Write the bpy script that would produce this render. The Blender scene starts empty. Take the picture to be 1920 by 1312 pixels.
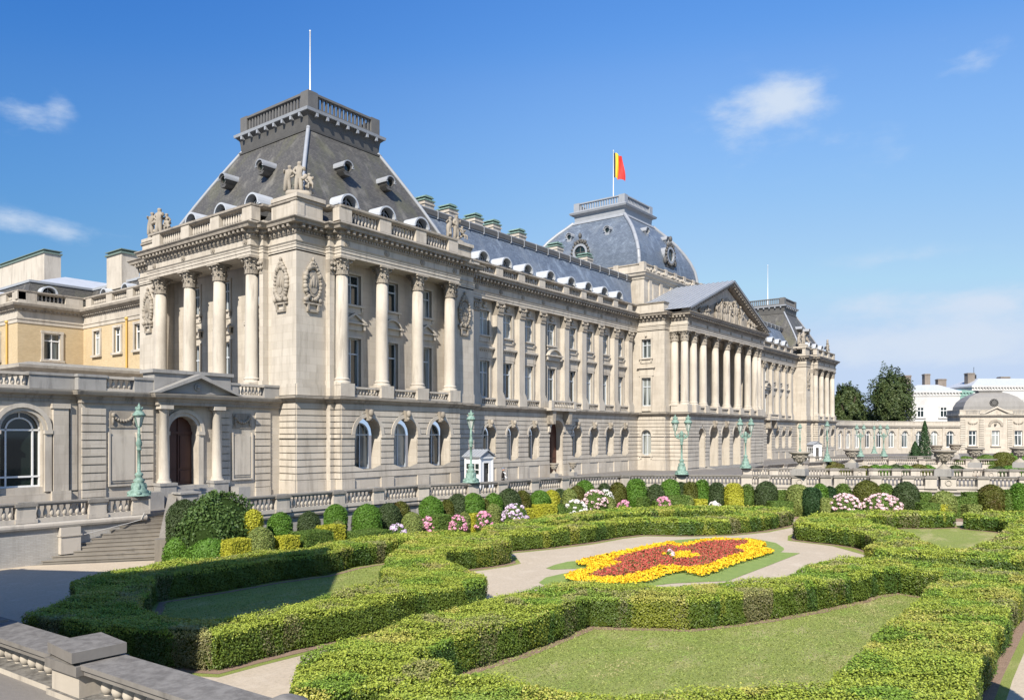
import bpy, math, random
import numpy as np
from mathutils import Vector, Matrix
from mathutils.geometry import tessellate_polygon
random.seed(7); RNG = np.random.default_rng(7)
S = bpy.context.scene; COL = S.collection
# ------------------------------------------------------------------ camera
cam = bpy.data.cameras.new('camera'); camo = bpy.data.objects.new('camera', cam); COL.objects.link(camo)
cam.lens = 26.925; cam.sensor_width = 36.0; cam.shift_y = 0.0823
cam.clip_start = 0.2; cam.clip_end = 6000
camo.location = (0, 0, 4.18); camo.rotation_euler = (math.radians(90), 0, math.radians(-(90 - 37.4527)))
S.camera = camo
# ------------------------------------------------------------------ light
SUN_AZ = (-0.905, -0.425); SUN_EL = math.radians(40)
n_ = math.hypot(*SUN_AZ)
TO_SUN = Vector((SUN_AZ[0]/n_*math.cos(SUN_EL), SUN_AZ[1]/n_*math.cos(SUN_EL), math.sin(SUN_EL)))
sun = bpy.data.lights.new('sun', 'SUN'); sun.energy = 4.4; sun.angle = math.radians(0.5); sun.color = (1.0, 0.93, 0.82)
suno = bpy.data.objects.new('sun', sun); COL.objects.link(suno); suno.rotation_euler = TO_SUN.to_track_quat('Z', 'Y').to_euler()
S.view_settings.view_transform = 'Standard'; S.view_settings.look = 'None'
S.view_settings.exposure = 0.78; S.view_settings.gamma = 1.0
W = bpy.data.worlds.new('World'); S.world = W; W.use_nodes = True
def build_world():
    nt = W.node_tree; N = nt.nodes; L = nt.links
    bg = N['Background']; bg.inputs['Strength'].default_value = 0.13
    sky = N.new('ShaderNodeTexSky'); sky.sky_type = 'NISHITA'; sky.sun_disc = False
    sky.sun_elevation = SUN_EL; sky.sun_rotation = math.atan2(TO_SUN.x, TO_SUN.y)
    sky.altitude = 100; sky.air_density = 1.0; sky.dust_density = 0.25; sky.ozone_density = 2.6
    tc = N.new('ShaderNodeTexCoord')
    noi = N.new('ShaderNodeTexNoise'); noi.inputs['Scale'].default_value = 9; noi.inputs['Detail'].default_value = 8; noi.inputs['Roughness'].default_value = 0.6
    mp = N.new('ShaderNodeMapping'); mp.inputs['Scale'].default_value = (1, 1, 2.4)
    L.new(tc.outputs['Generated'], mp.inputs['Vector']); L.new(mp.outputs['Vector'], noi.inputs['Vector'])
    def math_(op, a, b=None, c=None):
        m = N.new('ShaderNodeMath'); m.operation = op
        for i, v in enumerate((a, b, c)):
            if v is None: continue
            if isinstance(v, (int, float)): m.inputs[i].default_value = v
            else: L.new(v, m.inputs[i])
        return m.outputs[0]
    total = None
    # clouds: direction (az as unit xy, elevation z), half width, half height, strength
    for d, hw, hh, st in CLOUDS:
        sub = N.new('ShaderNodeVectorMath'); sub.operation = 'SUBTRACT'; L.new(tc.outputs['Generated'], sub.inputs[0]); sub.inputs[1].default_value = d
        sx = N.new('ShaderNodeSeparateXYZ'); L.new(sub.outputs[0], sx.inputs[0])
        hx = math_('ADD', math_('MULTIPLY', sx.outputs[0], sx.outputs[0]), math_('MULTIPLY', sx.outputs[1], sx.outputs[1]))
        e = math_('ADD', math_('DIVIDE', hx, hw*hw), math_('DIVIDE', math_('MULTIPLY', sx.outputs[2], sx.outputs[2]), hh*hh))
        g = math_('MULTIPLY', math_('EXPONENT', math_('MULTIPLY', e, -1.0)), st)
        total = g if total is None else math_('ADD', total, g)
    c = math_('ADD', total, math_('MULTIPLY', math_('SUBTRACT', noi.outputs['Fac'], 0.5), 3.0))
    mr = N.new('ShaderNodeMapRange'); mr.interpolation_type = 'SMOOTHSTEP'
    L.new(c, mr.inputs['Value']); mr.inputs['From Min'].default_value = 0.22; mr.inputs['From Max'].default_value = 1.5; mr.inputs['To Max'].default_value = 0.95
    fade = math_('MULTIPLY', mr.outputs['Result'], math_('MINIMUM', math_('MULTIPLY', total, 2.2), 1.0))
    # tone curve of the sky, worked out in exposed units and scaled back
    E_ = 0.13*2**0.62
    def vm(op, a, b):
        m = N.new('ShaderNodeVectorMath'); m.operation = op; L.new(a, m.inputs[0])
        if isinstance(b, tuple): m.inputs[1].default_value = b
        else: L.new(b, m.inputs[1])
        return m
    ex = vm('MULTIPLY', sky.outputs['Color'], (E_, E_, E_)).outputs[0]
    cv = N.new('ShaderNodeRGBCurve'); cv.mapping.extend = 'HORIZONTAL'; L.new(ex, cv.inputs['Color'])
    for k, pts in enumerate((((0, 0), (.1, .03), (.225, .105), (.27, .165), (.4, .265), (.54, .35), (.8, .445), (1, .5)), ((0, 0), (.2, .12), (.3, .215), (.39, .295), (.474, .375), (.6, .455), (.87, .565), (1, .615)), ((0, 0), (.4, .43), (.66, .69), (.84, .775), (1, .81)))):
        c_ = cv.mapping.curves[k].points; c_[0].location = pts[0]; c_[1].location = pts[-1]
        for q in pts[1:-1]: c_.new(*q)
    cv.mapping.update()
    dt = N.new('ShaderNodeVectorMath'); dt.operation = 'DOT_PRODUCT'; L.new(tc.outputs['Generated'], dt.inputs[0]); dt.inputs[1].default_value = (-.359, .933, .25)
    fl = N.new('ShaderNodeMapRange'); fl.interpolation_type = 'SMOOTHSTEP'; L.new(dt.outputs['Value'], fl.inputs['Value']); fl.inputs['From Min'].default_value = .1; fl.inputs['From Max'].default_value = 1.0
    tint = N.new('ShaderNodeMix'); tint.data_type = 'RGBA'; L.new(fl.outputs['Result'], tint.inputs['Factor']); tint.inputs['A'].default_value = (1, 1, 1, 1); tint.inputs['B'].default_value = (.36, .6, .75, 1)
    skyc = vm('MULTIPLY', vm('MULTIPLY', cv.outputs['Color'], tint.outputs['Result']).outputs[0], (1/E_, 1/E_, 1/E_)).outputs[0]
    mix = N.new('ShaderNodeMix'); mix.data_type = 'RGBA'
    L.new(fade, mix.inputs['Factor']); L.new(skyc, mix.inputs['A']); mix.inputs['B'].default_value = CLOUD_COL
    L.new(mix.outputs['Result'], bg.inputs['Color'])
    W.cycles.sampling_method = 'MANUAL'; W.cycles.sample_map_resolution = 512
CLOUD_COL = (2.95, 3.4, 4.05, 1)
CLOUDS = [((0.8774,0.3016,0.3732),0.0599,0.0292,1.0),((0.8845,0.2678,0.3819),0.0415,0.025,0.5),((0.8788,0.3335,0.3411),0.0432,0.0407,0.35),((0.3169,0.889,0.3305),0.0414,0.0197,0.75),((0.3523,0.8687,0.3483),0.0169,0.0136,0.6),((0.3545,0.9074,0.2257),0.0696,0.0155,1.0),((0.9158,0.1002,0.389),0.0505,0.0208,0.55),((0.9787,0.1433,0.1468),0.1084,0.0195,0.9),((0.9841,0.0976,0.1487),0.0421,0.0184,0.56),((0.9869,0.1234,0.104),0.1076,0.024,1.06),((0.9701,0.2198,0.1032),0.0679,0.0311,0.79),((0.9917,0.0883,0.0931),0.0632,0.0231,0.79),((0.9638,0.1732,0.2025),0.0727,0.0119,0.38),((0.9128,0.2408,0.33),0.0279,0.0139,0.35),((0.9294,0.1777,0.3234),0.0406,0.0359,0.25)]
build_world()

# ------------------------------------------------------------------ materials
def mat(name, build, rough=0.8, spec=0.3, metal=0.0):
    m = bpy.data.materials.new(name); m.use_nodes = True; nt = m.node_tree
    b = nt.nodes['Principled BSDF']; b.inputs['Roughness'].default_value = rough; b.inputs['Specular IOR Level'].default_value = spec; b.inputs['Metallic'].default_value = metal
    K = Kit(nt, b); build(K); return m
class Kit:
    def __init__(s, nt, b): s.nt = nt; s.N = nt.nodes; s.L = nt.links; s.b = b; s._pos = None
    def pos(s):
        if s._pos is None: s._pos = s.N.new('ShaderNodeNewGeometry')
        return s._pos
    def vec(s, scale=(1, 1, 1), coord='Position'):
        mp = s.N.new('ShaderNodeMapping'); mp.inputs['Scale'].default_value = scale
        if coord == 'Object':
            tc = s.N.new('ShaderNodeTexCoord'); s.L.new(tc.outputs['Object'], mp.inputs['Vector'])
        else: s.L.new(s.pos().outputs['Position'], mp.inputs['Vector'])
        return mp.outputs['Vector']
    def noise(s, scale, detail=4, rough=0.55, stretch=(1, 1, 1), coord='Position'):
        n = s.N.new('ShaderNodeTexNoise'); n.inputs['Scale'].default_value = scale; n.inputs['Detail'].default_value = detail; n.inputs['Roughness'].default_value = rough
        s.L.new(s.vec(stretch, coord), n.inputs['Vector']); return n.outputs['Fac']
    def rng(s, v, a, b, c=0.0, d=1.0):
        m = s.N.new('ShaderNodeMapRange'); m.interpolation_type = 'SMOOTHSTEP'; s.L.new(v, m.inputs['Value'])
        for k, x in zip(('From Min', 'From Max', 'To Min', 'To Max'), (a, b, c, d)): m.inputs[k].default_value = x
        return m.outputs['Result']
    def ramp(s, v, stops):
        r = s.N.new('ShaderNodeValToRGB'); s.L.new(v, r.inputs['Fac']); e = r.color_ramp.elements
        while len(e) < len(stops): e.new(0.5)
        for x, (p, c) in zip(e, stops): x.position = p; x.color = (*c, 1)
        return r.outputs['Color']
    def mix(s, f, a, b, mode='MIX'):
        m = s.N.new('ShaderNodeMix'); m.data_type = 'RGBA'; m.blend_type = mode
        for k, v in (('Factor', f), ('A', a), ('B', b)):
            if isinstance(v, tuple): m.inputs[k].default_value = (*v, 1) if len(v) == 3 else v
            elif isinstance(v, (int, float)): m.inputs[k].default_value = v
            else: s.L.new(v, m.inputs[k])
        return m.outputs['Result']
    def mul(s, a, b, op='MULTIPLY'):
        m = s.N.new('ShaderNodeMath'); m.operation = op
        for i, v in enumerate((a, b)):
            if isinstance(v, (int, float)): m.inputs[i].default_value = v
            else: s.L.new(v, m.inputs[i])
        return m.outputs[0]
    def island(s): return s.pos().outputs['Random Per Island']
    def up(s):
        sx = s.N.new('ShaderNodeSeparateXYZ'); s.L.new(s.pos().outputs['Normal'], sx.inputs[0]); return sx.outputs[2]
    def wallvec(s):
        # (horizontal distance along the wall, height)
        sp = s.N.new('ShaderNodeSeparateXYZ'); s.L.new(s.pos().outputs['Position'], sp.inputs[0])
        sn = s.N.new('ShaderNodeSeparateXYZ'); s.L.new(s.pos().outputs['True Normal'], sn.inputs[0])
        h = s.mul(s.mul(sp.outputs[0], s.mul(sn.outputs[1], 0, 'ABSOLUTE')), s.mul(sp.outputs[1], s.mul(sn.outputs[0], 0, 'ABSOLUTE')), 'ADD')
        c = s.N.new('ShaderNodeCombineXYZ'); s.L.new(h, c.inputs[0]); s.L.new(sp.outputs[2], c.inputs[1]); return c.outputs[0]
    def blocks(s, w, h, mortar=0.012, bias=0.0):
        b = s.N.new('ShaderNodeTexBrick'); s.L.new(s.wallvec(), b.inputs['Vector'])
        b.inputs['Scale'].default_value = 1; b.inputs['Brick Width'].default_value = w; b.inputs['Row Height'].default_value = h; b.inputs['Mortar Size'].default_value = mortar
        b.inputs['Mortar Smooth'].default_value = 0.3; b.inputs['Bias'].default_value = bias
        b.inputs['Color1'].default_value = (1, 1, 1, 1); b.inputs['Color2'].default_value = (0.78, 0.77, 0.755, 1); b.inputs['Mortar'].default_value = (0.66, 0.62, 0.56, 1)
        return b.outputs['Color']
    def col(s, c): s.L.new(c, s.b.inputs['Base Color']) if not isinstance(c, tuple) else setattr(s.b.inputs['Base Color'], 'default_value', (*c, 1))
    def bump(s, h, strength=0.4, dist=0.02):
        b = s.N.new('ShaderNodeBump'); b.inputs['Strength'].default_value = strength; b.inputs['Distance'].default_value = dist
        s.L.new(h, b.inputs['Height']); s.L.new(b.outputs['Normal'], s.b.inputs['Normal'])
def stone(c1, c2, grime, blk=None, topdirt=0.8, streak=0.72, top=((0.16, 0.155, 0.14), (0.27, 0.26, 0.23))):
    def f(k):
        base = k.mix(k.noise(0.8, 6), c1, c2)
        if blk: base = k.mix(0.62, base, k.blocks(*blk), 'MULTIPLY')
        st = k.rng(k.noise(1.9, 6, 0.7, (1, 1, 0.13)), 0.46, 0.76)
        base = k.mix(k.mul(st, streak), base, grime)
        bl = k.rng(k.noise(0.25, 6, 0.66), 0.49, 0.66)
        base = k.mix(k.mul(bl, 0.45), base, (c1[0]*0.72, c1[1]*0.7, c1[2]*0.7))
        # soot and lichen settled on ledges that face the sky
        base = k.mix(k.mul(k.rng(k.up(), 0.55, 0.95), topdirt), base, k.mix(k.rng(k.noise(5, 5, 0.7), 0.35, 0.65), *top))
        k.col(base); k.bump(k.noise(7, 6, 0.6), 0.25, 0.02)
    return f
M = {}
M['stone'] = mat('pale_limestone', stone((0.48, 0.43, 0.36), (0.55, 0.50, 0.43), (0.25, 0.22, 0.18), (1.15, 0.52)), 0.85)
M['stone_plain'] = mat('limestone_trim', stone((0.45, 0.405, 0.34), (0.53, 0.48, 0.41), (0.23, 0.2, 0.165)), 0.85)
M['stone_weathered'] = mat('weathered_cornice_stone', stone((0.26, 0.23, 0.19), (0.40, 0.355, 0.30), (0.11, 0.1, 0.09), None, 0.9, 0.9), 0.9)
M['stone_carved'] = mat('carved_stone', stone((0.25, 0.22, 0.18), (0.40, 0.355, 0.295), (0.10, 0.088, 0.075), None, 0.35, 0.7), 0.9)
M['stone_grey'] = mat('grey_bluestone', stone((0.26, 0.25, 0.235), (0.36, 0.345, 0.325), (0.13, 0.125, 0.12), None, 0.5, 0.7), 0.85)
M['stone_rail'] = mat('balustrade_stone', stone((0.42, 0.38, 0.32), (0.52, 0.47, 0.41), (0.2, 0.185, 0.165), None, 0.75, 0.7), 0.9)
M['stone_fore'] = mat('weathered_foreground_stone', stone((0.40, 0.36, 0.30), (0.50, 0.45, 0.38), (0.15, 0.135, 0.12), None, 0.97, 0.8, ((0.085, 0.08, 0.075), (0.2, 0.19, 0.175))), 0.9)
M['stone_urn'] = mat('lichened_urn_stone', stone((0.30, 0.27, 0.22), (0.40, 0.36, 0.30), (0.17, 0.15, 0.125), None, 0.5, 0.7), 0.9)
M['ochre'] = mat('ochre_brick', stone((0.52, 0.40, 0.235), (0.58, 0.47, 0.31), (0.45, 0.37, 0.26), (0.24, 0.08, 0.008), 0.2, 0.4), 0.9)
M['white_brick'] = mat('white_brick', stone((0.36, 0.345, 0.32), (0.44, 0.425, 0.4), (0.2, 0.19, 0.175), (0.24, 0.08, 0.01), 0.4, 0.4), 0.9)
M['white_render'] = mat('white_render', stone((0.50, 0.49, 0.475), (0.56, 0.55, 0.53), (0.42, 0.41, 0.4), None, 0.1, 0.3), 0.85)
M['paving'] = mat('forecourt_cobbles', lambda k: (k.col(k.mix(k.noise(0.25, 6), (0.145, 0.132, 0.12), (0.215, 0.2, 0.185))), k.bump(k.noise(9, 3), 0.4, 0.03)), 0.9)
def slate(c1, c2, moss, mossamt):
    def f(k):
        b = k.N.new('ShaderNodeTexBrick'); k.L.new(k.wallvec(), b.inputs['Vector'])
        b.inputs['Scale'].default_value = 1; b.inputs['Brick Width'].default_value = 0.3; b.inputs['Row Height'].default_value = 0.17; b.inputs['Mortar Size'].default_value = 0.012
        b.inputs['Color1'].default_value = (1, 1, 1, 1); b.inputs['Color2'].default_value = (0.62, 0.62, 0.65, 1); b.inputs['Mortar'].default_value = (0.35, 0.35, 0.36, 1)
        base = k.mix(k.noise(0.5, 5), c1, c2); base = k.mix(0.85, base, b.outputs['Color'], 'MULTIPLY')
        base = k.mix(k.mul(k.rng(k.noise(0.9, 5, 0.6, (1, 1, 0.13)), 0.52, 0.75), 0.6), base, (c2[0]*1.9, c2[1]*1.9, c2[2]*1.85))
        base = k.mix(k.mul(k.rng(k.noise(0.5, 5, 0.62, (1, 1, 0.3)), 0.5, 0.68), mossamt), base, moss)
        k.col(base); k.bump(b.outputs['Fac'], 0.5, 0.02)
    return f
M['slate'] = mat('grey_slate', slate((0.088, 0.084, 0.076), (0.122, 0.116, 0.105), (0.115, 0.115, 0.06), 0.4), 0.6, 0.4)
M['slate_blue'] = mat('blue_slate', slate((0.115, 0.145, 0.19), (0.17, 0.205, 0.255), (0.22, 0.245, 0.27), 0.35), 0.5, 0.5)
M['lead'] = mat('lead_sheet', lambda k: (k.col(k.mix(k.noise(1.2, 5, 0.6), (0.22, 0.235, 0.26), (0.36, 0.375, 0.40)))), 0.45, 0.5)
M['lead_dark'] = mat('dark_lead', lambda k: (k.col(k.mix(k.noise(1.5, 6, 0.65), (0.055, 0.053, 0.05), (0.13, 0.125, 0.118)))), 0.6, 0.4)
M['lead_white'] = mat('pale_zinc', lambda k: (k.col(k.mix(k.noise(1.2, 5, 0.6), (0.36, 0.385, 0.42), (0.48, 0.5, 0.53)))), 0.5, 0.4)
M['copper'] = mat('verdigris_copper', lambda k: (k.col(k.mix(k.rng(k.noise(6, 6, 0.7), 0.35, 0.7), (0.125, 0.205, 0.17), (0.25, 0.36, 0.305)))), 0.7, 0.3)
M['white_paint'] = mat('white_paint', lambda k: k.col(k.mix(k.noise(2, 4), (0.68, 0.68, 0.68), (0.8, 0.8, 0.79))), 0.5)
M['frame'] = mat('window_frame_paint', lambda k: k.col(k.mix(k.noise(2, 4), (0.40, 0.44, 0.48), (0.54, 0.57, 0.60))), 0.5)
M['door'] = mat('brown_timber', lambda k: k.col(k.mix(k.noise(3, 6, 0.6, (6, 6, 0.4)), (0.05, 0.018, 0.012), (0.095, 0.036, 0.024))), 0.45, 0.4)
M['iron'] = mat('dark_iron', lambda k: k.col((0.03, 0.03, 0.032)), 0.5)
M['pipe'] = mat('painted_downpipe', lambda k: k.col((0.55, 0.36, 0.1)), 0.5)
M['stone_step_shaded'] = mat('shaded_step_stone', stone((0.17, 0.15, 0.125), (0.26, 0.235, 0.2), (0.1, 0.09, 0.08), None, 0.3, 0.6), 0.9)  # brown-grey stone, darkened to stand in for the shadow across steps and parapet
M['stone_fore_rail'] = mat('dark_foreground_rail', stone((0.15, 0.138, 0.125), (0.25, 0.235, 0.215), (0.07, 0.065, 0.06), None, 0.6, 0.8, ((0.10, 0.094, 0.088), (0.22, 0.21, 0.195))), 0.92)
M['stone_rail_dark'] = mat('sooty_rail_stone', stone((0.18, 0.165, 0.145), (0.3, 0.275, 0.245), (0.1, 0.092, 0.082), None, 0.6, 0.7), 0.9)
M['lead_grey'] = mat('old_grey_lead', lambda k: (k.col(k.mix(k.noise(1.2, 5, 0.6, (1, 1, .3)), (0.17, 0.16, 0.15), (0.27, 0.26, 0.245)))), 0.6, 0.4)
M['lead_mid'] = mat('grey_roof_lead', lambda k: k.col(k.mix(k.noise(1.5, 6, 0.65), (0.085, 0.082, 0.08), (0.17, 0.165, 0.155))), 0.6, 0.4)
M['chimney_brick'] = mat('dull_chimney_brick', stone((0.2, 0.17, 0.145), (0.28, 0.245, 0.215), (0.13, 0.115, 0.1), (0.24, 0.08, 0.01), 0.3, 0.5), 0.9)
M['hose'] = mat('grey_hose', lambda k: k.col((0.42, 0.41, 0.39)), 0.6)
M['copper_dark'] = mat('dark_copper_edge', lambda k: k.col((0.14, 0.19, 0.165)), 0.7)
M['steel'] = mat('white_metal_pole', lambda k: k.col((0.72, 0.73, 0.75)), 0.35)
def glass(k):
    oi = k.N.new('ShaderNodeObjectInfo'); rnd = oi.outputs['Random']
    cur = k.rng(k.mul(k.noise(2.3, 2, 0.5, (1, 1, 0.05)), k.mul(k.mul(rnd, 0.22), -0.11, 'ADD'), 'ADD'), 0.44, 0.6)
    k.col(k.mix(cur, (0.02, 0.03, 0.034), k.mix(rnd, (0.13, 0.17, 0.18), (0.34, 0.35, 0.33))))
M['glass'] = mat('window_glass', glass, 0.04, 0.9)
M['glass_dark'] = mat('dark_window_glass', lambda k: k.col((0.012, 0.02, 0.018)), 0.04, 0.6)
M['glass_green'] = mat('green_glass', lambda k: k.col(k.mix(k.noise(0.3, 3), (0.16, 0.3, 0.25), (0.3, 0.45, 0.38))), 0.1, 0.8)
M['lantern'] = mat('lantern_glass', lambda k: k.col((0.45, 0.47, 0.44)), 0.15, 0.6)
def gravel(k):
    c = k.mix(k.noise(0.35, 6, 0.6), (0.43, 0.355, 0.26), (0.55, 0.465, 0.355)); c = k.mix(k.mul(k.rng(k.noise(9, 6, 0.8), 0.42, 0.7), 0.45), c, (0.25, 0.215, 0.165)); c = k.mix(k.mul(k.rng(k.noise(1.1, 6, 0.7), 0.5, 0.7), 0.4), c, (0.60, 0.52, 0.41))
    k.col(c); k.bump(k.noise(30, 3, 0.6), 0.5, 0.02)
M['gravel'] = mat('pale_gravel', gravel, 0.95, 0.15)
M['soil'] = mat('bare_soil', lambda k: (k.col(k.mix(k.noise(3, 6, 0.65), (0.2, 0.135, 0.095), (0.32, 0.23, 0.17))), k.bump(k.noise(22, 4), 0.7, 0.04)), 0.95, 0.1)
def turf(k):
    c = k.mix(k.noise(0.7, 6, 0.6), (0.22, 0.275, 0.06), (0.32, 0.345, 0.105))
    c = k.mix(k.mul(k.rng(k.noise(0.5, 8, 0.7, (0.6, 1.3, 1)), 0.47, 0.7), 0.75), c, (0.50, 0.43, 0.22))
    c = k.mix(k.mul(k.rng(k.noise(40, 3, 0.7), 0.35, 0.75), 0.4), c, (0.07, 0.11, 0.025))
    k.col(c); k.bump(k.noise(45, 3, 0.7), 0.8, 0.04)
M['turf'] = mat('mown_turf', turf, 0.9, 0.15)
M['turf_fresh'] = mat('fresh_turf', lambda k: (k.col(k.mix(k.noise(2, 6, 0.6), (0.17, 0.25, 0.06), (0.30, 0.38, 0.12))), k.bump(k.noise(45, 3, 0.7), 0.8, 0.04)), 0.9, 0.15)
def leaf(c1, c2, c3=None, c4=None, amt=0.75, scale=0.55):
    def f(k):
        c = k.mix(k.island(), c1, c2)
        if c3: c = k.mix(k.mul(k.rng(k.noise(scale, 4, 0.6), 0.5, 0.68), amt), c, k.mix(k.island(), c3, tuple(x*0.7 for x in c3)))
        if c4: c = k.mix(k.mul(k.rng(k.noise(scale*1.9, 5, 0.65, (1, 1, 1.001)), 0.53, 0.64), amt), c, k.mix(k.island(), c4, tuple(x*1.6 for x in c4)))
        k.col(c)
        tr = k.N.new('ShaderNodeBsdfTranslucent'); k.L.new(c, tr.inputs['Color']); ms = k.N.new('ShaderNodeMixShader'); ms.inputs['Fac'].default_value = 0.25
        out = [n for n in k.N if n.type == 'OUTPUT_MATERIAL'][0]
        k.L.new(k.b.outputs[0], ms.inputs[1]); k.L.new(tr.outputs[0], ms.inputs[2]); k.L.new(ms.outputs[0], out.inputs['Surface'])
    return f
def hedge_leaf(lo, hi, yellow, dark, bronze):
    def f(k):
        base = k.mix(k.island(), lo, hi)
        mp = k.N.new('ShaderNodeVectorMath'); mp.operation = 'ADD'; nz = k.N.new('ShaderNodeTexNoise'); nz.inputs['Scale'].default_value = 0.9; nz.inputs['Detail'].default_value = 3; k.L.new(k.vec((1, 1, .35)), nz.inputs['Vector'])
        sc = k.N.new('ShaderNodeVectorMath'); sc.operation = 'SCALE'; sc.inputs['Scale'].default_value = 1.5; k.L.new(nz.outputs['Color'], sc.inputs[0]); k.L.new(k.vec((.95, .95, .12)), mp.inputs[0]); k.L.new(sc.outputs[0], mp.inputs[1])
        vo = k.N.new('ShaderNodeTexVoronoi'); vo.inputs['Scale'].default_value = 1.0; k.L.new(mp.outputs[0], vo.inputs['Vector'])
        sx = k.N.new('ShaderNodeSeparateXYZ'); k.L.new(vo.outputs['Color'], sx.inputs[0]); r, g = sx.outputs[0], sx.outputs[1]
        jit = k.mul(k.mul(k.island(), .18), r, 'ADD')
        c = k.mix(k.mul(k.rng(jit, .82, .9), .8), base, k.mix(k.island(), yellow, tuple(x*.75 for x in yellow)))
        jit2 = k.mul(k.mul(k.island(), .2), g, 'ADD')
        c = k.mix(k.mul(k.rng(jit2, .78, .9), .75), c, k.mix(k.island(), dark, tuple(x*1.7 for x in dark)))
        jit3 = k.mul(k.mul(k.island(), .2), sx.outputs[2], 'ADD')
        c = k.mix(k.mul(k.rng(jit3, .95, 1.05), .8), c, k.mix(k.island(), bronze, tuple(x*.6 for x in bronze)))
        c = k.mix(k.mul(k.rng(k.noise(1.6, 5, 0.7), .5, .7), .45), c, dark)
        k.col(c); tr = k.N.new('ShaderNodeBsdfTranslucent'); k.L.new(c, tr.inputs['Color']); ms = k.N.new('ShaderNodeMixShader'); ms.inputs['Fac'].default_value = 0.22
        out = [n for n in k.N if n.type == 'OUTPUT_MATERIAL'][0]; k.L.new(k.b.outputs[0], ms.inputs[1]); k.L.new(tr.outputs[0], ms.inputs[2]); k.L.new(ms.outputs[0], out.inputs['Surface'])
    return f
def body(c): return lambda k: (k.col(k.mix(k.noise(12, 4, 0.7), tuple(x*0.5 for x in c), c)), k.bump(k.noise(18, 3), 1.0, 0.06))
LEAFC = {'hedge': ((0.09, 0.15, 0.018), (0.25, 0.30, 0.045), (0.30, 0.26, 0.12), (0.05, 0.095, 0.018)), 'hedge_top': ((0.25, 0.32, 0.035), (0.46, 0.49, 0.08), (0.62, 0.55, 0.15), (0.16, 0.25, 0.03)), 'bright': ((0.085, 0.19, 0.02), (0.13, 0.25, 0.035), None), 'dark': ((0.045, 0.075, 0.024), (0.085, 0.12, 0.045), None),
 'olive': ((0.085, 0.10, 0.016), (0.14, 0.15, 0.028), (0.10, 0.06, 0.02)), 'yellow': ((0.36, 0.37, 0.025), (0.53, 0.51, 0.06), None), 'light': ((0.16, 0.22, 0.05), (0.30, 0.34, 0.1), None),
 'green': ((0.085, 0.16, 0.025), (0.15, 0.22, 0.045), None), 'pine': ((0.022, 0.06, 0.018), (0.05, 0.10, 0.035), None), 'yew': ((0.035, 0.075, 0.018), (0.11, 0.18, 0.045), None, None), 'turf': ((0.26, 0.32, 0.075), (0.315, 0.365, 0.10), (0.52, 0.45, 0.23), (0.2, 0.29, 0.06)), 'tree': ((0.04, 0.07, 0.022), (0.105, 0.135, 0.045), None)}
for k_, (a, b, *c) in LEAFC.items():
    M['leaf_'+k_] = mat(k_+'_leaves', leaf(a, b, *c), 0.55, 0.3)
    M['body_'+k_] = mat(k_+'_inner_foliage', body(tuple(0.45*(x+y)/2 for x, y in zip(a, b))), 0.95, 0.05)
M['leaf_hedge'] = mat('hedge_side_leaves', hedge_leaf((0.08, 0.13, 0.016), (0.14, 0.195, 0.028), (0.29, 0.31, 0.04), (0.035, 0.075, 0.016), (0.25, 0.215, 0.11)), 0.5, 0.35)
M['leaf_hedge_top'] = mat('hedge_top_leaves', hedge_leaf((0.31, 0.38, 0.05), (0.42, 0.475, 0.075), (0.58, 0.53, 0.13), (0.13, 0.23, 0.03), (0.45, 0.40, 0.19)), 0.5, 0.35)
def petal(a, b): return lambda k: k.col(k.mix(k.island(), a, b))
M['petal_pink'] = mat('pink_petals', petal((0.62, 0.22, 0.36), (0.75, 0.42, 0.52)), 0.7)
M['petal_pale'] = mat('pale_pink_petals', petal((0.72, 0.45, 0.50), (0.80, 0.64, 0.64)), 0.7)
M['petal_violet'] = mat('lilac_petals', petal((0.50, 0.34, 0.56), (0.78, 0.68, 0.74)), 0.7)
M['petal_white'] = mat('white_petals', petal((0.70, 0.66, 0.62), (0.82, 0.8, 0.76)), 0.7)
M['petal_yellow'] = mat('marigold_petals', petal((0.74, 0.42, 0.012), (0.84, 0.58, 0.03)), 0.7)
M['petal_red'] = mat('begonia_petals', lambda k: k.col(k.mix(k.rng(k.island(), 0.25, 0.3), (0.16, 0.14, 0.05), k.mix(k.island(), (0.36, 0.045, 0.035), (0.55, 0.12, 0.09)))), 0.7)
M['bark'] = mat('bark', lambda k: k.col(k.mix(k.noise(4, 5), (0.05, 0.038, 0.028), (0.12, 0.095, 0.07))), 0.95)
M['skin'] = mat('skin', lambda k: k.col((0.5, 0.3, 0.22)), 0.6)
M['uniform'] = mat('dark_uniform', lambda k: k.col((0.02, 0.016, 0.016)), 0.8)
M['white_cloth'] = mat('white_webbing', lambda k: k.col((0.75, 0.74, 0.72)), 0.7)
M['cap'] = mat('grey_blue_beret', lambda k: k.col((0.16, 0.18, 0.22)), 0.8)
for n, c in (('flag_black', (0.025, 0.024, 0.03)), ('flag_yellow', (0.8, 0.55, 0.05)), ('flag_red', (0.62, 0.05, 0.045))): M[n] = mat(n, lambda k, c=c: k.col(c), 0.7)

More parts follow.
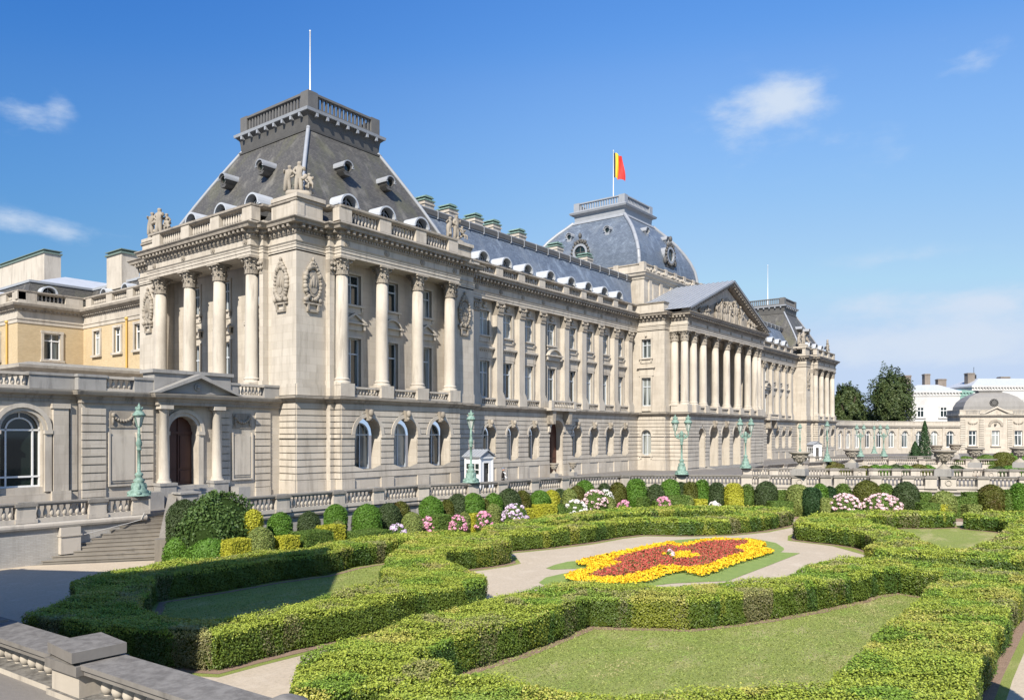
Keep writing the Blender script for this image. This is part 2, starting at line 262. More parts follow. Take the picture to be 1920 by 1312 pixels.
# ------------------------------------------------------------------ mesh helpers
def ident(s, o, z): return (s, o, z)
class MB:
    def __init__(s): s.v = []; s.f = []; s.m = []; s.sm = []
    def poly(s, pts, mi=0, smooth=False):
        i = len(s.v); s.v.extend(pts); s.f.append(tuple(range(i, i+len(pts)))); s.m.append(mi); s.sm.append(smooth)
    def hexa(s, p, mi=0):
        i = len(s.v); s.v.extend(p)
        for q in ((0, 3, 2, 1), (4, 5, 6, 7), (0, 1, 5, 4), (1, 2, 6, 5), (2, 3, 7, 6), (3, 0, 4, 7)): s.f.append(tuple(i+j for j in q)); s.m.append(mi); s.sm.append(False)
    def box(s, F, s0, s1, o0, o1, z0, z1, mi=0):
        s.hexa([F(s0, o0, z0), F(s1, o0, z0), F(s1, o1, z0), F(s0, o1, z0), F(s0, o0, z1), F(s1, o0, z1), F(s1, o1, z1), F(s0, o1, z1)], mi)
    def trap(s, F, sb, st, o0, o1, z0, z1, mi=0):
        s.hexa([F(sb[0], o0, z0), F(sb[1], o0, z0), F(sb[1], o1, z0), F(sb[0], o1, z0), F(st[0], o0, z1), F(st[1], o0, z1), F(st[1], o1, z1), F(st[0], o1, z1)], mi)
    def prism(s, F, pts, o0, o1, mi=0):   # polygon in (s,z), thickness in o
        a = [F(p[0], o0, p[1]) for p in pts]; b = [F(p[0], o1, p[1]) for p in pts]; n = len(pts)
        s.poly(a, mi); s.poly(b, mi)
        for i in range(n): s.poly([a[i], a[(i+1) % n], b[(i+1) % n], b[i]], mi)
    def lathe(s, x, y, prof, n=12, mi=0, smooth=True, F=ident, sx=1.0):
        base = len(s.v)
        for r, z in prof:
            for k in range(n):
                a = 2*math.pi*k/n; s.v.append(F(x+r*math.cos(a)*sx, y+r*math.sin(a), z))
        for i in range(len(prof)-1):
            for k in range(n):
                k2 = (k+1) % n; s.f.append((base+i*n+k, base+i*n+k2, base+(i+1)*n+k2, base+(i+1)*n+k)); s.m.append(mi); s.sm.append(smooth)
        for i in (0, len(prof)-1):
            if prof[i][0] > 1e-4: s.f.append(tuple(base+i*n+k for k in range(n))); s.m.append(mi); s.sm.append(False)
    def sweep(s, path, prof, F=ident, mi=0, closed=False, mats=None):
        n = len(path); rows = []
        def nrm(a, b):
            dx, dy = b[0]-a[0], b[1]-a[1]; l = math.hypot(dx, dy); return (-dy/l, dx/l) if False else (dy/l, -dx/l)
        for i, p in enumerate(path):
            if closed or 0 < i < n-1:
                n1 = nrm(path[i-1], p); n2 = nrm(p, path[(i+1) % n])
            elif i == 0: n1 = n2 = nrm(p, path[1])
            else: n1 = n2 = nrm(path[-2], p)
            d = 1+n1[0]*n2[0]+n1[1]*n2[1]; m = ((n1[0]+n2[0])/max(d, .3), (n1[1]+n2[1])/max(d, .3))
            rows.append([F(p[0]+m[0]*o, p[1]+m[1]*o, z) for o, z in prof])
        base = len(s.v); k = len(prof)
        for r in rows: s.v.extend(r)
        for i in range(n if closed else n-1):
            j = (i+1) % n
            for q in range(k-1):
                s.f.append((base+i*k+q, base+j*k+q, base+j*k+q+1, base+i*k+q+1)); s.m.append(mats[q] if mats else mi); s.sm.append(False)
        if not closed:
            for i in (0, n-1): s.f.append(tuple(base+i*k+q for q in range(k))); s.m.append(mi); s.sm.append(False)
    def tube(s, pts, r, n=6, mi=0):
        for a, b in zip(pts, pts[1:]):
            a = Vector(a); b = Vector(b); d = (b-a).normalized(); u = d.orthogonal().normalized(); w = d.cross(u); base = len(s.v)
            for q in (a, b):
                for k in range(n): t = 2*math.pi*k/n; s.v.append(tuple(q+u*r*math.cos(t)+w*r*math.sin(t)))
            for k in range(n): s.f.append((base+k, base+(k+1) % n, base+n+(k+1) % n, base+n+k)); s.m.append(mi); s.sm.append(True)
    def blob(s, c, r, n=8, m=6, mi=0):
        base = len(s.v)
        for i in range(m+1):
            t = math.pi*i/m
            for k in range(n): a = 2*math.pi*k/n; s.v.append((c[0]+r[0]*math.sin(t)*math.cos(a), c[1]+r[1]*math.sin(t)*math.sin(a), c[2]+r[2]*math.cos(t)))
        for i in range(m):
            for k in range(n): s.f.append((base+i*n+k, base+i*n+(k+1) % n, base+(i+1)*n+(k+1) % n, base+(i+1)*n+k)); s.m.append(mi); s.sm.append(True)
    def mesh(s, name, mats):
        me = bpy.data.meshes.new(name); me.from_pydata(s.v, [], s.f)
        for m in mats: me.materials.append(M[m])
        me.polygons.foreach_set('material_index', s.m); me.polygons.foreach_set('use_smooth', s.sm); me.update(); return me
    def build(s, name, mats, parent=None, **kw):
        if isinstance(mats, str): mats = [mats]
        return link(name, s.mesh(name, mats), parent, **kw)
def link(name, data, parent=None, label=None, cat=None, group=None, kind=None, loc=None, rz=0):
    o = bpy.data.objects.new(name, data); COL.objects.link(o); o.parent = parent
    if loc: o.location = loc
    if rz: o.rotation_euler = (0, 0, rz)
    for k, v in (('label', label), ('category', cat), ('group', group), ('kind', kind)):
        if v: o[k] = v
    return o
def thing(name, label, cat, loc=(0, 0, 0), rz=0, group=None): return link(name, None, None, label, cat, group, None, loc, rz)
# wall frames: (s along the wall, o outwards, z up) -> world
def FX(Y): return lambda s, o, z: (s, Y-o, z)          # wall facing -Y, s = X
def FY(X): return lambda s, o, z: (X-o, s, z)          # wall facing -X, s = Y
def FD(ox, oy, ax, ay):                                # any straight wall; outward is to the right of (ax, ay)
    return lambda s, o, z: (ox+ax*s+ay*o, oy+ay*s-ax*o, z)
def mir(F, m): return (lambda s, o, z: (lambda p: (190-p[0], p[1], p[2]))(F(s, o, z))) if m else F
def opening_w(op, z, ring=0.0):
    sa, sb, za, zb, arch = op[:5]; hw = (sb-sa)/2
    if z < za-1e-6: return 0
    if z <= zb: return hw+ring
    if not arch: return 0
    t = (hw+ring)**2-(z-zb)**2; return math.sqrt(t) if t > 0 else 0
def wall(mb, F, s0, s1, z0, z1, ops=(), o=0.0, reveal=0.5, mi=0, nseg=8):
    ops = sorted(ops); c = s0
    q = lambda a, b, lo, hi: mb.poly([F(a, o, lo), F(b, o, lo), F(b, o, hi), F(a, o, hi)], mi) if b-a > 1e-4 and hi-lo > 1e-4 else None
    r = lambda a, b: mb.poly([F(a[0], o, a[1]), F(b[0], o, b[1]), F(b[0], o-reveal, b[1]), F(a[0], o-reveal, a[1])], mi)
    for sa, sb, za, zb, arch in ops:
        q(c, sa, z0, z1); q(sa, sb, z0, za)
        r((sa, za), (sa, zb)); r((sb, za), (sb, zb)); r((sa, za), (sb, za))
        if arch:
            R = (sb-sa)/2; m = (sa+sb)/2
            P = [(m-R*math.cos(math.pi*i/nseg), zb+R*math.sin(math.pi*i/nseg)) for i in range(nseg+1)]
            for a, b in zip(P, P[1:]):
                mb.poly([F(a[0], o, a[1]), F(b[0], o, b[1]), F(b[0], o, z1), F(a[0], o, z1)], mi); r(a, b)
        else: q(sa, sb, zb, z1); r((sa, zb), (sb, zb))
        c = sb
    q(c, s1, z0, z1)
def courses(mb, F, s0, s1, zs, ops=(), o=0.07, gap=0.075, ring=0.22, mi=0):
    for za, zb in zip(zs, zs[1:]):
        lo, hi = za+gap/2, zb-gap/2; bounds = [[(s0, s0)]]
        for op in sorted(ops):
            m = (op[0]+op[1])/2; wl = opening_w(op, lo, ring if lo > op[3] else 0.0); wh = opening_w(op, hi, ring if hi > op[3] else 0.0)
            if wl == 0 and wh == 0: continue
            if lo <= op[3] < hi and op[4]: wh = opening_w(op, hi, ring)
            bounds[-1].append((m-wl, m-wh)); bounds.append([(m+wl, m+wh)])
        bounds[-1].append((s1, s1))
        for a, b in bounds:
            if b[0]-a[0] > 0.03 or b[1]-a[1] > 0.03: mb.trap(F, (a[0], max(b[0], a[0])), (a[1], max(b[1], a[1])), -0.02, o, lo, hi, mi)
def arch_ring(mb, F, m, zb, r0, r1, o0, o1, n=12, mi=0):
    for i in range(n):
        a, b = math.pi*i/n, math.pi*(i+1)/n
        P = [(m-r0*math.cos(a), zb+r0*math.sin(a)), (m-r0*math.cos(b), zb+r0*math.sin(b)), (m-r1*math.cos(b), zb+r1*math.sin(b)), (m-r1*math.cos(a), zb+r1*math.sin(a))]
        mb.hexa([F(P[0][0], o0, P[0][1]), F(P[1][0], o0, P[1][1]), F(P[2][0], o0, P[2][1]), F(P[3][0], o0, P[3][1]), F(P[0][0], o1, P[0][1]), F(P[1][0], o1, P[1][1]), F(P[2][0], o1, P[2][1]), F(P[3][0], o1, P[3][1])], mi)
def window(parent, F, m, z0, z1, w, o, arch=False, mats=('frame', 'glass'), transom=0.68, bars=1, fw=0.085):
    """frame mesh with a mullion and a transom, and a pane behind it"""
    fr = MB(); h = w/2; top = z1
    fr.box(F, m-h, m-h+fw, o, o+0.09, z0, z1); fr.box(F, m+h-fw, m+h, o, o+0.09, z0, z1); fr.box(F, m-h+fw, m+h-fw, o, o+0.09, z0, z0+fw*1.3)
    zt = z0+(z1-z0)*transom if not arch else z1
    fr.box(F, m-h+fw, m+h-fw, o+0.004, o+0.1, zt-fw*.6, zt+fw*.6)
    if not arch: fr.box(F, m-h+fw, m+h-fw, o, o+0.09, z1-fw, z1)
    else: arch_ring(fr, F, m, z1, h-fw, h, o, o+0.09, 10); top = z1+h
    for b in range(bars):
        x = m-h+w*(b+1)/(bars+1); tz = top-0.04 if not arch else z1+math.sqrt(max(h*h-(x-m)**2, 0))-0.04
        fr.box(F, x-fw*.45, x+fw*.45, o+0.008, o+0.085, z0+fw*1.3, tz)
    if arch: tz = 0
    ob = fr.build('window', mats[0], parent)
    p = MB(); pts = [(m-h, z0), (m+h, z0), (m+h, z1)]
    if arch: pts += [(m+h*math.cos(math.pi*i/10), z1+h*math.sin(math.pi*i/10)) for i in range(1, 10)]
    pts.append((m-h, z1)); p.prism(F, pts, o-0.05, o+0.03); p.build('pane', mats[1], ob)
    return ob
HEDGE_A = ([(12.13,28.97),(13.98,29.9),(15.71,30.04),(18.25,29.59),(20.67,29.12),(22.37,28.77),(25.31,29.37),(28.04,29.16),(29.45,28.4),(30.27,27.32),(30.93,25.38),(30.47,23.61),(29.23,22.39),(28.36,22.36),(27.09,22.61),(25.9,22.96),(24.84,22.67),(24.1,22.18),(23.34,21.36),(22.85,20.51),(22.32,19.21),(21.71,17.99),(21.18,17.33),(20.69,17.15),(19.37,17.48),(18.21,17.83),(17.0,17.7),(15.62,17.84),(14.55,17.99),(13.52,18.12),(12.31,18.2),(11.18,18.2),(10.4,19.67),(9.63,21.31),(8.9,24.47),(10.05,25.35),(11.11,26.28)],[(14.4,27.54),(16.85,27.33),(19.38,27.31),(21.71,26.88),(23.97,27.38),(25.98,27.24),(27.18,27.25),(25.0,25.61),(22.79,24.13),(20.72,22.27),(19.04,20.37),(17.69,20.2),(15.78,19.77),(13.47,19.4),(11.98,19.61),(11.31,20.8),(11.44,23.05),(12.75,24.97)])
HEDGE_B = ([(10.56,14.2),(11.34,14.82),(12.73,15.24),(13.87,15.13),(15.47,15.36),(16.94,15.29),(19.05,15.24),(20.85,15.11),(22.1,14.99),(22.86,14.31),(23.46,13.22),(23.65,11.89),(24.56,11.16),(26.02,10.35),(27.82,9.16),(29.25,9.05),(31.11,9.11),(32.76,9.06),(33.87,8.51),(34.59,7.8),(34.66,6.81),(34.79,5.76),(34.81,4.89),(32.29,4.54),(32.68,6.17),(31.67,6.72),(30.32,6.93),(27.65,7.75),(25.65,8.55),(24.08,9.33),(22.57,10.25),(22.11,11.11),(21.42,12.07),(20.96,12.88),(19.29,12.81),(17.16,12.75),(15.76,12.93),(14.5,13.09),(13.71,12.99),(13.01,12.99),(12.63,12.49),(12.93,11.97),(12.87,11.52),(12.41,11.35),(11.86,11.46),(11.57,11.55),(10.68,11.98),(9.82,12.35),(9.55,12.8)],[])
HEDGE_C = ([(34.74,4.88),(34.9,3.76),(34.4,2.14),(30.2,2.04),(27.98,2.06),(25.08,2.11),(22.96,2.14),(20.37,2.12),(17.69,2.07),(15.92,2.03),(14.14,4.28),(12.38,6.57),(11.21,8.1),(10.27,9.85),(10.01,11.01),(10.98,11.26),(11.66,11.26),(12.28,11.09),(12.75,10.72),(12.92,10.08),(12.91,9.11),(12.9,8.48),(13.32,7.63),(14.13,6.83),(15.22,5.89),(15.99,5.21),(16.85,4.53),(18.57,4.47),(20.67,4.55),(22.92,4.63),(25.4,4.48),(28.81,4.57),(32.23,4.53)],[])
HEDGE_D = ([(32.53,27.03),(33.56,27.73),(35.98,28.08),(38.97,28.04),(42.13,27.93),(45.45,27.54),(48.26,26.68),(51.03,25.01),(54.04,22.12),(55.49,19.19),(54.81,17.41),(52.92,16.45),(50.97,16.67),(48.47,16.93),(45.49,18.04),(43.5,19.76),(42.11,22.21),(40.17,22.75),(37.06,22.98),(34.2,23.69),(31.99,24.5),(31.75,25.76)],[(36.52,26.01),(39.08,25.91),(42.81,25.94),(45.87,25.36),(50.19,22.8),(52.03,20.71),(52.45,19.53),(47.09,18.74),(45.28,20.57),(43.2,22.78),(41.21,23.86),(38.56,24.47),(36.23,25.09)])
HEDGE_E = ([(47.36,14.62),(51.51,14.85),(53.8,14.12),(56.14,12.86),(58.45,10.57),(59.4,7.99),(57.98,7.52),(56.76,8.56),(55.44,10.28),(53.47,11.48),(51.91,11.92),(48.77,10.47),(47.35,9.3),(44.95,7.8),(41.91,6.76),(40.27,5.68),(40.23,4.9),(43.02,4.4),(46.97,4.09),(52.94,4.14),(58.08,3.6),(56.83,1.79),(42.36,1.33),(39.75,2.47),(38.27,2.77),(38.3,4.13),(37.53,6.11),(37.14,7.88),(37.68,8.52),(38.66,8.62),(41.71,8.61),(42.86,9.46),(44.43,10.45),(45.0,11.96),(45.51,14.05)],[])
HEDGE_F = ([(58.3,7.11),(61.54,6.1),(62.55,3.88),(59.57,2.71),(58.08,3.6),(56.17,4.58),(56.92,5.13),(57.52,7.01)],[])
BED_YELLOW = [(27.46,18.24),(26.86,17.57),(26.68,16.69),(27.11,15.85),(27.71,15.18),(28.8,14.75),(30.46,14.93),(31.57,14.72),(31.37,14.04),(31.13,13.44),(33.0,13.51),(35.36,13.55),(37.5,13.42),(39.79,13.34),(40.52,14.0),(40.5,14.49),(41.76,14.47),(42.89,15.0),(43.41,15.9),(42.77,17.5),(41.78,18.03),(39.21,18.29),(39.69,19.17),(38.32,19.44),(35.37,19.56),(33.29,19.73),(31.69,19.83),(30.65,19.69),(30.23,19.17),(30.43,18.7),(29.3,18.33),(28.4,18.42)]
BED_RED = [(28.07,17.44),(29.03,17.6),(30.25,17.76),(31.33,17.73),(31.88,17.94),(31.99,18.53),(34.22,18.92),(36.66,18.78),(38.47,18.76),(38.34,17.97),(38.76,17.62),(40.87,17.64),(42.28,16.84),(42.86,15.88),(41.4,15.42),(39.55,15.45),(38.91,14.5),(36.24,14.51),(33.72,14.4),(32.53,14.79),(32.48,15.53),(31.86,16.0),(29.92,15.93),(28.72,16.18),(27.91,16.77)]
BED_CENTRE = [(35.07,17.45),(36.21,17.31),(36.79,16.72),(35.81,15.66),(34.83,15.84),(34.55,16.52)]
BED_GRASS = [(26.03,18.53),(27.15,18.96),(28.48,18.87),(29.1,18.7),(29.93,18.73),(29.69,19.17),(28.88,19.82),(29.05,20.27),(30.08,20.46),(31.18,20.48),(31.56,20.28),(32.56,20.37),(36.4,20.12),(40.98,19.79),(43.27,18.68),(44.96,16.47),(43.76,14.59),(42.1,13.61),(41.37,13.36),(40.44,13.24),(40.74,12.33),(35.75,12.35),(31.15,12.41),(29.84,13.57),(29.29,14.01),(27.41,14.87),(25.36,17.55)]
BUSHES = [(23.75,33.06,0.62,2.17,'b','bright'),(25.71,33.27,0.59,2.05,'b','dark'),(27.51,33.29,0.63,2.31,'b','bright'),(29.14,32.57,0.81,2.23,'b','bright'),(31.28,33.07,0.69,2.11,'b','dark'),(32.47,33.32,0.58,2.11,'b','olive'),(34.29,32.53,0.74,2.35,'b','bright'),(35.76,32.59,0.54,2.02,'b','olive'),(36.67,32.42,0.8,2.34,'b','dark'),(37.22,31.64,0.71,2.41,'b','bright'),(38.01,31.45,0.41,2.03,'b','olive'),(39.16,31.54,0.6,2.29,'b','bright'),(40.57,31.34,0.82,2.5,'b','dark'),(41.53,30.95,0.58,2.36,'b','olive'),(43.38,30.8,0.78,2.26,'b','bright'),(44.45,30.55,0.58,2.24,'b','yellow'),(46.11,30.94,0.52,2.2,'b','dark'),(46.22,30.23,0.54,2.23,'b','light'),(48.13,30.78,0.61,2.33,'b','olive'),(49.3,30.86,0.77,2.67,'b','bright'),(51.03,30.16,0.49,2.41,'b','dark'),(51.85,29.46,0.68,2.44,'b','olive'),(52.93,28.42,0.78,2.71,'t','bright'),(54.44,27.55,0.75,2.25,'b','dark'),(55.47,26.78,0.88,2.61,'b','bright'),(55.88,26.06,0.57,2.41,'b','dark'),(56.04,25.37,0.65,2.42,'t','olive'),(56.66,24.67,0.61,2.59,'t','bright'),(57.02,23.6,0.64,2.4,'t','dark'),(57.43,22.43,0.72,2.38,'t','yellow'),(58.44,21.67,0.52,2.28,'t','green'),(58.81,20.38,0.86,2.52,'b','dark'),(59.91,19.64,0.41,1.83,'c','green'),(59.33,18.16,0.81,2.33,'t','light'),(59.24,17.11,0.72,2.18,'t','pine'),(60.76,16.88,0.57,2.39,'b','bright'),(61.31,16.33,0.49,2.18,'b','pine'),(61.78,15.48,0.59,2.39,'t','green'),(62.46,13.97,1.01,2.66,'b','olive'),(63.55,12.89,0.59,2.41,'t','green'),(63.65,11.51,0.92,2.57,'b','dark'),(64.48,10.43,0.44,1.81,'c','green'),(64.49,9.13,0.91,1.95,'b','light'),(65.12,8.35,0.55,1.55,'c','green'),(65.98,7.56,0.5,1.86,'c','green'),(66.4,6.32,0.93,2.44,'b','olive'),(66.68,5.34,0.51,2.11,'t','green'),(66.86,4.57,0.66,2.6,'t','bright'),(67.78,3.24,0.87,2.65,'b','olive'),(31.17,31.07,0.61,1.71,'b','light'),(33.68,31.26,0.68,1.34,'c','green'),(35.26,30.65,0.36,1.41,'b','light'),(35.78,30.33,0.28,1.32,'c','yellow'),(37.43,30.15,0.45,1.8,'b','light'),(40.06,29.47,0.33,1.37,'c','yellow'),(41.64,29.18,0.65,1.51,'c','yellow'),(43.05,28.85,0.43,1.46,'b','green'),(49.32,28.74,0.47,1.53,'b','light'),(25.94,31.78,0.58,1.43,'c','yellow'),(21.42,31.34,0.6,1.79,'b','light'),(24.47,31.46,0.83,1.29,'c','green'),(22.77,31.15,0.46,1.26,'c','yellow'),(19.63,30.52,0.49,1.5,'c','yellow'),(27.7,30.79,0.99,1.05,'h','green'),(26.77,32.18,0.4,1.55,'b','light'),(53.51,26.5,0.65,1.04,'h','green'),(54.43,25.69,0.78,1.47,'h','green'),(54.85,25.05,0.55,1.47,'b','light'),(55.22,24.17,0.45,1.21,'h','yellow'),(56.44,21.96,0.55,1.4,'c','yellow'),(58.12,19.13,0.8,1.11,'h','green'),(59.54,16.2,0.48,1.41,'c','light'),(60.83,13.9,0.32,1.0,'c','green'),(63.34,10.04,0.71,1.11,'h','green'),(63.84,9.07,0.39,1.05,'c','yellow'),(64.73,7.35,0.51,1.05,'h','light'),(52.06,27.41,0.4,1.41,'c','green')]
BIGBUSH = [(21.06,34.34,1.96,3.14),(19.9,35.36,0.81,2.96)]
BOXES_LEFT = [(19.29,34.67,0.74,1.29),(19.49,32.44,1.13,1.33)]
HYDRANGEAS = [(29.59,30.65,0.47,1.25,'violet'),(33.06,31.59,0.35,1.31,'pink'),(34.39,30.44,0.48,1.33,'pink'),(36.07,29.85,0.52,1.46,'pink'),(38.26,29.06,0.8,1.83,'violet'),(44.19,28.39,0.8,1.7,'white'),(48.3,29.36,0.94,2.11,'pale'),(49.66,29.26,0.6,2.08,'white'),(50.59,28.2,0.48,1.23,'pink'),(53.38,26.34,0.57,1.42,'pink'),(60.03,14.93,1.07,1.79,'pale'),(61.37,12.66,1.34,1.82,'pale'),(55.45,23.12,0.36,1.08,'white')]
CHIMNEYS = [(51.76,26.34),(55.09,26.28),(58.91,26.32),(61.81,26.26),(66.22,26.31),(73.51,26.31),(80.01,26.48)]
PATH_SPOT = [(35.86,11.1),(36.89,10.92)]
URNS = [(61.76,18.7,2.83),(67.3,9.49,2.98),(79.24,19.07,2.73),(85.95,9.49,2.89),(114.22,16.97,2.77),(115.72,15.02,2.91),(88.58,6.05,2.94)]
LAMPS = [(19.65,38.98,1),(38.98,33.31,1),(57.2,26.63,2),(71.79,26.83,2),(109.41,33.13,1),(95.02,25.61,1),(120.95,27.92,2),(142.74,30.72,1),(124.15,25.4,2)]
GUARD = (43.27,33.96)
SENTRY = [(45.29,37.9),(130.28,37.13)]
# ------------------------------------------------------------------ palace
palace = thing('palace', 'long pale limestone palace with corner pavilions, pedimented portico and slate roofs', 'palace', (95, 45, 0))
palace_off = Matrix.Translation((-95, -45, 0))
def part(mb, name, mats, parent=None, **kw):
    o = mb.build(name, mats, parent or palace, **kw)
    if parent is None: o.matrix_parent_inverse = palace_off
    return o
def pwindow(*a, **k):
    o = window(palace, *a, **k); o.matrix_parent_inverse = palace_off; return o
ZL = [1.15+0.45*i for i in range(7)]; ZU = [4.2+0.41*i for i in range(6)]
OUT = [(36, 62.1), (31.13, 62.1), (31.13, 59.1), (30.71, 59.1), (30.71, 58.7), (30.05, 58.7), (30.05, 45.05), (30.71, 45.05), (30.71, 44.62), (31.13, 44.62), (31.13, 41.59), (33.53, 41.59), (33.53, 41.17), (33.95, 41.17), (33.95, 40.5), (45.95, 40.5), (45.95, 41.17), (46.4, 41.17), (46.4, 41.59), (49.0, 41.59), (49.0, 43.25)]
CEN = [(80.8, 43.25), (80.8, 39.74), (82.1, 39.74), (82.1, 37.5), (107.2, 37.5), (107.2, 39.74), (109.2, 39.74), (109.2, 43.25)]
FULL = OUT+CEN+[(190-x, y) for x, y in reversed(OUT)]
def dentils(mb, path, z0, z1, o0, o1, w, gap, mi=0):
    for a, b in zip(path, path[1:]):
        dx, dy = b[0]-a[0], b[1]-a[1]; l = math.hypot(dx, dy); F = FD(a[0], a[1], dx/l, dy/l); n = max(1, int((l+o1)/gap)); st = l/n if n > 1 else l
        for i in range(n):
            s = (i+.5)*st; mb.box(F, s-w/2, s+w/2, o0, o1, z0, z1, mi)
# ground-floor cornice and entablature run round every projection
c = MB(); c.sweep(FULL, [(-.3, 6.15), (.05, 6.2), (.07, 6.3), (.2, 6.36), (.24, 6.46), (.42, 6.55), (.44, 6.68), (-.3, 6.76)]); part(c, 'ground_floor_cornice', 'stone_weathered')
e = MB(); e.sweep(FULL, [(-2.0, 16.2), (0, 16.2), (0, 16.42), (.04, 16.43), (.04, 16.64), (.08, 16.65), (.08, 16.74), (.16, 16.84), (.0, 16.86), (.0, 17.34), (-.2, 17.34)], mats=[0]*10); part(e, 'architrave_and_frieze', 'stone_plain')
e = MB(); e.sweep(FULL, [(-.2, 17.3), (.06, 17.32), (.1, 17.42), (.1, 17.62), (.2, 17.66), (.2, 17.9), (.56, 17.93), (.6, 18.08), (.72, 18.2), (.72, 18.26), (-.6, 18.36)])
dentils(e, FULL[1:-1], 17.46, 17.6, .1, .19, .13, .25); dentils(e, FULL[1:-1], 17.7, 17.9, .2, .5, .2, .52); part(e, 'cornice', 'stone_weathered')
# frieze roundels
def roundel(F, x):
    r = MB(); r.prism(F, [(x+.25*math.cos(a*math.pi/5), 17.1+.22*math.sin(a*math.pi/5)) for a in range(10)], -.02, .06); r.prism(F, [(x+.13*math.cos(a*math.pi/5), 17.1+.12*math.sin(a*math.pi/5)) for a in range(10)], .05, .1); part(r, 'frieze_roundel', 'stone_carved')
for xs, Y in (((34.45, 38.13, 41.77, 45.4), 40.5), ((51.4, 54.78, 58.16, 61.54, 65.84, 69.2, 72.6, 75.98, 79.3), 43.25)):
    for m in (0, 1):
        for x in xs:
            roundel(mir(FX(Y), m), x)
for x in (83, 87.8, 91.5, 95.2, 99, 102.7, 106): roundel(FX(37.5), x)
for y in (45.68, 49.6, 53.53, 57.69): roundel(FY(30.05), y)

def capital_mesh(r, h, square=False):
    mb = MB(); n = 8
    mb.lathe(0, 0, [(r, 0), (r*1.12, .03), (r*1.12, .08), (r*.98, .1), (r*1.0, h*.45), (r*1.2, h*.8), (r*1.35, h*.88)], 14)
    for row, (zb, zt, ro, off) in enumerate(((.1, h*.42, r*1.02, 0), (h*.26, h*.7, r*1.06, .5))):
        for k in range(n):
            a = 2*math.pi*(k+off)/n; ca, sa = math.cos(a), math.sin(a); w = r*.34
            P = lambda rad, t, z: (rad*ca-t*sa, rad*sa+t*ca, z)
            i = [P(ro, -w, zb), P(ro, w, zb), P(ro+.05*r, w*.8, zt*.85+zb*.15), P(ro+.05*r, -w*.8, zt*.85+zb*.15), P(ro+.3*r, -w*.6, zt), P(ro+.3*r, w*.6, zt), P(ro+.42*r, 0, zt-.09)]
            mb.poly([i[0], i[1], i[2], i[3]]); mb.poly([i[3], i[2], i[5], i[4]]); mb.poly([i[4], i[5], i[6]])
    for k in range(4):
        a = math.pi/4+k*math.pi/2; mb.blob((1.42*r*math.cos(a), 1.42*r*math.sin(a), h*.78), (r*.25, r*.25, r*.26), 6, 5)
    for k in range(4):
        a = k*math.pi/2; mb.blob((1.25*r*math.cos(a), 1.25*r*math.sin(a), h*.86), (r*.2, r*.2, r*.18), 6, 4)
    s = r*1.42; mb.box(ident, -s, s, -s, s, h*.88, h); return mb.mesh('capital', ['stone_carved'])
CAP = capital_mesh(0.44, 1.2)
def shaft_mesh(r, h):
    mb = MB(); mb.box(ident, -r*1.35, r*1.35, -r*1.35, r*1.35, 0, .14)
    mb.lathe(0, 0, [(r*1.3, .14), (r*1.36, .2), (r*1.3, .27), (r*1.12, .31), (r*1.1, .36), (r*1.2, .4), (r*1.18, .46), (r*1.03, .5), (r, .56), (r, h*.35), (r*.96, h*.65), (r*.86, h)], 20); return mb.mesh('column', ['stone_plain'])
SH = shaft_mesh(0.46, 7.5)
def column(x, y, z=7.5):
    o = link('column', SH, palace, loc=(x, y, z)); o.matrix_parent_inverse = palace_off
    k = link('capital', CAP, o, loc=(0, 0, 7.5))
def pilaster(F, s, o, w=.86, d=.34, z=7.5, rz=0):
    mb = MB(); h = w/2
    mb.box(F, s-h, s+h, o-.3, o+d, z+.5, 15.0); mb.box(F, s-h*1.28, s+h*1.28, o-.3, o+d+.13, z, z+.17); mb.box(F, s-h*1.2, s+h*1.2, o-.3, o+d+.1, z+.17, z+.32); mb.box(F, s-h*1.1, s+h*1.1, o-.3, o+d+.05, z+.32, z+.5)
    p = part(mb, 'pilaster', 'stone_plain')
    cb = MB(); cb.trap(F, (s-h, s+h), (s-h*1.15, s+h*1.15), o-.3, o+d+.03, 15.0, 16.0)
    for row, (zb, zt, dd) in enumerate(((15.05, 15.5, .1), (15.3, 15.82, .16))):
        for k in range(4 if row == 0 else 3):
            x = s-h+w*(k+.5+(.0 if row == 0 else .17))/(4 if row == 0 else 3.34); cb.trap(F, (x-.1, x+.1), (x-.08, x+.08), o+d, o+d+dd, zb, zt); cb.blob(F(x, o+d+dd, zt-.04), (.1, .1, .08), 6, 4)
    for q in (-1, 1): cb.blob(F(s+q*h*1.1, o+d+.1, 15.85), (.17, .17, .17), 7, 5)
    cb.box(F, s-h*1.3, s+h*1.3, o-.3, o+d+.16, 16.02, 16.18); cb.build('capital', ['stone_carved'], p)

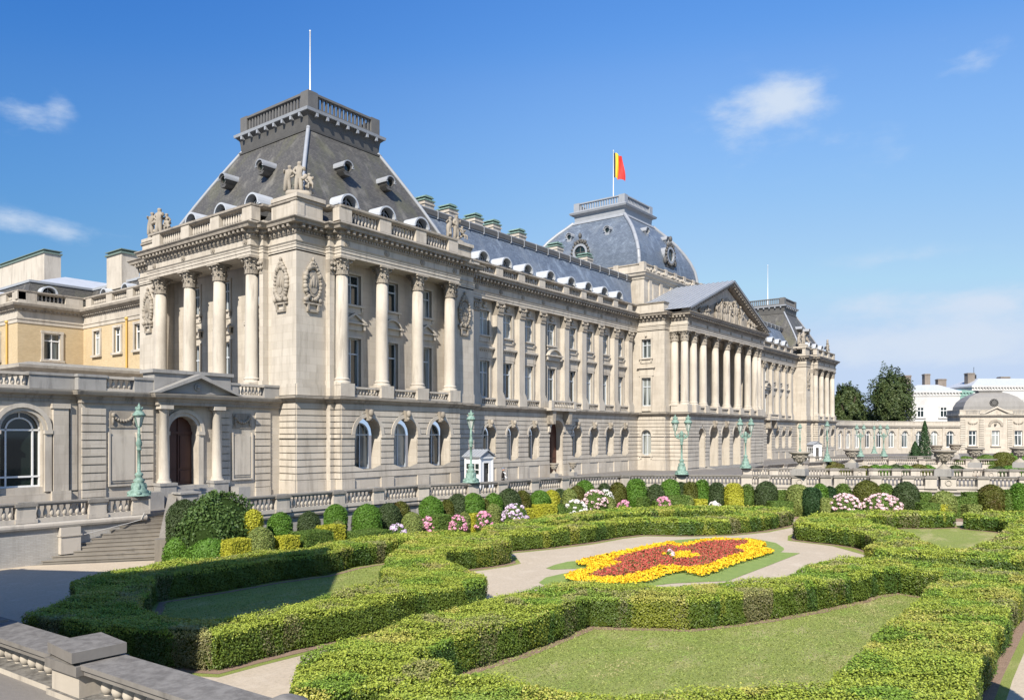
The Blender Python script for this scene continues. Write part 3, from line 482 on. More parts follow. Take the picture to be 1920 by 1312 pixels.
BAL = [(.055, 0), (.055, .04), (.075, .05), (.1, .16), (.085, .26), (.042, .38), (.05, .46), (.06, .5)]
def balusters(mb, F, s0, s1, o, z0, z1, sp=.29, n=6, mi=0, sc=1.0):
    k = max(1, int(round((s1-s0)/sp))); h = (z1-z0)/.5
    for i in range(k):
        s = s0+(i+.5)*(s1-s0)/k; mb.lathe(s, o, [(r_*sc, z0+z*h) for r_, z in BAL], n, mi, True, lambda a, b, z: F(a, b, z))
def panel_bal(F, s0, s1, o, z0, z1, name='balustrade'):
    """balcony or parapet infill between two pedestals"""
    mb = MB(); mb.box(F, s0, s1, o-.32, o, z0, z0+.14); mb.box(F, s0, s1, o-.34, o+.02, z1-.13, z1); balusters(mb, F, s0+.05, s1-.05, o-.16, z0+.14, z1-.13); part(mb, name, 'stone_rail')
def surround(mb, F, m, z0, z1, w, o, t=.17, d=.1, ears=False):
    h = w/2
    mb.box(F, m-h-t, m-h, o-.05, o+d, z0, z1); mb.box(F, m+h, m+h+t, o-.05, o+d, z0, z1); mb.box(F, m-h-t*1.15, m+h+t*1.15, o-.05, o+d*1.1, z1, z1+t)
def sill(mb, F, m, z, w, o, br=True):
    h = w/2+.25; mb.box(F, m-h, m+h, o-.05, o+.24, z-.14, z)
    mb.box(F, m-h+.1, m+h-.1, o-.05, o+.08, z-.6, z-.14)
    if br:
        for q in (-1, 1): mb.trap(F, (m+q*(h-.18)-.08, m+q*(h-.18)+.08), (m+q*(h-.18)-.08, m+q*(h-.18)+.08), o, o+.17, z-.45, z-.14)
def win_pediment(mb, F, m, z, w, o, kind):
    h = w/2+.38
    mb.box(F, m-h+.1, m+h-.1, o-.05, o+.12, z-.55, z-.12); mb.box(F, m-h, m+h, o-.05, o+.36, z-.12, z)
    for q in (-1, 1): mb.box(F, m+q*(h-.2)-.1, m+q*(h-.2)+.1, o, o+.28, z-.5, z-.12)
    if kind == 'tri':
        mb.prism(F, [(m-h, z), (m+h, z), (m, z+.62)], o-.05, o+.16)
        for q in (-1, 1): mb.prism(F, [(m+q*h, z), (m+q*(h-.3), z), (m, z+.5), (m, z+.66)], o+.16, o+.38)
    elif kind == 'seg':
        P = [(m+h*math.sin(t), z-.9+1.55*math.cos(t)) for t in [i*.95/6 for i in range(-6, 7)]]; P = [(x, max(z, zz)) for x, zz in P]
        mb.prism(F, [(m-h, z)]+P+[(m+h, z)], o-.05, o+.16)
        for a, b in zip(P, P[1:]): mb.hexa([F(a[0], o+.16, a[1]-.14), F(b[0], o+.16, b[1]-.14), F(b[0], o+.38, b[1]-.14), F(a[0], o+.38, a[1]-.14), F(a[0], o+.16, a[1]), F(b[0], o+.16, b[1]), F(b[0], o+.38, b[1]), F(a[0], o+.38, a[1])])
def keystone(mb, F, m, z, o, sc=1.0):
    mb.trap(F, (m-.16*sc, m+.16*sc), (m-.26*sc, m+.26*sc), o-.1, o+.2*sc, z-.28*sc, z+.5*sc); mb.blob(F(m, o+.26*sc, z+.24*sc), (.2*sc, .2*sc, .27*sc), 7, 6); mb.blob(F(m, o+.2*sc, z-.08*sc), (.14*sc, .14*sc, .2*sc), 6, 5)
def cartouche(F, m, z, o, sc=1.0):
    mb = MB(); E = [(m+.42*sc*math.cos(i*math.pi/10), z+.8*sc*math.sin(i*math.pi/10)) for i in range(20)]; mb.prism(F, E, o-.05, o+.12)
    E2 = [(m+.3*sc*math.cos(i*math.pi/10), z+.62*sc*math.sin(i*math.pi/10)) for i in range(20)]; mb.prism(F, E2, o+.1, o+.16)
    mb.blob(F(m, o+.17, z+.12), (.15*sc, .07, .36*sc), 7, 6); [mb.blob(F(m+q*.17*sc, o+.17, z-.02*sc), (.1*sc, .06, .26*sc), 6, 5) for q in (-1, 1)]
    for q in (-1, 1): mb.blob(F(m+q*.5*sc, o+.1, z-1.0*sc), (.2*sc, .12, .16*sc), 6, 5)
    rr = random.Random(int(m*100))
    for i in range(26):
        a = i*2*math.pi/26; x, zz = m+.56*sc*math.cos(a), z+.98*sc*math.sin(a); s_ = rr.uniform(.1, .19)*sc; mb.blob(F(x, o+.08, zz), (s_, s_, s_*1.1), 6, 4)
    for i in range(7): a = math.pi*(.25+.5*i/6); mb.blob(F(m+.42*sc*math.cos(a), o+.1, z+1.2*sc*math.sin(a)-.0), (.12*sc, .12*sc, .13*sc), 6, 4)
    mb.blob(F(m, o+.12, z+1.42*sc), (.1*sc, .1*sc, .16*sc), 6, 4)
    mb.box(F, m-.42*sc, m+.42*sc, o-.02, o+.12, z-1.7*sc, z-1.55*sc)
    for q in (-1, 1): mb.box(F, m+q*.36*sc-.06, m+q*.36*sc+.06, o-.02, o+.16, z-1.62*sc, z-1.25*sc)
    mb.box(F, m-.6*sc, m+.6*sc, o-.02, o+.14, z-1.25*sc, z-1.15*sc)
    part(mb, 'cartouche', 'stone_carved')
def oculus(F, s, z, o0, o1, r=.31, mats=('lead_dark', 'glass_dark'), hood=True):
    mb = MB(); arch = lambda a, b, oo0, oo1, n=14: [mb.hexa([F(s+a*math.cos(t0), oo0, z+a*math.sin(t0)), F(s+a*math.cos(t1), oo0, z+a*math.sin(t1)), F(s+b*math.cos(t1), oo0, z+b*math.sin(t1)), F(s+b*math.cos(t0), oo0, z+b*math.sin(t0)), F(s+a*math.cos(t0), oo1, z+a*math.sin(t0)), F(s+a*math.cos(t1), oo1, z+a*math.sin(t1)), F(s+b*math.cos(t1), oo1, z+b*math.sin(t1)), F(s+b*math.cos(t0), oo1, z+b*math.sin(t0))]) for t0, t1 in [(2*math.pi*i/n, 2*math.pi*(i+1)/n) for i in range(n)]]
    arch(r, r*1.35, o0, o1)
    if hood: arch_ring(mb, F, s, z+.05, r*1.35, r*1.6, o0, o1+.12, 8, 1); mb.box(F, s-r*1.7, s-r*1.2, o0, o1+.12, z-.02, z+.1, 1); mb.box(F, s+r*1.2, s+r*1.7, o0, o1+.12, z-.02, z+.1, 1); mb.trap(F, (s-.25, s+.25), (s-.45, s+.45), o0, o1, z-r*1.9, z-r*1.2)
    ob = part(mb, 'dormer', [mats[0], 'lead']); p = MB(); p.prism(F, [(s+r*math.cos(i*math.pi/7), z+r*math.sin(i*math.pi/7)) for i in range(14)], o1-.25, o1-.2); p.build('pane', mats[1], ob)
def dormer(F, s, zb, o_back, o_front, r=.72, h=.75):
    mb = MB(); zs = zb+h
    arch_ring(mb, F, s, zs, r, r+.13, o_back, o_front+.14, 12, 1)
    for q in (-1, 1): mb.box(F, s+q*(r+.065)-.065, s+q*(r+.065)+.065, o_back, o_front, zb, zs, 0); mb.box(F, s+q*(r+.16)-.16, s+q*(r+.16)+.16, o_back, o_front+.1, zs-.1, zs-.004, 1)
    arch_ring(mb, F, s, zs, r*.5, r*.58, o_front-.42, o_front-.3, 10, 2); mb.box(F, s-r, s+r, o_front-.42, o_front-.3, zs-.05, zs+.03, 2); mb.box(F, s-.04, s+.04, o_front-.42, o_front-.305, zb, zs+r*.98, 2)
    mb.box(F, s-r-.13, s+r+.13, o_back, o_front+.05, zb-.12, zb, 0)
    ob = part(mb, 'dormer', ['lead_dark', 'lead_white', 'lead'])
    p = MB(); p.prism(F, [(s-r, zb), (s+r, zb)]+[(s+r*math.cos(i*math.pi/10), zs+r*math.sin(i*math.pi/10)) for i in range(11)], o_front-.5, o_front-.45); p.build('pane', 'glass_dark', ob)
TW = [36.29, 39.95, 43.62]; TY = [47.64, 51.56, 55.6]
def platform_balustrade(X0, X1, Y0, Y1, z0, z1, mat_):
    mb = MB(); ring = [(X0, Y1), (X0, Y0), (X1, Y0), (X1, Y1)]
    mb.sweep(ring, [(-.3, z0), (0, z0), (0, z0+.18), (-.3, z0+.18)], closed=True); mb.sweep(ring, [(-.35, z1-.17), (.05, z1-.17), (.05, z1), (-.35, z1)], closed=True)
    for a, b in zip(ring, ring[1:]+ring[:1]):
        dx, dy = b[0]-a[0], b[1]-a[1]; l = math.hypot(dx, dy); F = FD(a[0], a[1], dx/l, dy/l)
        for q in ((-.06, .85), (l-.85, l-.364)): mb.box(F, q[0], q[1], -.36, .06, z0, z1+.06)
        n = int((l-1.7)/.38)
        for i in range(n): s = .85+(l-1.7)*(i+.5)/n; mb.box(F, s-.085, s+.085, -.24, -.08, z0+.18, z1-.17)
    part(mb, 'roof_balustrade', mat_)
def tower(m):
    P = lambda F: mir(F, m)
    w = MB(); F = P(FX(41.59)); L = P(FY(31.13)); bay = P(FX(40.5)); lb = P(FY(30.05))
    gops = [(c-1.22, c+1.22, 1.75, 4.15, True) for c in TW]
    wall(w, bay, 33.95, 45.95, 0, 6.3, gops, 0, .95)
    courses(w, bay, 33.95, 45.95, ZL, gops); courses(w, bay, 33.95, 45.95, ZU, gops, ring=.3); courses(w, bay, 33.95, 45.95, [3.93, 4.17], gops, .13, 0, 0)
    courses(w, bay, 33.95, 45.95, [0, 1.15], [(c-1.22, c+1.22, -1, 4.15, True) for c in TW], .11, 0, 0)
    for a, b in ((31.13, 33.53), (46.4, 49.0)):
        wall(w, F, a, b, 0, 16.3); courses(w, F, a, b, ZL); courses(w, F, a, b, ZU); courses(w, F, a, b, [3.93, 4.17], (), .13, 0); courses(w, F, a, b, [0, 1.15], (), .11, 0); courses(w, F, a, b, [6.76, 7.5], (), .1, 0)
    for a, b in ((33.53, 33.95), (45.95, 46.4)):
        G = P(FX(41.17)); w.box(G, a+.004, b-.004, -.9, 0, 0, 6.3); courses(w, G, a, b, ZL); courses(w, G, a, b, ZU); courses(w, G, a, b, [3.93, 4.17], (), .13, 0); courses(w, G, a, b, [0, 1.15], (), .11, 0)
        w.box(G, a+.004, b-.004, -1.1, 0, 6.76, 16.2); w.box(G, a-.05, b+.05, -.9, .1, 6.76, 7.5); w.box(G, a-.04, b+.04, -.9, .08, 7.5, 7.8)
    for a, b in ((41.59, 44.62), (59.1, 62.1)):
        wall(w, L, a, b, 0, 16.3); courses(w, L, a, b, ZL); courses(w, L, a, b, ZU); courses(w, L, a, b, [3.93, 4.17], (), .13, 0); courses(w, L, a, b, [0, 1.15], (), .11, 0); courses(w, L, a, b, [6.76, 7.5], (), .1, 0)
    for a, b in ((44.62, 45.05), (58.7, 59.1)):
        G = P(FY(30.71)); w.box(G, a+.004, b-.004, -1.2, 0, 0, 6.3); w.box(G, a+.004, b-.004, -1.7, 0, 6.76, 16.2); w.box(G, a-.05, b+.05, -1.2, .1, 6.76, 7.5); w.box(G, a-.04, b+.04, -1.2, .08, 7.5, 7.8)
    wall(w, lb, 45.05, 58.7, 0, 6.3)
    # upper walls set back behind the columns
    R = P(FX(42.1)); ops = [(c-.75, c+.75, 13.35, 15.5, False) for c in TW]; wall(w, R, 33.8, 46.1, 12.2, 16.3, ops, 0, .4); wall(w, R, 33.8, 46.1, 6.7, 12.2, [(c-.75, c+.75, 7.55, 11.0, False) for c in TW], 0, .4)
    RL = P(FY(32.2)); wall(w, RL, 44.9, 58.8, 12.2, 16.3, [(c-.75, c+.75, 13.35, 15.5, False) for c in TY], 0, .4); wall(w, RL, 44.9, 58.8, 6.7, 12.2, [(c-.75, c+.75, 7.55, 11.0, False) for c in TY], 0, .4)
    w.poly([P(ident)(33.9, 40.6, 6.74), P(ident)(46, 40.6, 6.74), P(ident)(46, 42.2, 6.74), P(ident)(33.9, 42.2, 6.74)]); w.poly([P(ident)(30.2, 45, 6.74), P(ident)(30.2, 58.8, 6.74), P(ident)(32.3, 58.8, 6.74), P(ident)(32.3, 45, 6.74)])
    # far side walls
    wall(w, P(lambda s, o, z: (49.0+o, s, z)), 41.59, 44, 0, 16.3); wall(w, P(lambda s, o, z: (s, 62.1+o, z)), 31.13, 49, 0, 18.3)
    w.box(bay, 33.952, 34.9, -1.2, -.01, 0, 6.3); w.box(bay, 45.0, 45.948, -1.2, -.01, 0, 6.3); w.box(lb, 45.052, 46, -1.2, -.01, 0, 6.3); w.box(lb, 57.7, 58.698, -1.2, -.01, 0, 6.3)
    for Fr, s0, sg in ((bay, 33.95, 1), (bay, 45.95, -1), (lb, 45.05, 1), (lb, 58.7, -1)):
        Fs = lambda s, o, z, Fr=Fr, s0=s0, sg=sg: Fr(s0-sg*o, -s, z)
        courses(w, Fs, 0, .7, ZL); courses(w, Fs, 0, .7, ZU); courses(w, Fs, 0, .7, [3.93, 4.17], (), .13, 0)
    part(w, 'wall', 'stone')
    def one(name, mats, *fs):
        t = MB()
        for f in fs: f(t)
        part(t, name, mats)
    for Fr, cs in ((R, TW), (RL, TY)):
        for i, c in enumerate(cs):
            one('window_surround', 'stone_plain', lambda t: surround(t, Fr, c, 13.35, 15.5, 1.5, 0), lambda t: sill(t, Fr, c, 13.35, 1.5, 0))
            one('window_surround', 'stone_plain', lambda t: surround(t, Fr, c, 7.55, 11.0, 1.5, 0), lambda t: win_pediment(t, Fr, c, 12.12, 1.5, 0, 'seg' if i == 1 else 'tri'))
    for c in TW:
        one('window_surround', 'stone_plain', lambda t: arch_ring(t, bay, c, 4.15, 1.22, 1.5, -.05, .13, 14)); one('window_sill', 'stone_plain', lambda t: sill(t, bay, c, 1.75, 1.5, -.5), lambda t: t.box(bay, c-1.2, c+1.2, -.95, -.3, .95, 1.55))
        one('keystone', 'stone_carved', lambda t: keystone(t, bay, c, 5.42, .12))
    for Fr, cs in ((bay, [34.45, 38.13, 41.77, 45.4]), (lb, [45.68, 49.6, 53.53, 57.69])):
        for c in cs: one('pedestal', 'stone_plain', lambda t: t.box(Fr, c-.6, c+.6, -1.1, .1, 6.76, 7.5))
    for Fr, cs in ((bay, [34.45, 38.13, 41.77, 45.4]), (lb, [45.68, 49.6, 53.53, 57.69])):
        for a, b in zip(cs, cs[1:]): panel_bal(Fr, a+.6, b-.6, -.1, 6.76, 7.45)
    for c in TW:
        pwindow(R, c, 13.35, 15.5, 1.5, -.3); pwindow(R, c, 7.55, 11.0, 1.5, -.3); pwindow(bay, c, 1.75, 4.15, 1.7, -.9, True)
        ib = MB(); ib.box(bay, c-.75, c+.75, -.8, -.75, .1, .85); [ib.box(bay, c-.7+.2*i, c-.66+.2*i, -.75, -.7, .1, .85) for i in range(8)]; part(ib, 'basement_grille', 'iron')
    for c in TY: pwindow(RL, c, 13.35, 15.5, 1.5, -.3); pwindow(RL, c, 7.55, 11.0, 1.5, -.3)
    for x in (34.45, 38.13, 41.77, 45.4): column(190-x if m else x, 41.02)
    for y in (45.68, 49.6, 53.53, 57.69): column(190-30.57 if m else 30.57, y)
    for Fr, s in ((P(FX(41.17)), 33.74), (P(FX(41.17)), 46.18), (P(FY(30.71)), 44.84), (P(FY(30.71)), 58.9)):
        cb = MB(); cb.trap(Fr, (s-.2, s+.2), (s-.26, s+.26), -.4, .03, 15.0, 16.0)
        for z in (15.35, 15.7): [cb.blob(Fr(s+q*.13, .1, z), (.12, .12, .14), 6, 5) for q in (-1, 1)]
        part(cb, 'capital', 'stone_carved')
    cartouche(F, 32.4, 14.2, .02, 1.12); cartouche(F, 47.75, 14.2, .02, 1.12); cartouche(L, 43.1, 14.2, .02, 1.12)
    if not m: cartouche(L, 60.6, 14.2, .02, 1.12)
    # parapet
    p = MB(); O2 = OUT[1:]; o2 = [q for q in O2]
    p.sweep(o2, [(-.75, 18.3), (-.12, 18.3), (-.12, 18.62), (-.2, 18.66), (-.75, 18.66)], P(ident)); p.sweep(o2, [(-.8, 19.5), (-.16, 19.5), (-.06, 19.58), (-.06, 19.72), (-.8, 19.78)], P(ident), mats=[0, 1, 1, 1])
    for Fr, ss, o in ((F, ((31.24, 33.4), (46.5, 48.9)), -.16), (L, ((41.7, 44.5), (59.2, 62)), -.16)):
        for a, b in ss: p.box(Fr, a, b, -.75, o, 18.6, 19.52)
    for Fr, ss in ((bay, (34.45, 38.13, 41.77, 45.4)), (lb, (45.68, 49.6, 53.53, 57.69))):
        for s in ss: p.box(Fr, s-.55, s+.55, -.8, -.12, 18.64, 19.52)
    for x0, y0, x1, y1 in ((30.9, 41.3, 33.5, 44.4), (30.9, 59.2, 33.5, 61.9), (46.6, 41.3, 49.0, 43.9)):
        p.box(P(ident), x0+.25, x1, y0+.25, y1, 19.74, 20.0)
    part(p, 'parapet', ['stone', 'stone_weathered'])
    for Fr, cs in ((bay, [34.45, 38.13, 41.77, 45.4]), (lb, [45.68, 49.6, 53.53, 57.69])):
        for a, b in zip(cs, cs[1:]):
            q = MB(); q.box(Fr, a+.5, b-.5, -.5, -.34, 18.6, 18.68); q.box(Fr, a+.5, b-.5, -.5, -.34, 19.46, 19.53); balusters(q, Fr, a+.6, b-.6, -.42, 18.66, 19.5, .3); part(q, 'parapet_balusters', 'stone_rail')
    # roof
    b0 = (31.95, 48.2, 42.4, 61.3); t0 = (36.5, 43.5, 47.3, 55.9); I = P(ident); rf = MB(); zb, zt = 18.3, 27.3
    B = [(b0[0], b0[2]), (b0[1], b0[2]), (b0[1], b0[3]), (b0[0], b0[3])]; T = [(t0[0], t0[2]), (t0[1], t0[2]), (t0[1], t0[3]), (t0[0], t0[3])]
    for i in range(4):
        j = (i+1) % 4; rows = []
        for k in range(7):
            u = k/6; g = u-.035*math.sin(math.pi*u)
            rows.append(((B[i][0]*(1-g)+T[i][0]*g, B[i][1]*(1-g)+T[i][1]*g), (B[j][0]*(1-g)+T[j][0]*g, B[j][1]*(1-g)+T[j][1]*g), zb+(zt-zb)*u))
        for a, b in zip(rows, rows[1:]): rf.poly([I(*a[0], a[2]), I(*a[1], a[2]), I(*b[1], b[2]), I(*b[0], b[2])])
    roof = part(rf, 'roof', 'slate')
    for i in range(4):
        hp = MB(); pts = []
        for k in range(7):
            u = k/6; g = u-.035*math.sin(math.pi*u); pts.append(I(B[i][0]*(1-g)+T[i][0]*g, B[i][1]*(1-g)+T[i][1]*g, zb+(zt-zb)*u+.03))
        hp.tube(pts, .15, 8); hp.build('hip_flashing', 'lead', roof)
    fr = MB(); ring = [(t0[0], t0[3]), (t0[0], t0[2]), (t0[1], t0[2]), (t0[1], t0[3])]
    if m: ring = [(190-x, y) for x, y in ring][::-1]
    fr.sweep(ring, [(-.5, 27.0), (.22, 27.05), (.25, 27.2), (.05, 27.3), (.1, 27.9), (.15, 28.2), (.35, 28.4), (-.5, 28.4)], closed=True)
    fr.sweep(ring, [(.2, 28.4), (.46, 28.45), (.5, 28.66), (.3, 28.74), (-.5, 28.85)], closed=True, mi=1); dentils(fr, ring+[ring[0]], 28.15, 28.42, .1, .46, .2, 1.05, 1)
    xs, ys = [q[0] for q in ring], [q[1] for q in ring]; fr.poly([(min(xs), min(ys), 28.83), (max(xs), min(ys), 28.83), (max(xs), max(ys), 28.83), (min(xs), max(ys), 28.83)], 1)
    part(fr, 'roof_cornice', ['lead_dark', 'lead'])
    platform_balustrade(min(xs)-.05, max(xs)+.05, min(ys)-.05, max(ys)+.05, 28.8, 30.05, 'lead_mid')
    for c in TW: dormer(P(FX(43.0)), c, 19.7, -2.2, .55)
    for c in TY: dormer(P(FY(32.5)), c, 19.7, -2.2, .55)
    for c in (37.8, 42.1): oculus(P(FX(45.1)), c, 24.0, -.6, .75)
    for c in (49.3, 54.2): oculus(P(FY(34.45)), c, 24.0, -.6, .75)
tower(0); tower(1)

WP = [51.4, 54.78, 58.16, 61.54, 65.84, 69.2, 72.6, 75.98, 79.3]
WC = [(a+b)/2 for a, b in zip(WP, WP[1:])]
def wing(m):
    P = lambda F: mir(F, m); G = P(FX(43.25)); U = P(FX(43.85)); w = MB()
    gops = [((c-.9, c+.9, 1.75, 4.1, True) if i != 3 else (c-1.2, c+1.2, .15, 4.4, True)) for i, c in enumerate(WC)]
    wall(w, G, 49, 80.8, 0, 6.3, gops, 0, .85); courses(w, G, 49, 80.8, ZL, gops); courses(w, G, 49, 80.8, ZU, gops, ring=.25); courses(w, G, 49, 80.8, [3.93, 4.17], gops, .13, 0, 0)
    courses(w, G, 49, 80.8, [0, 1.15], [(a, b, -1, d, e_) for a, b, _, d, e_ in gops], .11, 0, 0)
    ww = .68; wall(w, U, 49, 80.8, 12.3, 16.3, [(c-ww, c+ww, 13.1, 15.3, False) for c in WC], 0, .38); wall(w, U, 49, 80.8, 6.7, 12.3, [(c-ww, c+ww, 7.5, 10.8, False) for c in WC], 0, .38)
    w.box(U, 49, 80.8, 0, .62, 6.7, 6.78)
    part(w, 'wall', 'stone')
    for i, c in enumerate(WC):
        t = MB(); surround(t, U, c, 13.1, 15.3, 2*ww, 0); sill(t, U, c, 13.1, 2*ww, 0); t.blob(U(c, .12, 15.68), (.3, .14, .2), 8, 5); t.blob(U(c, .2, 15.9), (.16, .14, .16), 7, 5); part(t, 'window_surround', 'stone_plain')
        t = MB(); surround(t, U, c, 7.5, 10.8, 2*ww, 0)
        t.box(U, c-1.05, c+1.05, 0, .1, 11.0, 11.9); t.box(U, c-1.2, c+1.2, 0, .34, 11.9, 12.05); t.box(U, c-1.1, c+1.1, 0, .22, 11.78, 11.9)
        for q in range(7): t.box(U, c-.9+.3*q-.06, c-.9+.3*q+.06, .1, .18, 11.64, 11.76)
        if i == 3: win_pediment(t, U, c, 12.1, 2.0, .25, 'seg')
        part(t, 'window_surround', 'stone_plain')
        if i != 3:
            t = MB(); sill(t, G, c, 1.75, 1.3, -.45); t.box(G, c-.88, c+.88, -.8, -.3, .95, 1.55); part(t, 'window_sill', 'stone_plain')
            t = MB(); arch_ring(t, G, c, 4.1, .9, 1.1, -.05, .12, 12); part(t, 'window_surround', 'stone_plain'); kb = MB(); keystone(kb, G, c, 5.05, .12, .9); part(kb, 'keystone', 'stone_carved')
        else:
            t = MB(); arch_ring(t, G, c, 4.4, 1.2, 1.5, -.05, .22, 14); part(t, 'door_surround', 'stone_plain')
            for q in (-1, 1): kb = MB(); kb.trap(G, (c+q*1.45-.2, c+q*1.45+.2), (c+q*1.45-.3, c+q*1.45+.3), 0, .85, 5.2, 6.5); kb.blob(G(c+q*1.45, .55, 5.5), (.3, .35, .4), 8, 6); part(kb, 'bracket', 'stone_carved')
    for s in WP: t = MB(); t.box(G, s-.6, s+.6, -.5, .1, 6.76, 7.5); part(t, 'pedestal', 'stone_plain')
    for s in WP: pilaster(U, s, .18)
    c = WC[3]; b = MB(); b.box(G, c-2.2, c+2.2, 0, 1.0, 6.5, 6.78); b.box(G, c-2.2, c+2.2, .68, 1.0, 7.35, 7.5); [b.box(G, c+q*2.0-.2, c+q*2.0+.2, .66, 1.02, 6.78, 7.36) for q in (-1, 1)]; balusters(b, G, c-1.8, c+1.8, .84, 6.78, 7.35); part(b, 'balcony', 'stone_rail')
    for i, (a, bb) in enumerate(zip(WP, WP[1:])):
        if i != 3: panel_bal(G, a+.6, bb-.6, -.05, 6.76, 7.45)
    for i, c in enumerate(WC):
        pwindow(U, c, 13.1, 15.3, 2*ww, -.3); pwindow(U, c, 7.5, 10.8, 2*ww, -.3)
        if i != 3:
            pwindow(G, c, 1.75, 4.1, 1.3, -.8, True); ib = MB(); ib.box(G, c-.6, c+.6, -.7, -.65, .1, .85); part(ib, 'basement_grille', 'iron')
        else:
            d = MB(); d.prism(G, [(c-1.2, .15), (c+1.2, .15)]+[(c+1.2*math.cos(k*math.pi/10), 4.4+1.2*math.sin(k*math.pi/10)) for k in range(11)], -.85, -.75)
            for q in (-1, 1):
                for z0, z1 in ((.4, 1.6), (1.8, 4.1)): d.box(G, c+q*.6-.4, c+q*.6+.4, -.76, -.7, z0, z1)
            part(d, 'door', 'door')
    # parapet, roof, dormers, chimneys
    p = MB(); pa = [(49.0, 43.25), (80.8, 43.25)]
    p.sweep(pa, [(-.75, 18.3), (-.12, 18.3), (-.12, 18.62), (-.2, 18.66), (-.75, 18.66)], P(ident)); p.sweep(pa, [(-.8, 19.3), (-.16, 19.3), (-.06, 19.36), (-.06, 19.5), (-.8, 19.56)], P(ident), mats=[0, 1, 1, 1])
    for s in WP: p.box(G, s-.5, s+.5, -.8, -.12, 18.64, 19.32)
    part(p, 'parapet', ['stone', 'stone_weathered'])
    for a, bb in zip(WP, WP[1:]): q = MB(); q.box(G, a+.45, bb-.45, -.5, -.34, 18.6, 18.68); q.box(G, a+.45, bb-.45, -.5, -.34, 19.26, 19.33); balusters(q, G, a+.5, bb-.5, -.42, 18.66, 19.3, .3); part(q, 'parapet_balusters', 'stone_rail')
    I = P(ident); rf = MB(); rf.poly([I(47, 44.1, 18.4), I(81.2, 44.1, 18.4), I(86, 47.0, 23.5), I(47, 47.0, 23.5)]); rf.poly([I(44, 47.4, 23.9), I(86.2, 47.4, 23.9), I(86.2, 52, 24.4), I(44, 52, 24.4)], 0); rf.poly([I(44, 52, 24.4), I(86.2, 52, 24.4), I(86.2, 58, 20), I(44, 58, 20)])
    rf.box(I, 81.0, 86, 44.15, 44.3, 18.3, 19.0); roof = part(rf, 'roof', 'slate_blue')
    rg = MB(); rg.box(I, 44, 86.1, 46.85, 47.5, 24.0, 24.12, 1); rg.box(I, 44, 86.1, 46.75, 47.45, 23.55, 24.0, 0); rg.box(I, 44, 86.1, 46.85, 47.4, 23.4, 23.55, 1)
    for k in range(18): x = 48+2.15*k; rg.box(I, x, x+.06, 46.7, 47.0, 23.35, 24.1, 1)
    rg.build('ridge_flashing', ['lead_dark', 'lead'], roof)
    for c in WC: dormer(P(FX(44.6)), c, 19.1, -2.2, .65, .68, .8)
    for x, z in CHIMNEYS:
        ch = MB(); ch.box(I, x-.62, x+.62, 49.3, 50.8, 23.5, 25.8); ch.box(I, x-.7, x+.7, 49.22, 50.88, 25.45, 25.6); o = part(ch, 'chimney', 'stone_plain')
        cp = MB(); cp.box(I, x-.72, x+.72, 49.2, 50.9, 25.8, 25.92); cp.box(I, x-.5, x+.5, 49.45, 50.65, 25.92, 26.12, 1); cp.box(I, x-.62, x+.62, 49.3, 50.8, 26.12, 26.2); cp.trap(I, (x-.62, x+.62), (x-.4, x+.4), 49.35, 50.75, 26.2, 26.32); cp.build('chimney_cap', ['copper', 'iron'], o)
wing(0); wing(1)

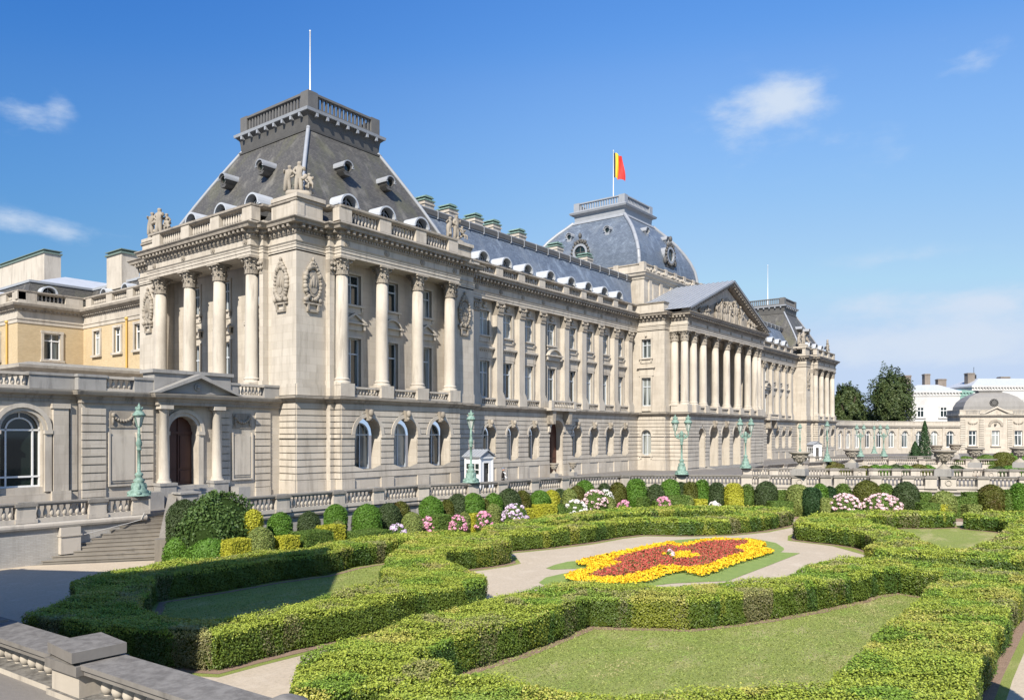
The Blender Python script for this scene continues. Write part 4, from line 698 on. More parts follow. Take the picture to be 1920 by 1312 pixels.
# ---- centre block, portico, attic and dome
def centre():
    w = MB(); L = FY(80.8); cy = 42.05; f = FX(39.74); po = FX(37.5)
    gop = [(cy-.62, cy+.62, 1.75, 4.1, True)]
    wall(w, L, 39.74, 43.85, 0, 6.3, gop, 0, .4); courses(w, L, 39.74, 43.25, ZL, gop); courses(w, L, 39.74, 43.25, ZU, gop, ring=.25); courses(w, L, 39.74, 43.25, [3.93, 4.17], gop, .13, 0, 0); courses(w, L, 39.74, 43.25, [0, 1.15], (), .11, 0)
    wall(w, L, 39.74, 43.85, 6.3, 12.3, [(cy-.6, cy+.6, 7.5, 10.8, False)], 0, .35); wall(w, L, 39.74, 43.85, 12.3, 16.3, [(cy-.6, cy+.6, 13.1, 15.3, False)], 0, .35); courses(w, L, 39.74, 43.25, [6.76, 7.5], [(cy-.6, cy+.6, 6, 8, False)], .1, 0)
    for m in (0, 1):
        F = mir(f, m); wall(w, F, 80.8, 83.5, 0, 16.3); courses(w, F, 80.8, 82.1, ZL); courses(w, F, 80.8, 82.1, ZU); courses(w, F, 80.8, 82.1, [3.93, 4.17], (), .13, 0); courses(w, F, 80.8, 82.1, [0, 1.15], (), .11, 0); courses(w, F, 80.8, 82.1, [6.76, 7.5], (), .1, 0)
    ac = [89.65, 93.35, 97.1, 100.85]; gops = [(c-1.3, c+1.3, .25, 4.0, True) for c in ac]+[(85.2, 87.0, .25, 4.0, True)]
    wall(w, po, 82.1, 107.2, 0, 6.3, gops, 0, 1.6); courses(w, po, 82.1, 107.2, [.25]+ZL, gops); courses(w, po, 82.1, 107.2, ZU, gops, ring=.2); courses(w, po, 82.1, 107.2, [3.93, 4.17], gops, .13, 0, 0)
    for X, sg in ((82.1, 1), (107.2, -1)):
        F = FY(82.1) if sg > 0 else (lambda s, o, z: (107.2+o, s, z)); wall(w, F, 37.5, 39.74, 0, 6.3); courses(w, F, 37.5, 39.7, ZL); courses(w, F, 37.5, 39.7, ZU); courses(w, F, 37.5, 39.7, [3.93, 4.17], (), .13, 0)
    back = FX(43.6); wall(w, back, 82.2, 107, 6.7, 16.3, [(c-.7, c+.7, 7.6, 10.8, False) for c in ac]+[(c-.7, c+.7, 13.1, 15.3, False) for c in []], 0, .3); w.box(ident, 83.1, 83.5, 39.76, 43.6, 6.7, 16.2); w.box(ident, 105.6, 106, 39.76, 43.6, 6.7, 16.2)
    w.poly([(82.2, 37.6, 6.74), (107.1, 37.6, 6.74), (107.1, 43.7, 6.74), (82.2, 43.7, 6.74)]); w.poly([(82.2, 39.0, 16.19), (107.1, 39.0, 16.19), (107.1, 43.7, 16.19), (82.2, 43.7, 16.19)])
    w.poly([(82.2, 39.4, 0), (107.1, 39.4, 0), (107.1, 39.4, 6.4), (82.2, 39.4, 6.4)])
    part(w, 'wall', 'stone')
    t = MB(); surround(t, L, cy, 13.1, 15.3, 1.2, 0); sill(t, L, cy, 13.1, 1.2, 0); t.blob(L(cy, .1, 15.7), (.3, .12, .2), 8, 5); part(t, 'window_surround', 'stone_plain')
    t = MB(); surround(t, L, cy, 7.5, 10.8, 1.2, 0); t.box(L, cy-.95, cy+.95, 0, .1, 11.0, 11.9); t.box(L, cy-1.15, cy+1.15, 0, .3, 11.9, 12.05); part(t, 'window_surround', 'stone_plain')
    t = MB(); arch_ring(t, L, cy, 4.1, .62, .86, -.05, .12); part(t, 'window_surround', 'stone_plain'); t = MB(); sill(t, L, cy, 1.75, 1.2, 0); part(t, 'window_sill', 'stone_plain')
    for c in ac: t = MB(); arch_ring(t, po, c, 4.0, 1.3, 1.52, -.05, .11, 14); part(t, 'arch_moulding', 'stone_plain'); kb = MB(); keystone(kb, po, c, 5.35, .12); part(kb, 'keystone', 'stone_carved')
    for c in (82.6, 85.0, 87.8, 91.5, 95.2, 99.0, 102.7, 105.4, 106.7): t = MB(); t.box(po, c-.62, c+.62, -2.0 if c in (82.6, 106.7) else -1.1, .08, 6.76, 7.5); part(t, 'pedestal', 'stone_plain')
    t = MB()
    for k in range(3): t.box(po, 87.6, 102.9, 0, .35*(3-k), .09*k, .09*(k+1)-.003)
    part(t, 'steps', 'stone_grey')
    pwindow(L, cy, 13.1, 15.3, 1.2, -.3); pwindow(L, cy, 7.5, 10.8, 1.2, -.3); pwindow(L, cy, 1.75, 4.1, 1.24, -.35, True)
    for c in ac: pwindow(back, c, 7.6, 10.8, 1.4, -.25)
    panel_bal(L, cy-.6, cy+.6, 0.0, 6.76, 7.45)
    xs = [82.6, 85.0, 87.8, 91.5, 95.2, 99.0, 102.7, 105.4]
    for x in xs: column(x, 38.08)
    column(106.7, 38.08)
    for x in (82.55, 106.75): column(x, 39.3)
    for a, b in zip(xs[2:], xs[3:]): panel_bal(po, a+.62, b-.62, -.1, 6.76, 7.45)
    panel_bal(po, 85.62, 87.18, -.1, 6.76, 7.45)
    # blocking course above the cornice
    p = MB(); pa = [(80.8, 44.6), (80.8, 39.74), (82.2, 39.74)]
    for m in (0, 1): p.sweep(pa, [(-1.5, 18.3), (-.14, 18.3), (-.14, 18.7), (-.2, 18.75), (-.2, 19.35), (-.1, 19.42), (-.04, 19.56), (-1.5, 19.62)], mir(ident, m), mats=[0, 0, 0, 0, 1, 1, 1])
    p.box(ident, 82, 108, 41.5, 45.2, 18.3, 19.3); p.box(ident, 81.35, 84.6, 40.3, 45.32, 18.3, 19.5); p.box(ident, 104.8, 108.6, 40.3, 45.32, 18.3, 19.5); part(p, 'parapet', ['stone', 'stone_weathered'])
    # pediment
    xa, xb, xm, z0, zt = 81.5, 107.8, 94.65, 18.3, 23.3; d = MB(); d.prism(FX(37.5), [(xa+.8, z0-.02), (xb-.8, z0-.02), (xm, zt-.5)], -.45, -.3); ped = part(d, 'pediment', 'stone_plain')
    k = MB()
    for sx in (xa, xb):
        q = (zt-z0)/(xm-sx); f2 = lambda x, dz=0: (x, z0+(x-sx)*q+dz)
        for dz0, dz1, o0, o1, mi in ((.05, .3, -.45, .15, 0), (.3, .55, -.45, .55, 0), (.55, .72, -.45, .72, 1)):
            P = [f2(sx, dz0-.3), f2(xm, dz0-.3), f2(xm, dz1-.3), f2(sx, dz1-.3)]; k.prism(FX(37.5), P, o0, o1, mi)
        n = 20
        for i in range(n):
            x = sx+(xm-sx)*(i+.6)/n; hw = .13; z = z0+(x-sx)*q; k.hexa([FX(37.5)(x-hw, .15, z-.22-hw*q), FX(37.5)(x+hw, .15, z-.22+hw*q), FX(37.5)(x+hw, .48, z-.22+hw*q), FX(37.5)(x-hw, .48, z-.22-hw*q), FX(37.5)(x-hw, .15, z-.01-hw*q), FX(37.5)(x+hw, .15, z-.01+hw*q), FX(37.5)(x+hw, .48, z-.01+hw*q), FX(37.5)(x-hw, .48, z-.01-hw*q)])
    k.build('raking_cornice', ['stone_weathered', 'lead'], ped)
    # crowd of carved figures in the tympanum
    rl = MB(); rr = random.Random(4); Fp = FX(37.5); rl.prism(Fp, [(xa+3, z0), (xb-3, z0), (xm, zt-1.6)], -.32, -.24)
    for i in range(34):
        x = xm+(-1 if i % 2 else 1)*rr.random()**1.2*9.0; top = z0+(1-abs(x-xm)/((xb-xa)/2))*(zt-z0)-.75; hgt = max(.5, min(top-z0, 3.3)*rr.uniform(.7, 1)); lean = rr.uniform(-.35, .35); o = rr.uniform(-.22, .05)
        z = z0+.05; rl.blob(Fp(x-lean*.5, o, z+hgt*.22), (.32, .28, hgt*.27), 7, 6); rl.blob(Fp(x, o+.04, z+hgt*.58), (.3, .26, hgt*.24), 7, 6); rl.blob(Fp(x+lean*.5, o+.1, z+hgt*.88), (.15, .15, .19), 7, 6)
        for q in (-1, 1): rl.tube([Fp(x+q*.25, o+.1, z+hgt*.7), Fp(x+q*.5+lean, o+.2, z+hgt*rr.uniform(.45, .95))], .09, 6); rl.tube([Fp(x+q*.12, o+.1, z+hgt*.35), Fp(x+q*rr.uniform(.15, .5), o+.18, z+.02)], .11, 6)
    rl.build('relief', ['stone_carved'], ped)
    g = MB(); y0, y1 = 36.75, 45.3
    for sx in (xa-.5, xb+.5):
        zz = z0-.28; q = (zt-z0)/(xm-(xa if sx < xm else xb)); ze = z0+(sx-(xa if sx < xm else xb))*q+.45
        g.poly([(sx, y0, ze), (sx, y1, ze), (xm, y1, zt+.46), (xm, y0, zt+.46)])
        for i in range(14):
            y = y0+.3+i*.63; g.hexa([(sx, y, ze), (sx, y+.09, ze), (xm, y+.09, zt+.46), (xm, y, zt+.46), (sx, y, ze+.09), (sx, y+.09, ze+.09), (xm, y+.09, zt+.55), (xm, y, zt+.55)])
    part(g, 'portico_roof', 'lead')
    # attic
    a = MB(); AX0, AX1, AY0, AY1 = 86.0, 104.0, 45.1, 64.2
    wall(a, FX(AY0), AX0, AX1, 18, 24.4); wall(a, FY(AX0), AY0, AY1, 18, 24.4); wall(a, lambda s, o, z: (AX1+o, s, z), AY0, AY1, 18, 24.4)
    for i in range(6): x = AX0+1.5+i*3.0; a.box(FX(AY0), x-.35, x+.35, 0, .16, 18.5, 23.6)
    for i in range(5): x = AX0+3.0+i*3.0; a.box(FX(AY0), x-.75, x+.75, 0, .07, 20.6, 23.2); a.box(FX(AY0), x-.62, x+.62, .07, .1, 20.75, 23.05)
    ring = [(AX0, AY1), (AX0, AY0), (AX1, AY0), (AX1, AY1)]
    a.sweep(ring, [(-.2, 23.6), (.1, 23.65), (.14, 23.9), (.35, 24.05), (.42, 24.3), (.55, 24.4), (.55, 24.52), (-.3, 24.6)], closed=True); a.sweep(ring, [(-.6, 24.55), (-.1, 24.55), (-.1, 25.45), (0, 25.5), (0, 25.66), (-.6, 25.7)], closed=True, mats=[0, 0, 1, 1, 1])
    for s in (AX0+.2, AX0+3.2, AX0+6.2, AX0+9, AX0+11.8, AX0+14.8, AX0+17.6): a.box(FX(AY0), s-.35, s+.35, -.5, .06, 24.56, 25.76)
    for s in (AY0+.3, AY0+4, AY0+9.5, AY0+15, AY0+18.8): a.box(FY(AX0), s-.35, s+.35, -.5, .06, 24.56, 25.76)
    rr = random.Random(9)
    for i in range(44): s = AX0+.7+i*.39; a.blob((s, AY0-.02, 25.0+rr.uniform(-.15, .15)), (.17, .12, .2), 6, 4)
    part(a, 'attic', ['stone', 'stone_weathered'])
    # four-sided dome
    cx, cy2 = 95.0, 54.65; prof = [(25.5, 8.75), (26.3, 8.7), (27.4, 8.5), (28.6, 8.05), (29.8, 7.4), (31.0, 6.6), (32.1, 5.65), (33.0, 4.75), (33.7, 4.1)]
    dm = MB(); sg = [(-1, -1), (1, -1), (1, 1), (-1, 1)]
    for i in range(4):
        p_, q_ = sg[i], sg[(i+1) % 4]
        for (za, ha), (zb, hb) in zip(prof, prof[1:]): dm.poly([(cx+p_[0]*ha, cy2+p_[1]*ha, za), (cx+q_[0]*ha, cy2+q_[1]*ha, za), (cx+q_[0]*hb, cy2+q_[1]*hb, zb), (cx+p_[0]*hb, cy2+p_[1]*hb, zb)], 0, False)
    do = part(dm, 'dome_roof', 'slate_blue'); rb = MB()
    for s_ in sg: rb = MB(); rb.tube([(cx+s_[0]*h, cy2+s_[1]*h, z+.05) for z, h in prof], .26, 8); rb.build('rib', 'lead', do)
    fr = MB(); r4 = [(cx-4, cy2+4), (cx-4, cy2-4), (cx+4, cy2-4), (cx+4, cy2+4)]
    fr.sweep(r4, [(-.3, 33.5), (.4, 33.5), (.3, 33.8), (-.05, 34.0), (0, 34.7), (.3, 34.9), (-.3, 34.95)], closed=True); fr.sweep(r4, [(-.3, 34.9), (.45, 34.9), (.55, 35.15), (.35, 35.3), (-.6, 35.32)], closed=True); fr.poly([(cx-4, cy2-4, 35.31), (cx+4, cy2-4, 35.31), (cx+4, cy2+4, 35.31), (cx-4, cy2+4, 35.31)]); part(fr, 'roof_cornice', ['lead'])
    platform_balustrade(cx-4, cx+4, cy2-4, cy2+4, 35.32, 36.5, 'lead')
    for F in (FY(cx-8.0), FX(cy2-8.0)):
        s = cy2 if F(0, 0, 0)[0] > 80 else cx
        oculus(F, s, 28.3, -1.2, .9, .85, ('lead', 'glass_dark'), False)
        o = MB(); rr = random.Random(2)
        for i in range(18): a_ = i*2*math.pi/18; o.blob(F(s+1.3*math.cos(a_), .8, 28.3+1.3*math.sin(a_)), (.2, .2, .22), 6, 5)
        for i in range(5): o.blob(F(s+(i-2)*.4, .8, 29.9-.16*abs(i-2)), (.24, .2, .3), 7, 5)
        o.blob(F(s, .8, 30.5), (.3, .25, .4), 7, 6); o.trap(F, (s-1.5, s+1.5), (s-1.1, s+1.1), -.6, .7, 26.6, 27.0)
        for q in (-1, 1): o.blob(F(s+q*1.5, .75, 27.4), (.3, .25, .5), 7, 6)
        o.box(F, s-.05, s+.05, .66, .72, 27.5, 29.1); o.box(F, s-.82, s+.82, .66, .715, 28.25, 28.35)
        part(o, 'dormer_ornament', 'lead_dark')
    for s in (cy2-3.0, cy2+3.0): oculus(FY(cx-6.2), s, 31.2, -.8, .7, .34, ('lead', 'glass_dark'))
    for s in (cx-3.0, cx+3.0): oculus(FX(cy2-6.2), s, 31.2, -.8, .7, .34, ('lead', 'glass_dark'))
centre()
def flagpole(x, y, z0, z1, label):
    mb = MB(); mb.lathe(0, 0, [(.12, 0), (.1, .3), (.075, .32), (.05, z1-z0-.15), (.09, z1-z0-.1), (.0, z1-z0)], 8); o = mb.build('flagpole', 'steel', None, label=label, cat='flagpole', group='flagpoles on the palace roofs', loc=(x, y, z0))
flagpole(40.0, 51.6, 28.8, 37.5, 'bare white flagpole on the flat top of the nearest slate corner pavilion')
flagpole(95.0, 54.65, 35.3, 44.5, 'white flagpole flying a flag on top of the square dome')
flagpole(150, 51.6, 28.8, 37.5, 'bare white flagpole on the far corner pavilion behind the pediment')
def flag():
    mb = MB(); nu, nv = 12, 16; H, Wd = 3.5, 1.35
    def pt(i, j):
        u = i/nu; v = j/nv; amp = .34*u; x = .08+Wd*u*(.86+.1*math.sin(3*v)); return (95+x*.62+amp*math.sin(10*u+4*v), 54.65-x*.78+amp*math.cos(8*u+2*v), 44.0-H*v-.5*u*u+.12*math.sin(9*u))
    for i in range(nu):
        for j in range(nv): mb.poly([pt(i, j), pt(i+1, j), pt(i+1, j+1), pt(i, j+1)], (0 if i < 2 else 1 if i < 7 else 2), True)
    mb.build('flag', ['flag_black', 'flag_yellow', 'flag_red'], None, label='black, yellow and red tricolour flag drooping from the pole above the dome', cat='flag')
flag()
# ---- carved groups standing on the parapet blocks
def statue_group(x, y, z, rz, seed, label, sc=1.0):
    rr = random.Random(seed); v = []; e = []; rad = []; roots = []
    def add(p, r, par=None):
        v.append(p); rad.append(r)
        if par is not None: e.append((par, len(v)-1))
        return len(v)-1
    def fig(bx, by, bz, h, lean, seated, arm):
        p = add((bx, by, bz+h*.5), h*.105); roots.append(p)
        c = add((bx+lean*.3, by, bz+h*.64), h*.11, p); sh = add((bx+lean*.5, by, bz+h*.8), h*.12, c); nk = add((bx+lean*.6, by, bz+h*.86), h*.06, sh); hd = add((bx+lean*.65, by-.02, bz+h*.95), h*.095, nk); add((bx+lean*.68, by-.02, bz+h*1.02), h*.075, hd)
        for q in (-1, 1):
            s = add((bx+lean*.5+q*h*.115, by, bz+h*.79), h*.062, sh); el = add((bx+lean*.5+q*h*.2, by-.05*arm, bz+h*(.66 if q*arm < 0 else .72)), h*.05, s); add((bx+lean*.5+q*h*(.06 if q*arm < 0 else .16), by-.16, bz+h*(.54 if q*arm < 0 else .84)), h*.036, el)
            hp = add((bx+q*h*.05, by, bz+h*.48), h*.095, p)
            if seated: kn = add((bx+q*h*.1, by-h*.24, bz+h*.46), h*.05, hp); add((bx+q*h*.1, by-h*.24, bz+h*.2), h*.035, kn)
            else: kn = add((bx+q*h*.07+lean*.1, by-h*.03, bz+h*.26), h*.085, hp); add((bx+q*h*.09, by, bz+.02), h*.07, kn)
    fig(0, 0, .35, 1.95, .08, False, 1); fig(-.75, .1, .3, 1.75, .25, False, -1); fig(.8, -.05, .2, 1.35, -.2, True, 1)
    if seed % 2: fig(.35, .35, .5, 1.5, .1, False, -1)
    for i in range(13):
        a = add((rr.uniform(-.8, .8), rr.uniform(-.1, .35), rr.uniform(.3, 1.25)), rr.uniform(.16, .3)); roots.append(a)
        b = add((v[a][0]+rr.uniform(-.25, .25), v[a][1]+rr.uniform(-.1, .1), v[a][2]+rr.uniform(.05, .35)), rr.uniform(.1, .2), a)
    a = add((-.9, .0, .18), .28); roots.append(a); b = add((0, .0, .2), .34, a); add((.9, .0, .16), .28, b)
    me = bpy.data.meshes.new('statue_group'); me.from_pydata(v, e, []); me.materials.append(M['stone_carved'])
    o = link('statue_group', me, None, label, 'statue', 'carved stone groups on the palace parapet', loc=(x, y, z), rz=rz); o.scale = (sc, sc, sc)
    sk = o.modifiers.new('skin', 'SKIN'); sk.use_smooth_shade = True
    for i, sv in enumerate(me.skin_vertices[0].data): sv.radius = (rad[i], rad[i]); sv.use_root = i in roots
    o.modifiers.new('sub', 'SUBSURF').render_levels = 1; o.modifiers['sub'].levels = 1
statue_group(31.9, 42.35, 19.98, math.radians(-45), 2, 'stone figure group on the nearest parapet corner, in front of the slate hip', 1.02)
statue_group(31.9, 60.5, 19.98, math.radians(-60), 3, 'stone figure group at the left end of the parapet against the sky', 1.08)
statue_group(47.8, 42.5, 19.98, math.radians(0), 5, 'stone figure group where the near pavilion meets the long wing', 1.05)
statue_group(142.2, 42.5, 19.98, math.radians(-30), 7, 'stone figure group at the near corner of the far pavilion roof', 1.25)
statue_group(157.9, 42.5, 19.98, math.radians(20), 4, 'stone figure group at the right end of the palace, beside the trees', 1.25)
# ------------------------------------------------------------------ left gallery (one storey, balustraded, with the pedimented doorway)
def simple_part(root):
    inv = Matrix.Translation(-root.location)
    def f(mb, name, mats, parent=None):
        o = mb.build(name, mats, parent or root)
        if parent is None: o.matrix_parent_inverse = inv
        return o
    return f
gal = thing('gallery_building', 'single storey stone gallery with pedimented arched doorway, left of the palace pavilion', 'building', (22, 43.5, 0)); gp = simple_part(gal)
def gallery():
    F = FX(43.3); B = FX(43.75); w = MB()
    wall(w, B, 4, 18.6, 0, 6.6, [(15.85-.98, 15.85+.98, 1.45, 4.4, True), (10.6-.98, 10.6+.98, 1.45, 4.4, True)], 0, .45)
    door = [(24.3-.9, 24.3+.9, 1.16, 4.36, True)]; wall(w, F, 18.54, 31.13, 0, 6.6, door, 0, .7)
    for a, b in ((18.56, 19.8), (21.75, 22.45), (26.75, 27.35), (29.2, 30.3)): courses(w, F, a, b, [.75+.445*i for i in range(12)], (), .1, .07); w.box(F, a, b, 0, .14, 0, .75)
    for a in (4, 8.6, 13.35, 17.65): w.box(B, a-.37, a+.37, 0, .215, 1.2, 5.55); w.box(B, a-.45, a+.45, 0, .28, 5.55, 5.8); w.box(B, a-.47, a+.47, 0, .29, .0, 1.2)
    w.box(B, 18.15, 18.5, 0, .12, 1.2, 5.7); w.box(B, 4, 18.54, 0, .1, 0, 1.1)
    w.box(ident, 4, 31.1, 43.8, 48, 6.3, 6.5)
    gp(w, 'wall', 'stone')
    t = MB(); path = [(4, 43.75), (18.54, 43.75), (18.54, 43.18), (22.5, 43.18), (22.5, 42.72), (27.3, 42.72), (27.3, 43.18), (31.12, 43.18)]
    t.sweep(path, [(-.4, 5.85), (.03, 5.87), (.03, 6.05), (.1, 6.1), (.12, 6.2), (.34, 6.3), (.4, 6.44), (.42, 6.52), (-.4, 6.6)]); gp(t, 'cornice', 'stone_weathered')
    # blind panels with a swag above
    for c, hw in ((20.75, .72), (28.25, .66)):
        p = MB(); p.box(F, c-hw, c+hw, 0, .05, 1.5, 4.2); p.box(F, c-hw+.1, c+hw-.1, .05, .09, 1.62, 4.08)
        for x0, x1, z0, z1 in ((c-hw-.09, c-hw, 1.4, 4.3), (c+hw, c+hw+.09, 1.4, 4.3), (c-hw-.09, c+hw+.09, 1.3, 1.4)): p.box(F, x0, x1, 0, .13, z0, z1)
        gp(p, 'panel', 'stone_plain')
        q = MB(); q.box(F, c-hw, c+hw, 0, .05, 4.55, 5.5)
        for i in range(11): a = math.pi*i/10; q.blob(F(c-hw*.7*math.cos(a), .1, 5.3-.38*math.sin(a)), (.1, .09, .1), 6, 5)
        for k in (-1, 1): q.blob(F(c+k*hw*.78, .12, 5.25), (.12, .1, .14), 6, 5); q.blob(F(c+k*hw*.8, .1, 4.95), (.08, .08, .25), 6, 5)
        gp(q, 'swag_relief', 'stone_carved')
    for a in (4.9, 10.6, 15.85):
        if a > 5:
            r = MB(); arch_ring(r, B, a, 4.4, .98, 1.16, -.02, .1, 14); arch_ring(r, B, a, 4.4, 1.16, 1.38, -.02, .2, 14)
            for k in (-1, 1): r.box(B, a+k*1.2-.2, a+k*1.2+.2, 0, .24, 4.2, 4.397); r.box(B, a+k*1.2-.16, a+k*1.2+.16, 0, .16, 1.2, 4.2)
            gp(r, 'window_surround', 'stone_plain')
            fr = MB(); fw = .07; o = -.4
            arch_ring(fr, B, a, 4.4, .9, .98, o, o+.1, 12); arch_ring(fr, B, a, 4.4, .58, .66, o, o+.1, 12)
            for x in (a-.94, a+.94, a-.62, a+.62): fr.box(B, x-.04, x+.04, o, o+.09, 1.45, 4.4)
            for z in (1.45, 1.95, 4.36): fr.box(B, a-.97, a+.97, o+.004, o+.1, z, z+.09)
            fr.box(B, a-.03, a+.03, o, o+.08, 5.02, 5.34); wo = gp(fr, 'window', 'white_paint')
            p = MB(); p.prism(B, [(a-.97, 1.45), (a+.97, 1.45)]+[(a+.97*math.cos(k*math.pi/12), 4.4+.97*math.sin(k*math.pi/12)) for k in range(13)], o-.05, o+.02); p.build('pane', 'glass_dark', wo)
    # doorway
    d = MB(); d.prism(F, [(23.4, 1.16), (25.2, 1.16)]+[(24.3+.9*math.cos(k*math.pi/12), 4.36+.9*math.sin(k*math.pi/12)) for k in range(13)], -.72, -.62)
    for q in (-1, 1):
        for z0, z1 in ((1.35, 2.0), (2.15, 4.1)): d.box(F, 24.3+q*.45-.32, 24.3+q*.45+.32, -.64, -.56, z0, z1)
    d.box(F, 24.27, 24.33, -.63, -.54, 1.16, 5.2); d.box(F, 23.4, 25.2, -.63, -.53, 4.2, 4.34); gp(d, 'door', 'door')
    r = MB(); arch_ring(r, F, 24.3, 4.36, .9, 1.1, -.05, .1, 14); arch_ring(r, F, 24.3, 4.36, 1.1, 1.3, -.05, .18, 14)
    for k in (-1, 1): r.box(F, 24.3+k*1.1-.2, 24.3+k*1.1+.2, 0, .22, 4.14, 4.36); r.box(F, 24.3+k*1.08-.16, 24.3+k*1.08+.16, 0, .14, 1.16, 4.14)
    gp(r, 'door_surround', 'stone_plain')
    for x in (22.95, 26.3):
        c = MB(); c.lathe(x, 42.95, [(.4, 1.38), (.4, 1.46), (.34, 1.5), (.36, 1.58), (.3, 1.64), (.3, 3.0), (.25, 5.5), (.3, 5.56), (.28, 5.64)], 16); c.box(ident, x-.38, x+.38, 42.57, 43.3, 5.64, 5.86); gp(c, 'column', 'stone_plain')
        c = MB(); c.box(ident, x-.48, x+.48, 42.45, 43.3, 0, 1.22); c.box(ident, x-.53, x+.53, 42.4, 43.3, 1.22, 1.38); gp(c, 'pedestal', 'stone_grey')
    c = MB(); c.box(ident, 27.0, 27.8, 41.7, 43.2, 0, .95); gp(c, 'cheek_wall', 'stone_grey'); c = MB(); c.box(ident, 21.6, 22.4, 41.9, 43.2, 0, .95); gp(c, 'cheek_wall', 'stone_grey')
    st = MB()
    for k in range(7): st.box(F, 23.3-.1*(6-k), 25.6+.25*(6-k), 0, .3*(7-k)+.2, .166*k, .166*(k+1)-.003)
    gp(st, 'steps', 'stone_grey')
    P = FX(42.72); pd = MB(); a, b, m, z0, z1 = 22.1, 27.7, 24.9, 6.58, 7.75; pd.prism(P, [(a+.3, z0), (b-.3, z0), (m, z1-.15)], -.4, .0)
    for x in (a, b): pd.prism(P, [(x, z0-.02), (x+(m-x)*.12, z0-.02), (m, z1-.24), (m, z1), ], -.4, .4)
    E = [(m+.24*math.cos(k*math.pi/6), 6.98+.24*math.sin(k*math.pi/6)) for k in range(12)]; pd.prism(P, E, 0, .08); pd.blob(P(m, .1, 6.98), (.13, .08, .13), 8, 6); gp(pd, 'pediment', 'stone_grey')
    at = MB(); at.box(FX(43.3), 22.5, 27.4, -1.2, .1, 6.58, 7.75); at.box(FX(43.3), 22.35, 27.55, -1.3, .22, 7.75, 7.95); gp(at, 'attic_block', 'stone_grey')
    for a, b, Fr in ((4.0, 6.6, B), (9.6, 10, B), (12.7, 13.0, B), (16.2, 18.5, B), (18.4, 19.85, F), (21.4, 22.5, F), (27.4, 28.0, F), (29.9, 31.1, F)):
        q = MB(); q.box(Fr, a, b, -.55, .02, 6.58, 7.28); q.box(Fr, a-.05, b+.05, -.6, .08, 7.28, 7.42); gp(q, 'pedestal', 'stone_grey')
    for a, b, Fr in ((6.6, 9.6, B), (10, 12.7, B), (13.0, 16.2, B), (19.85, 21.4, F), (28.0, 29.9, F)):
        q = MB(); q.box(Fr, a, b, -.45, -.02, 6.58, 6.7); q.box(Fr, a, b, -.5, .03, 7.24, 7.38); balusters(q, Fr, a+.04, b-.04, -.22, 6.7, 7.24, .27, 8); gp(q, 'balustrade', 'stone_rail')
gallery()
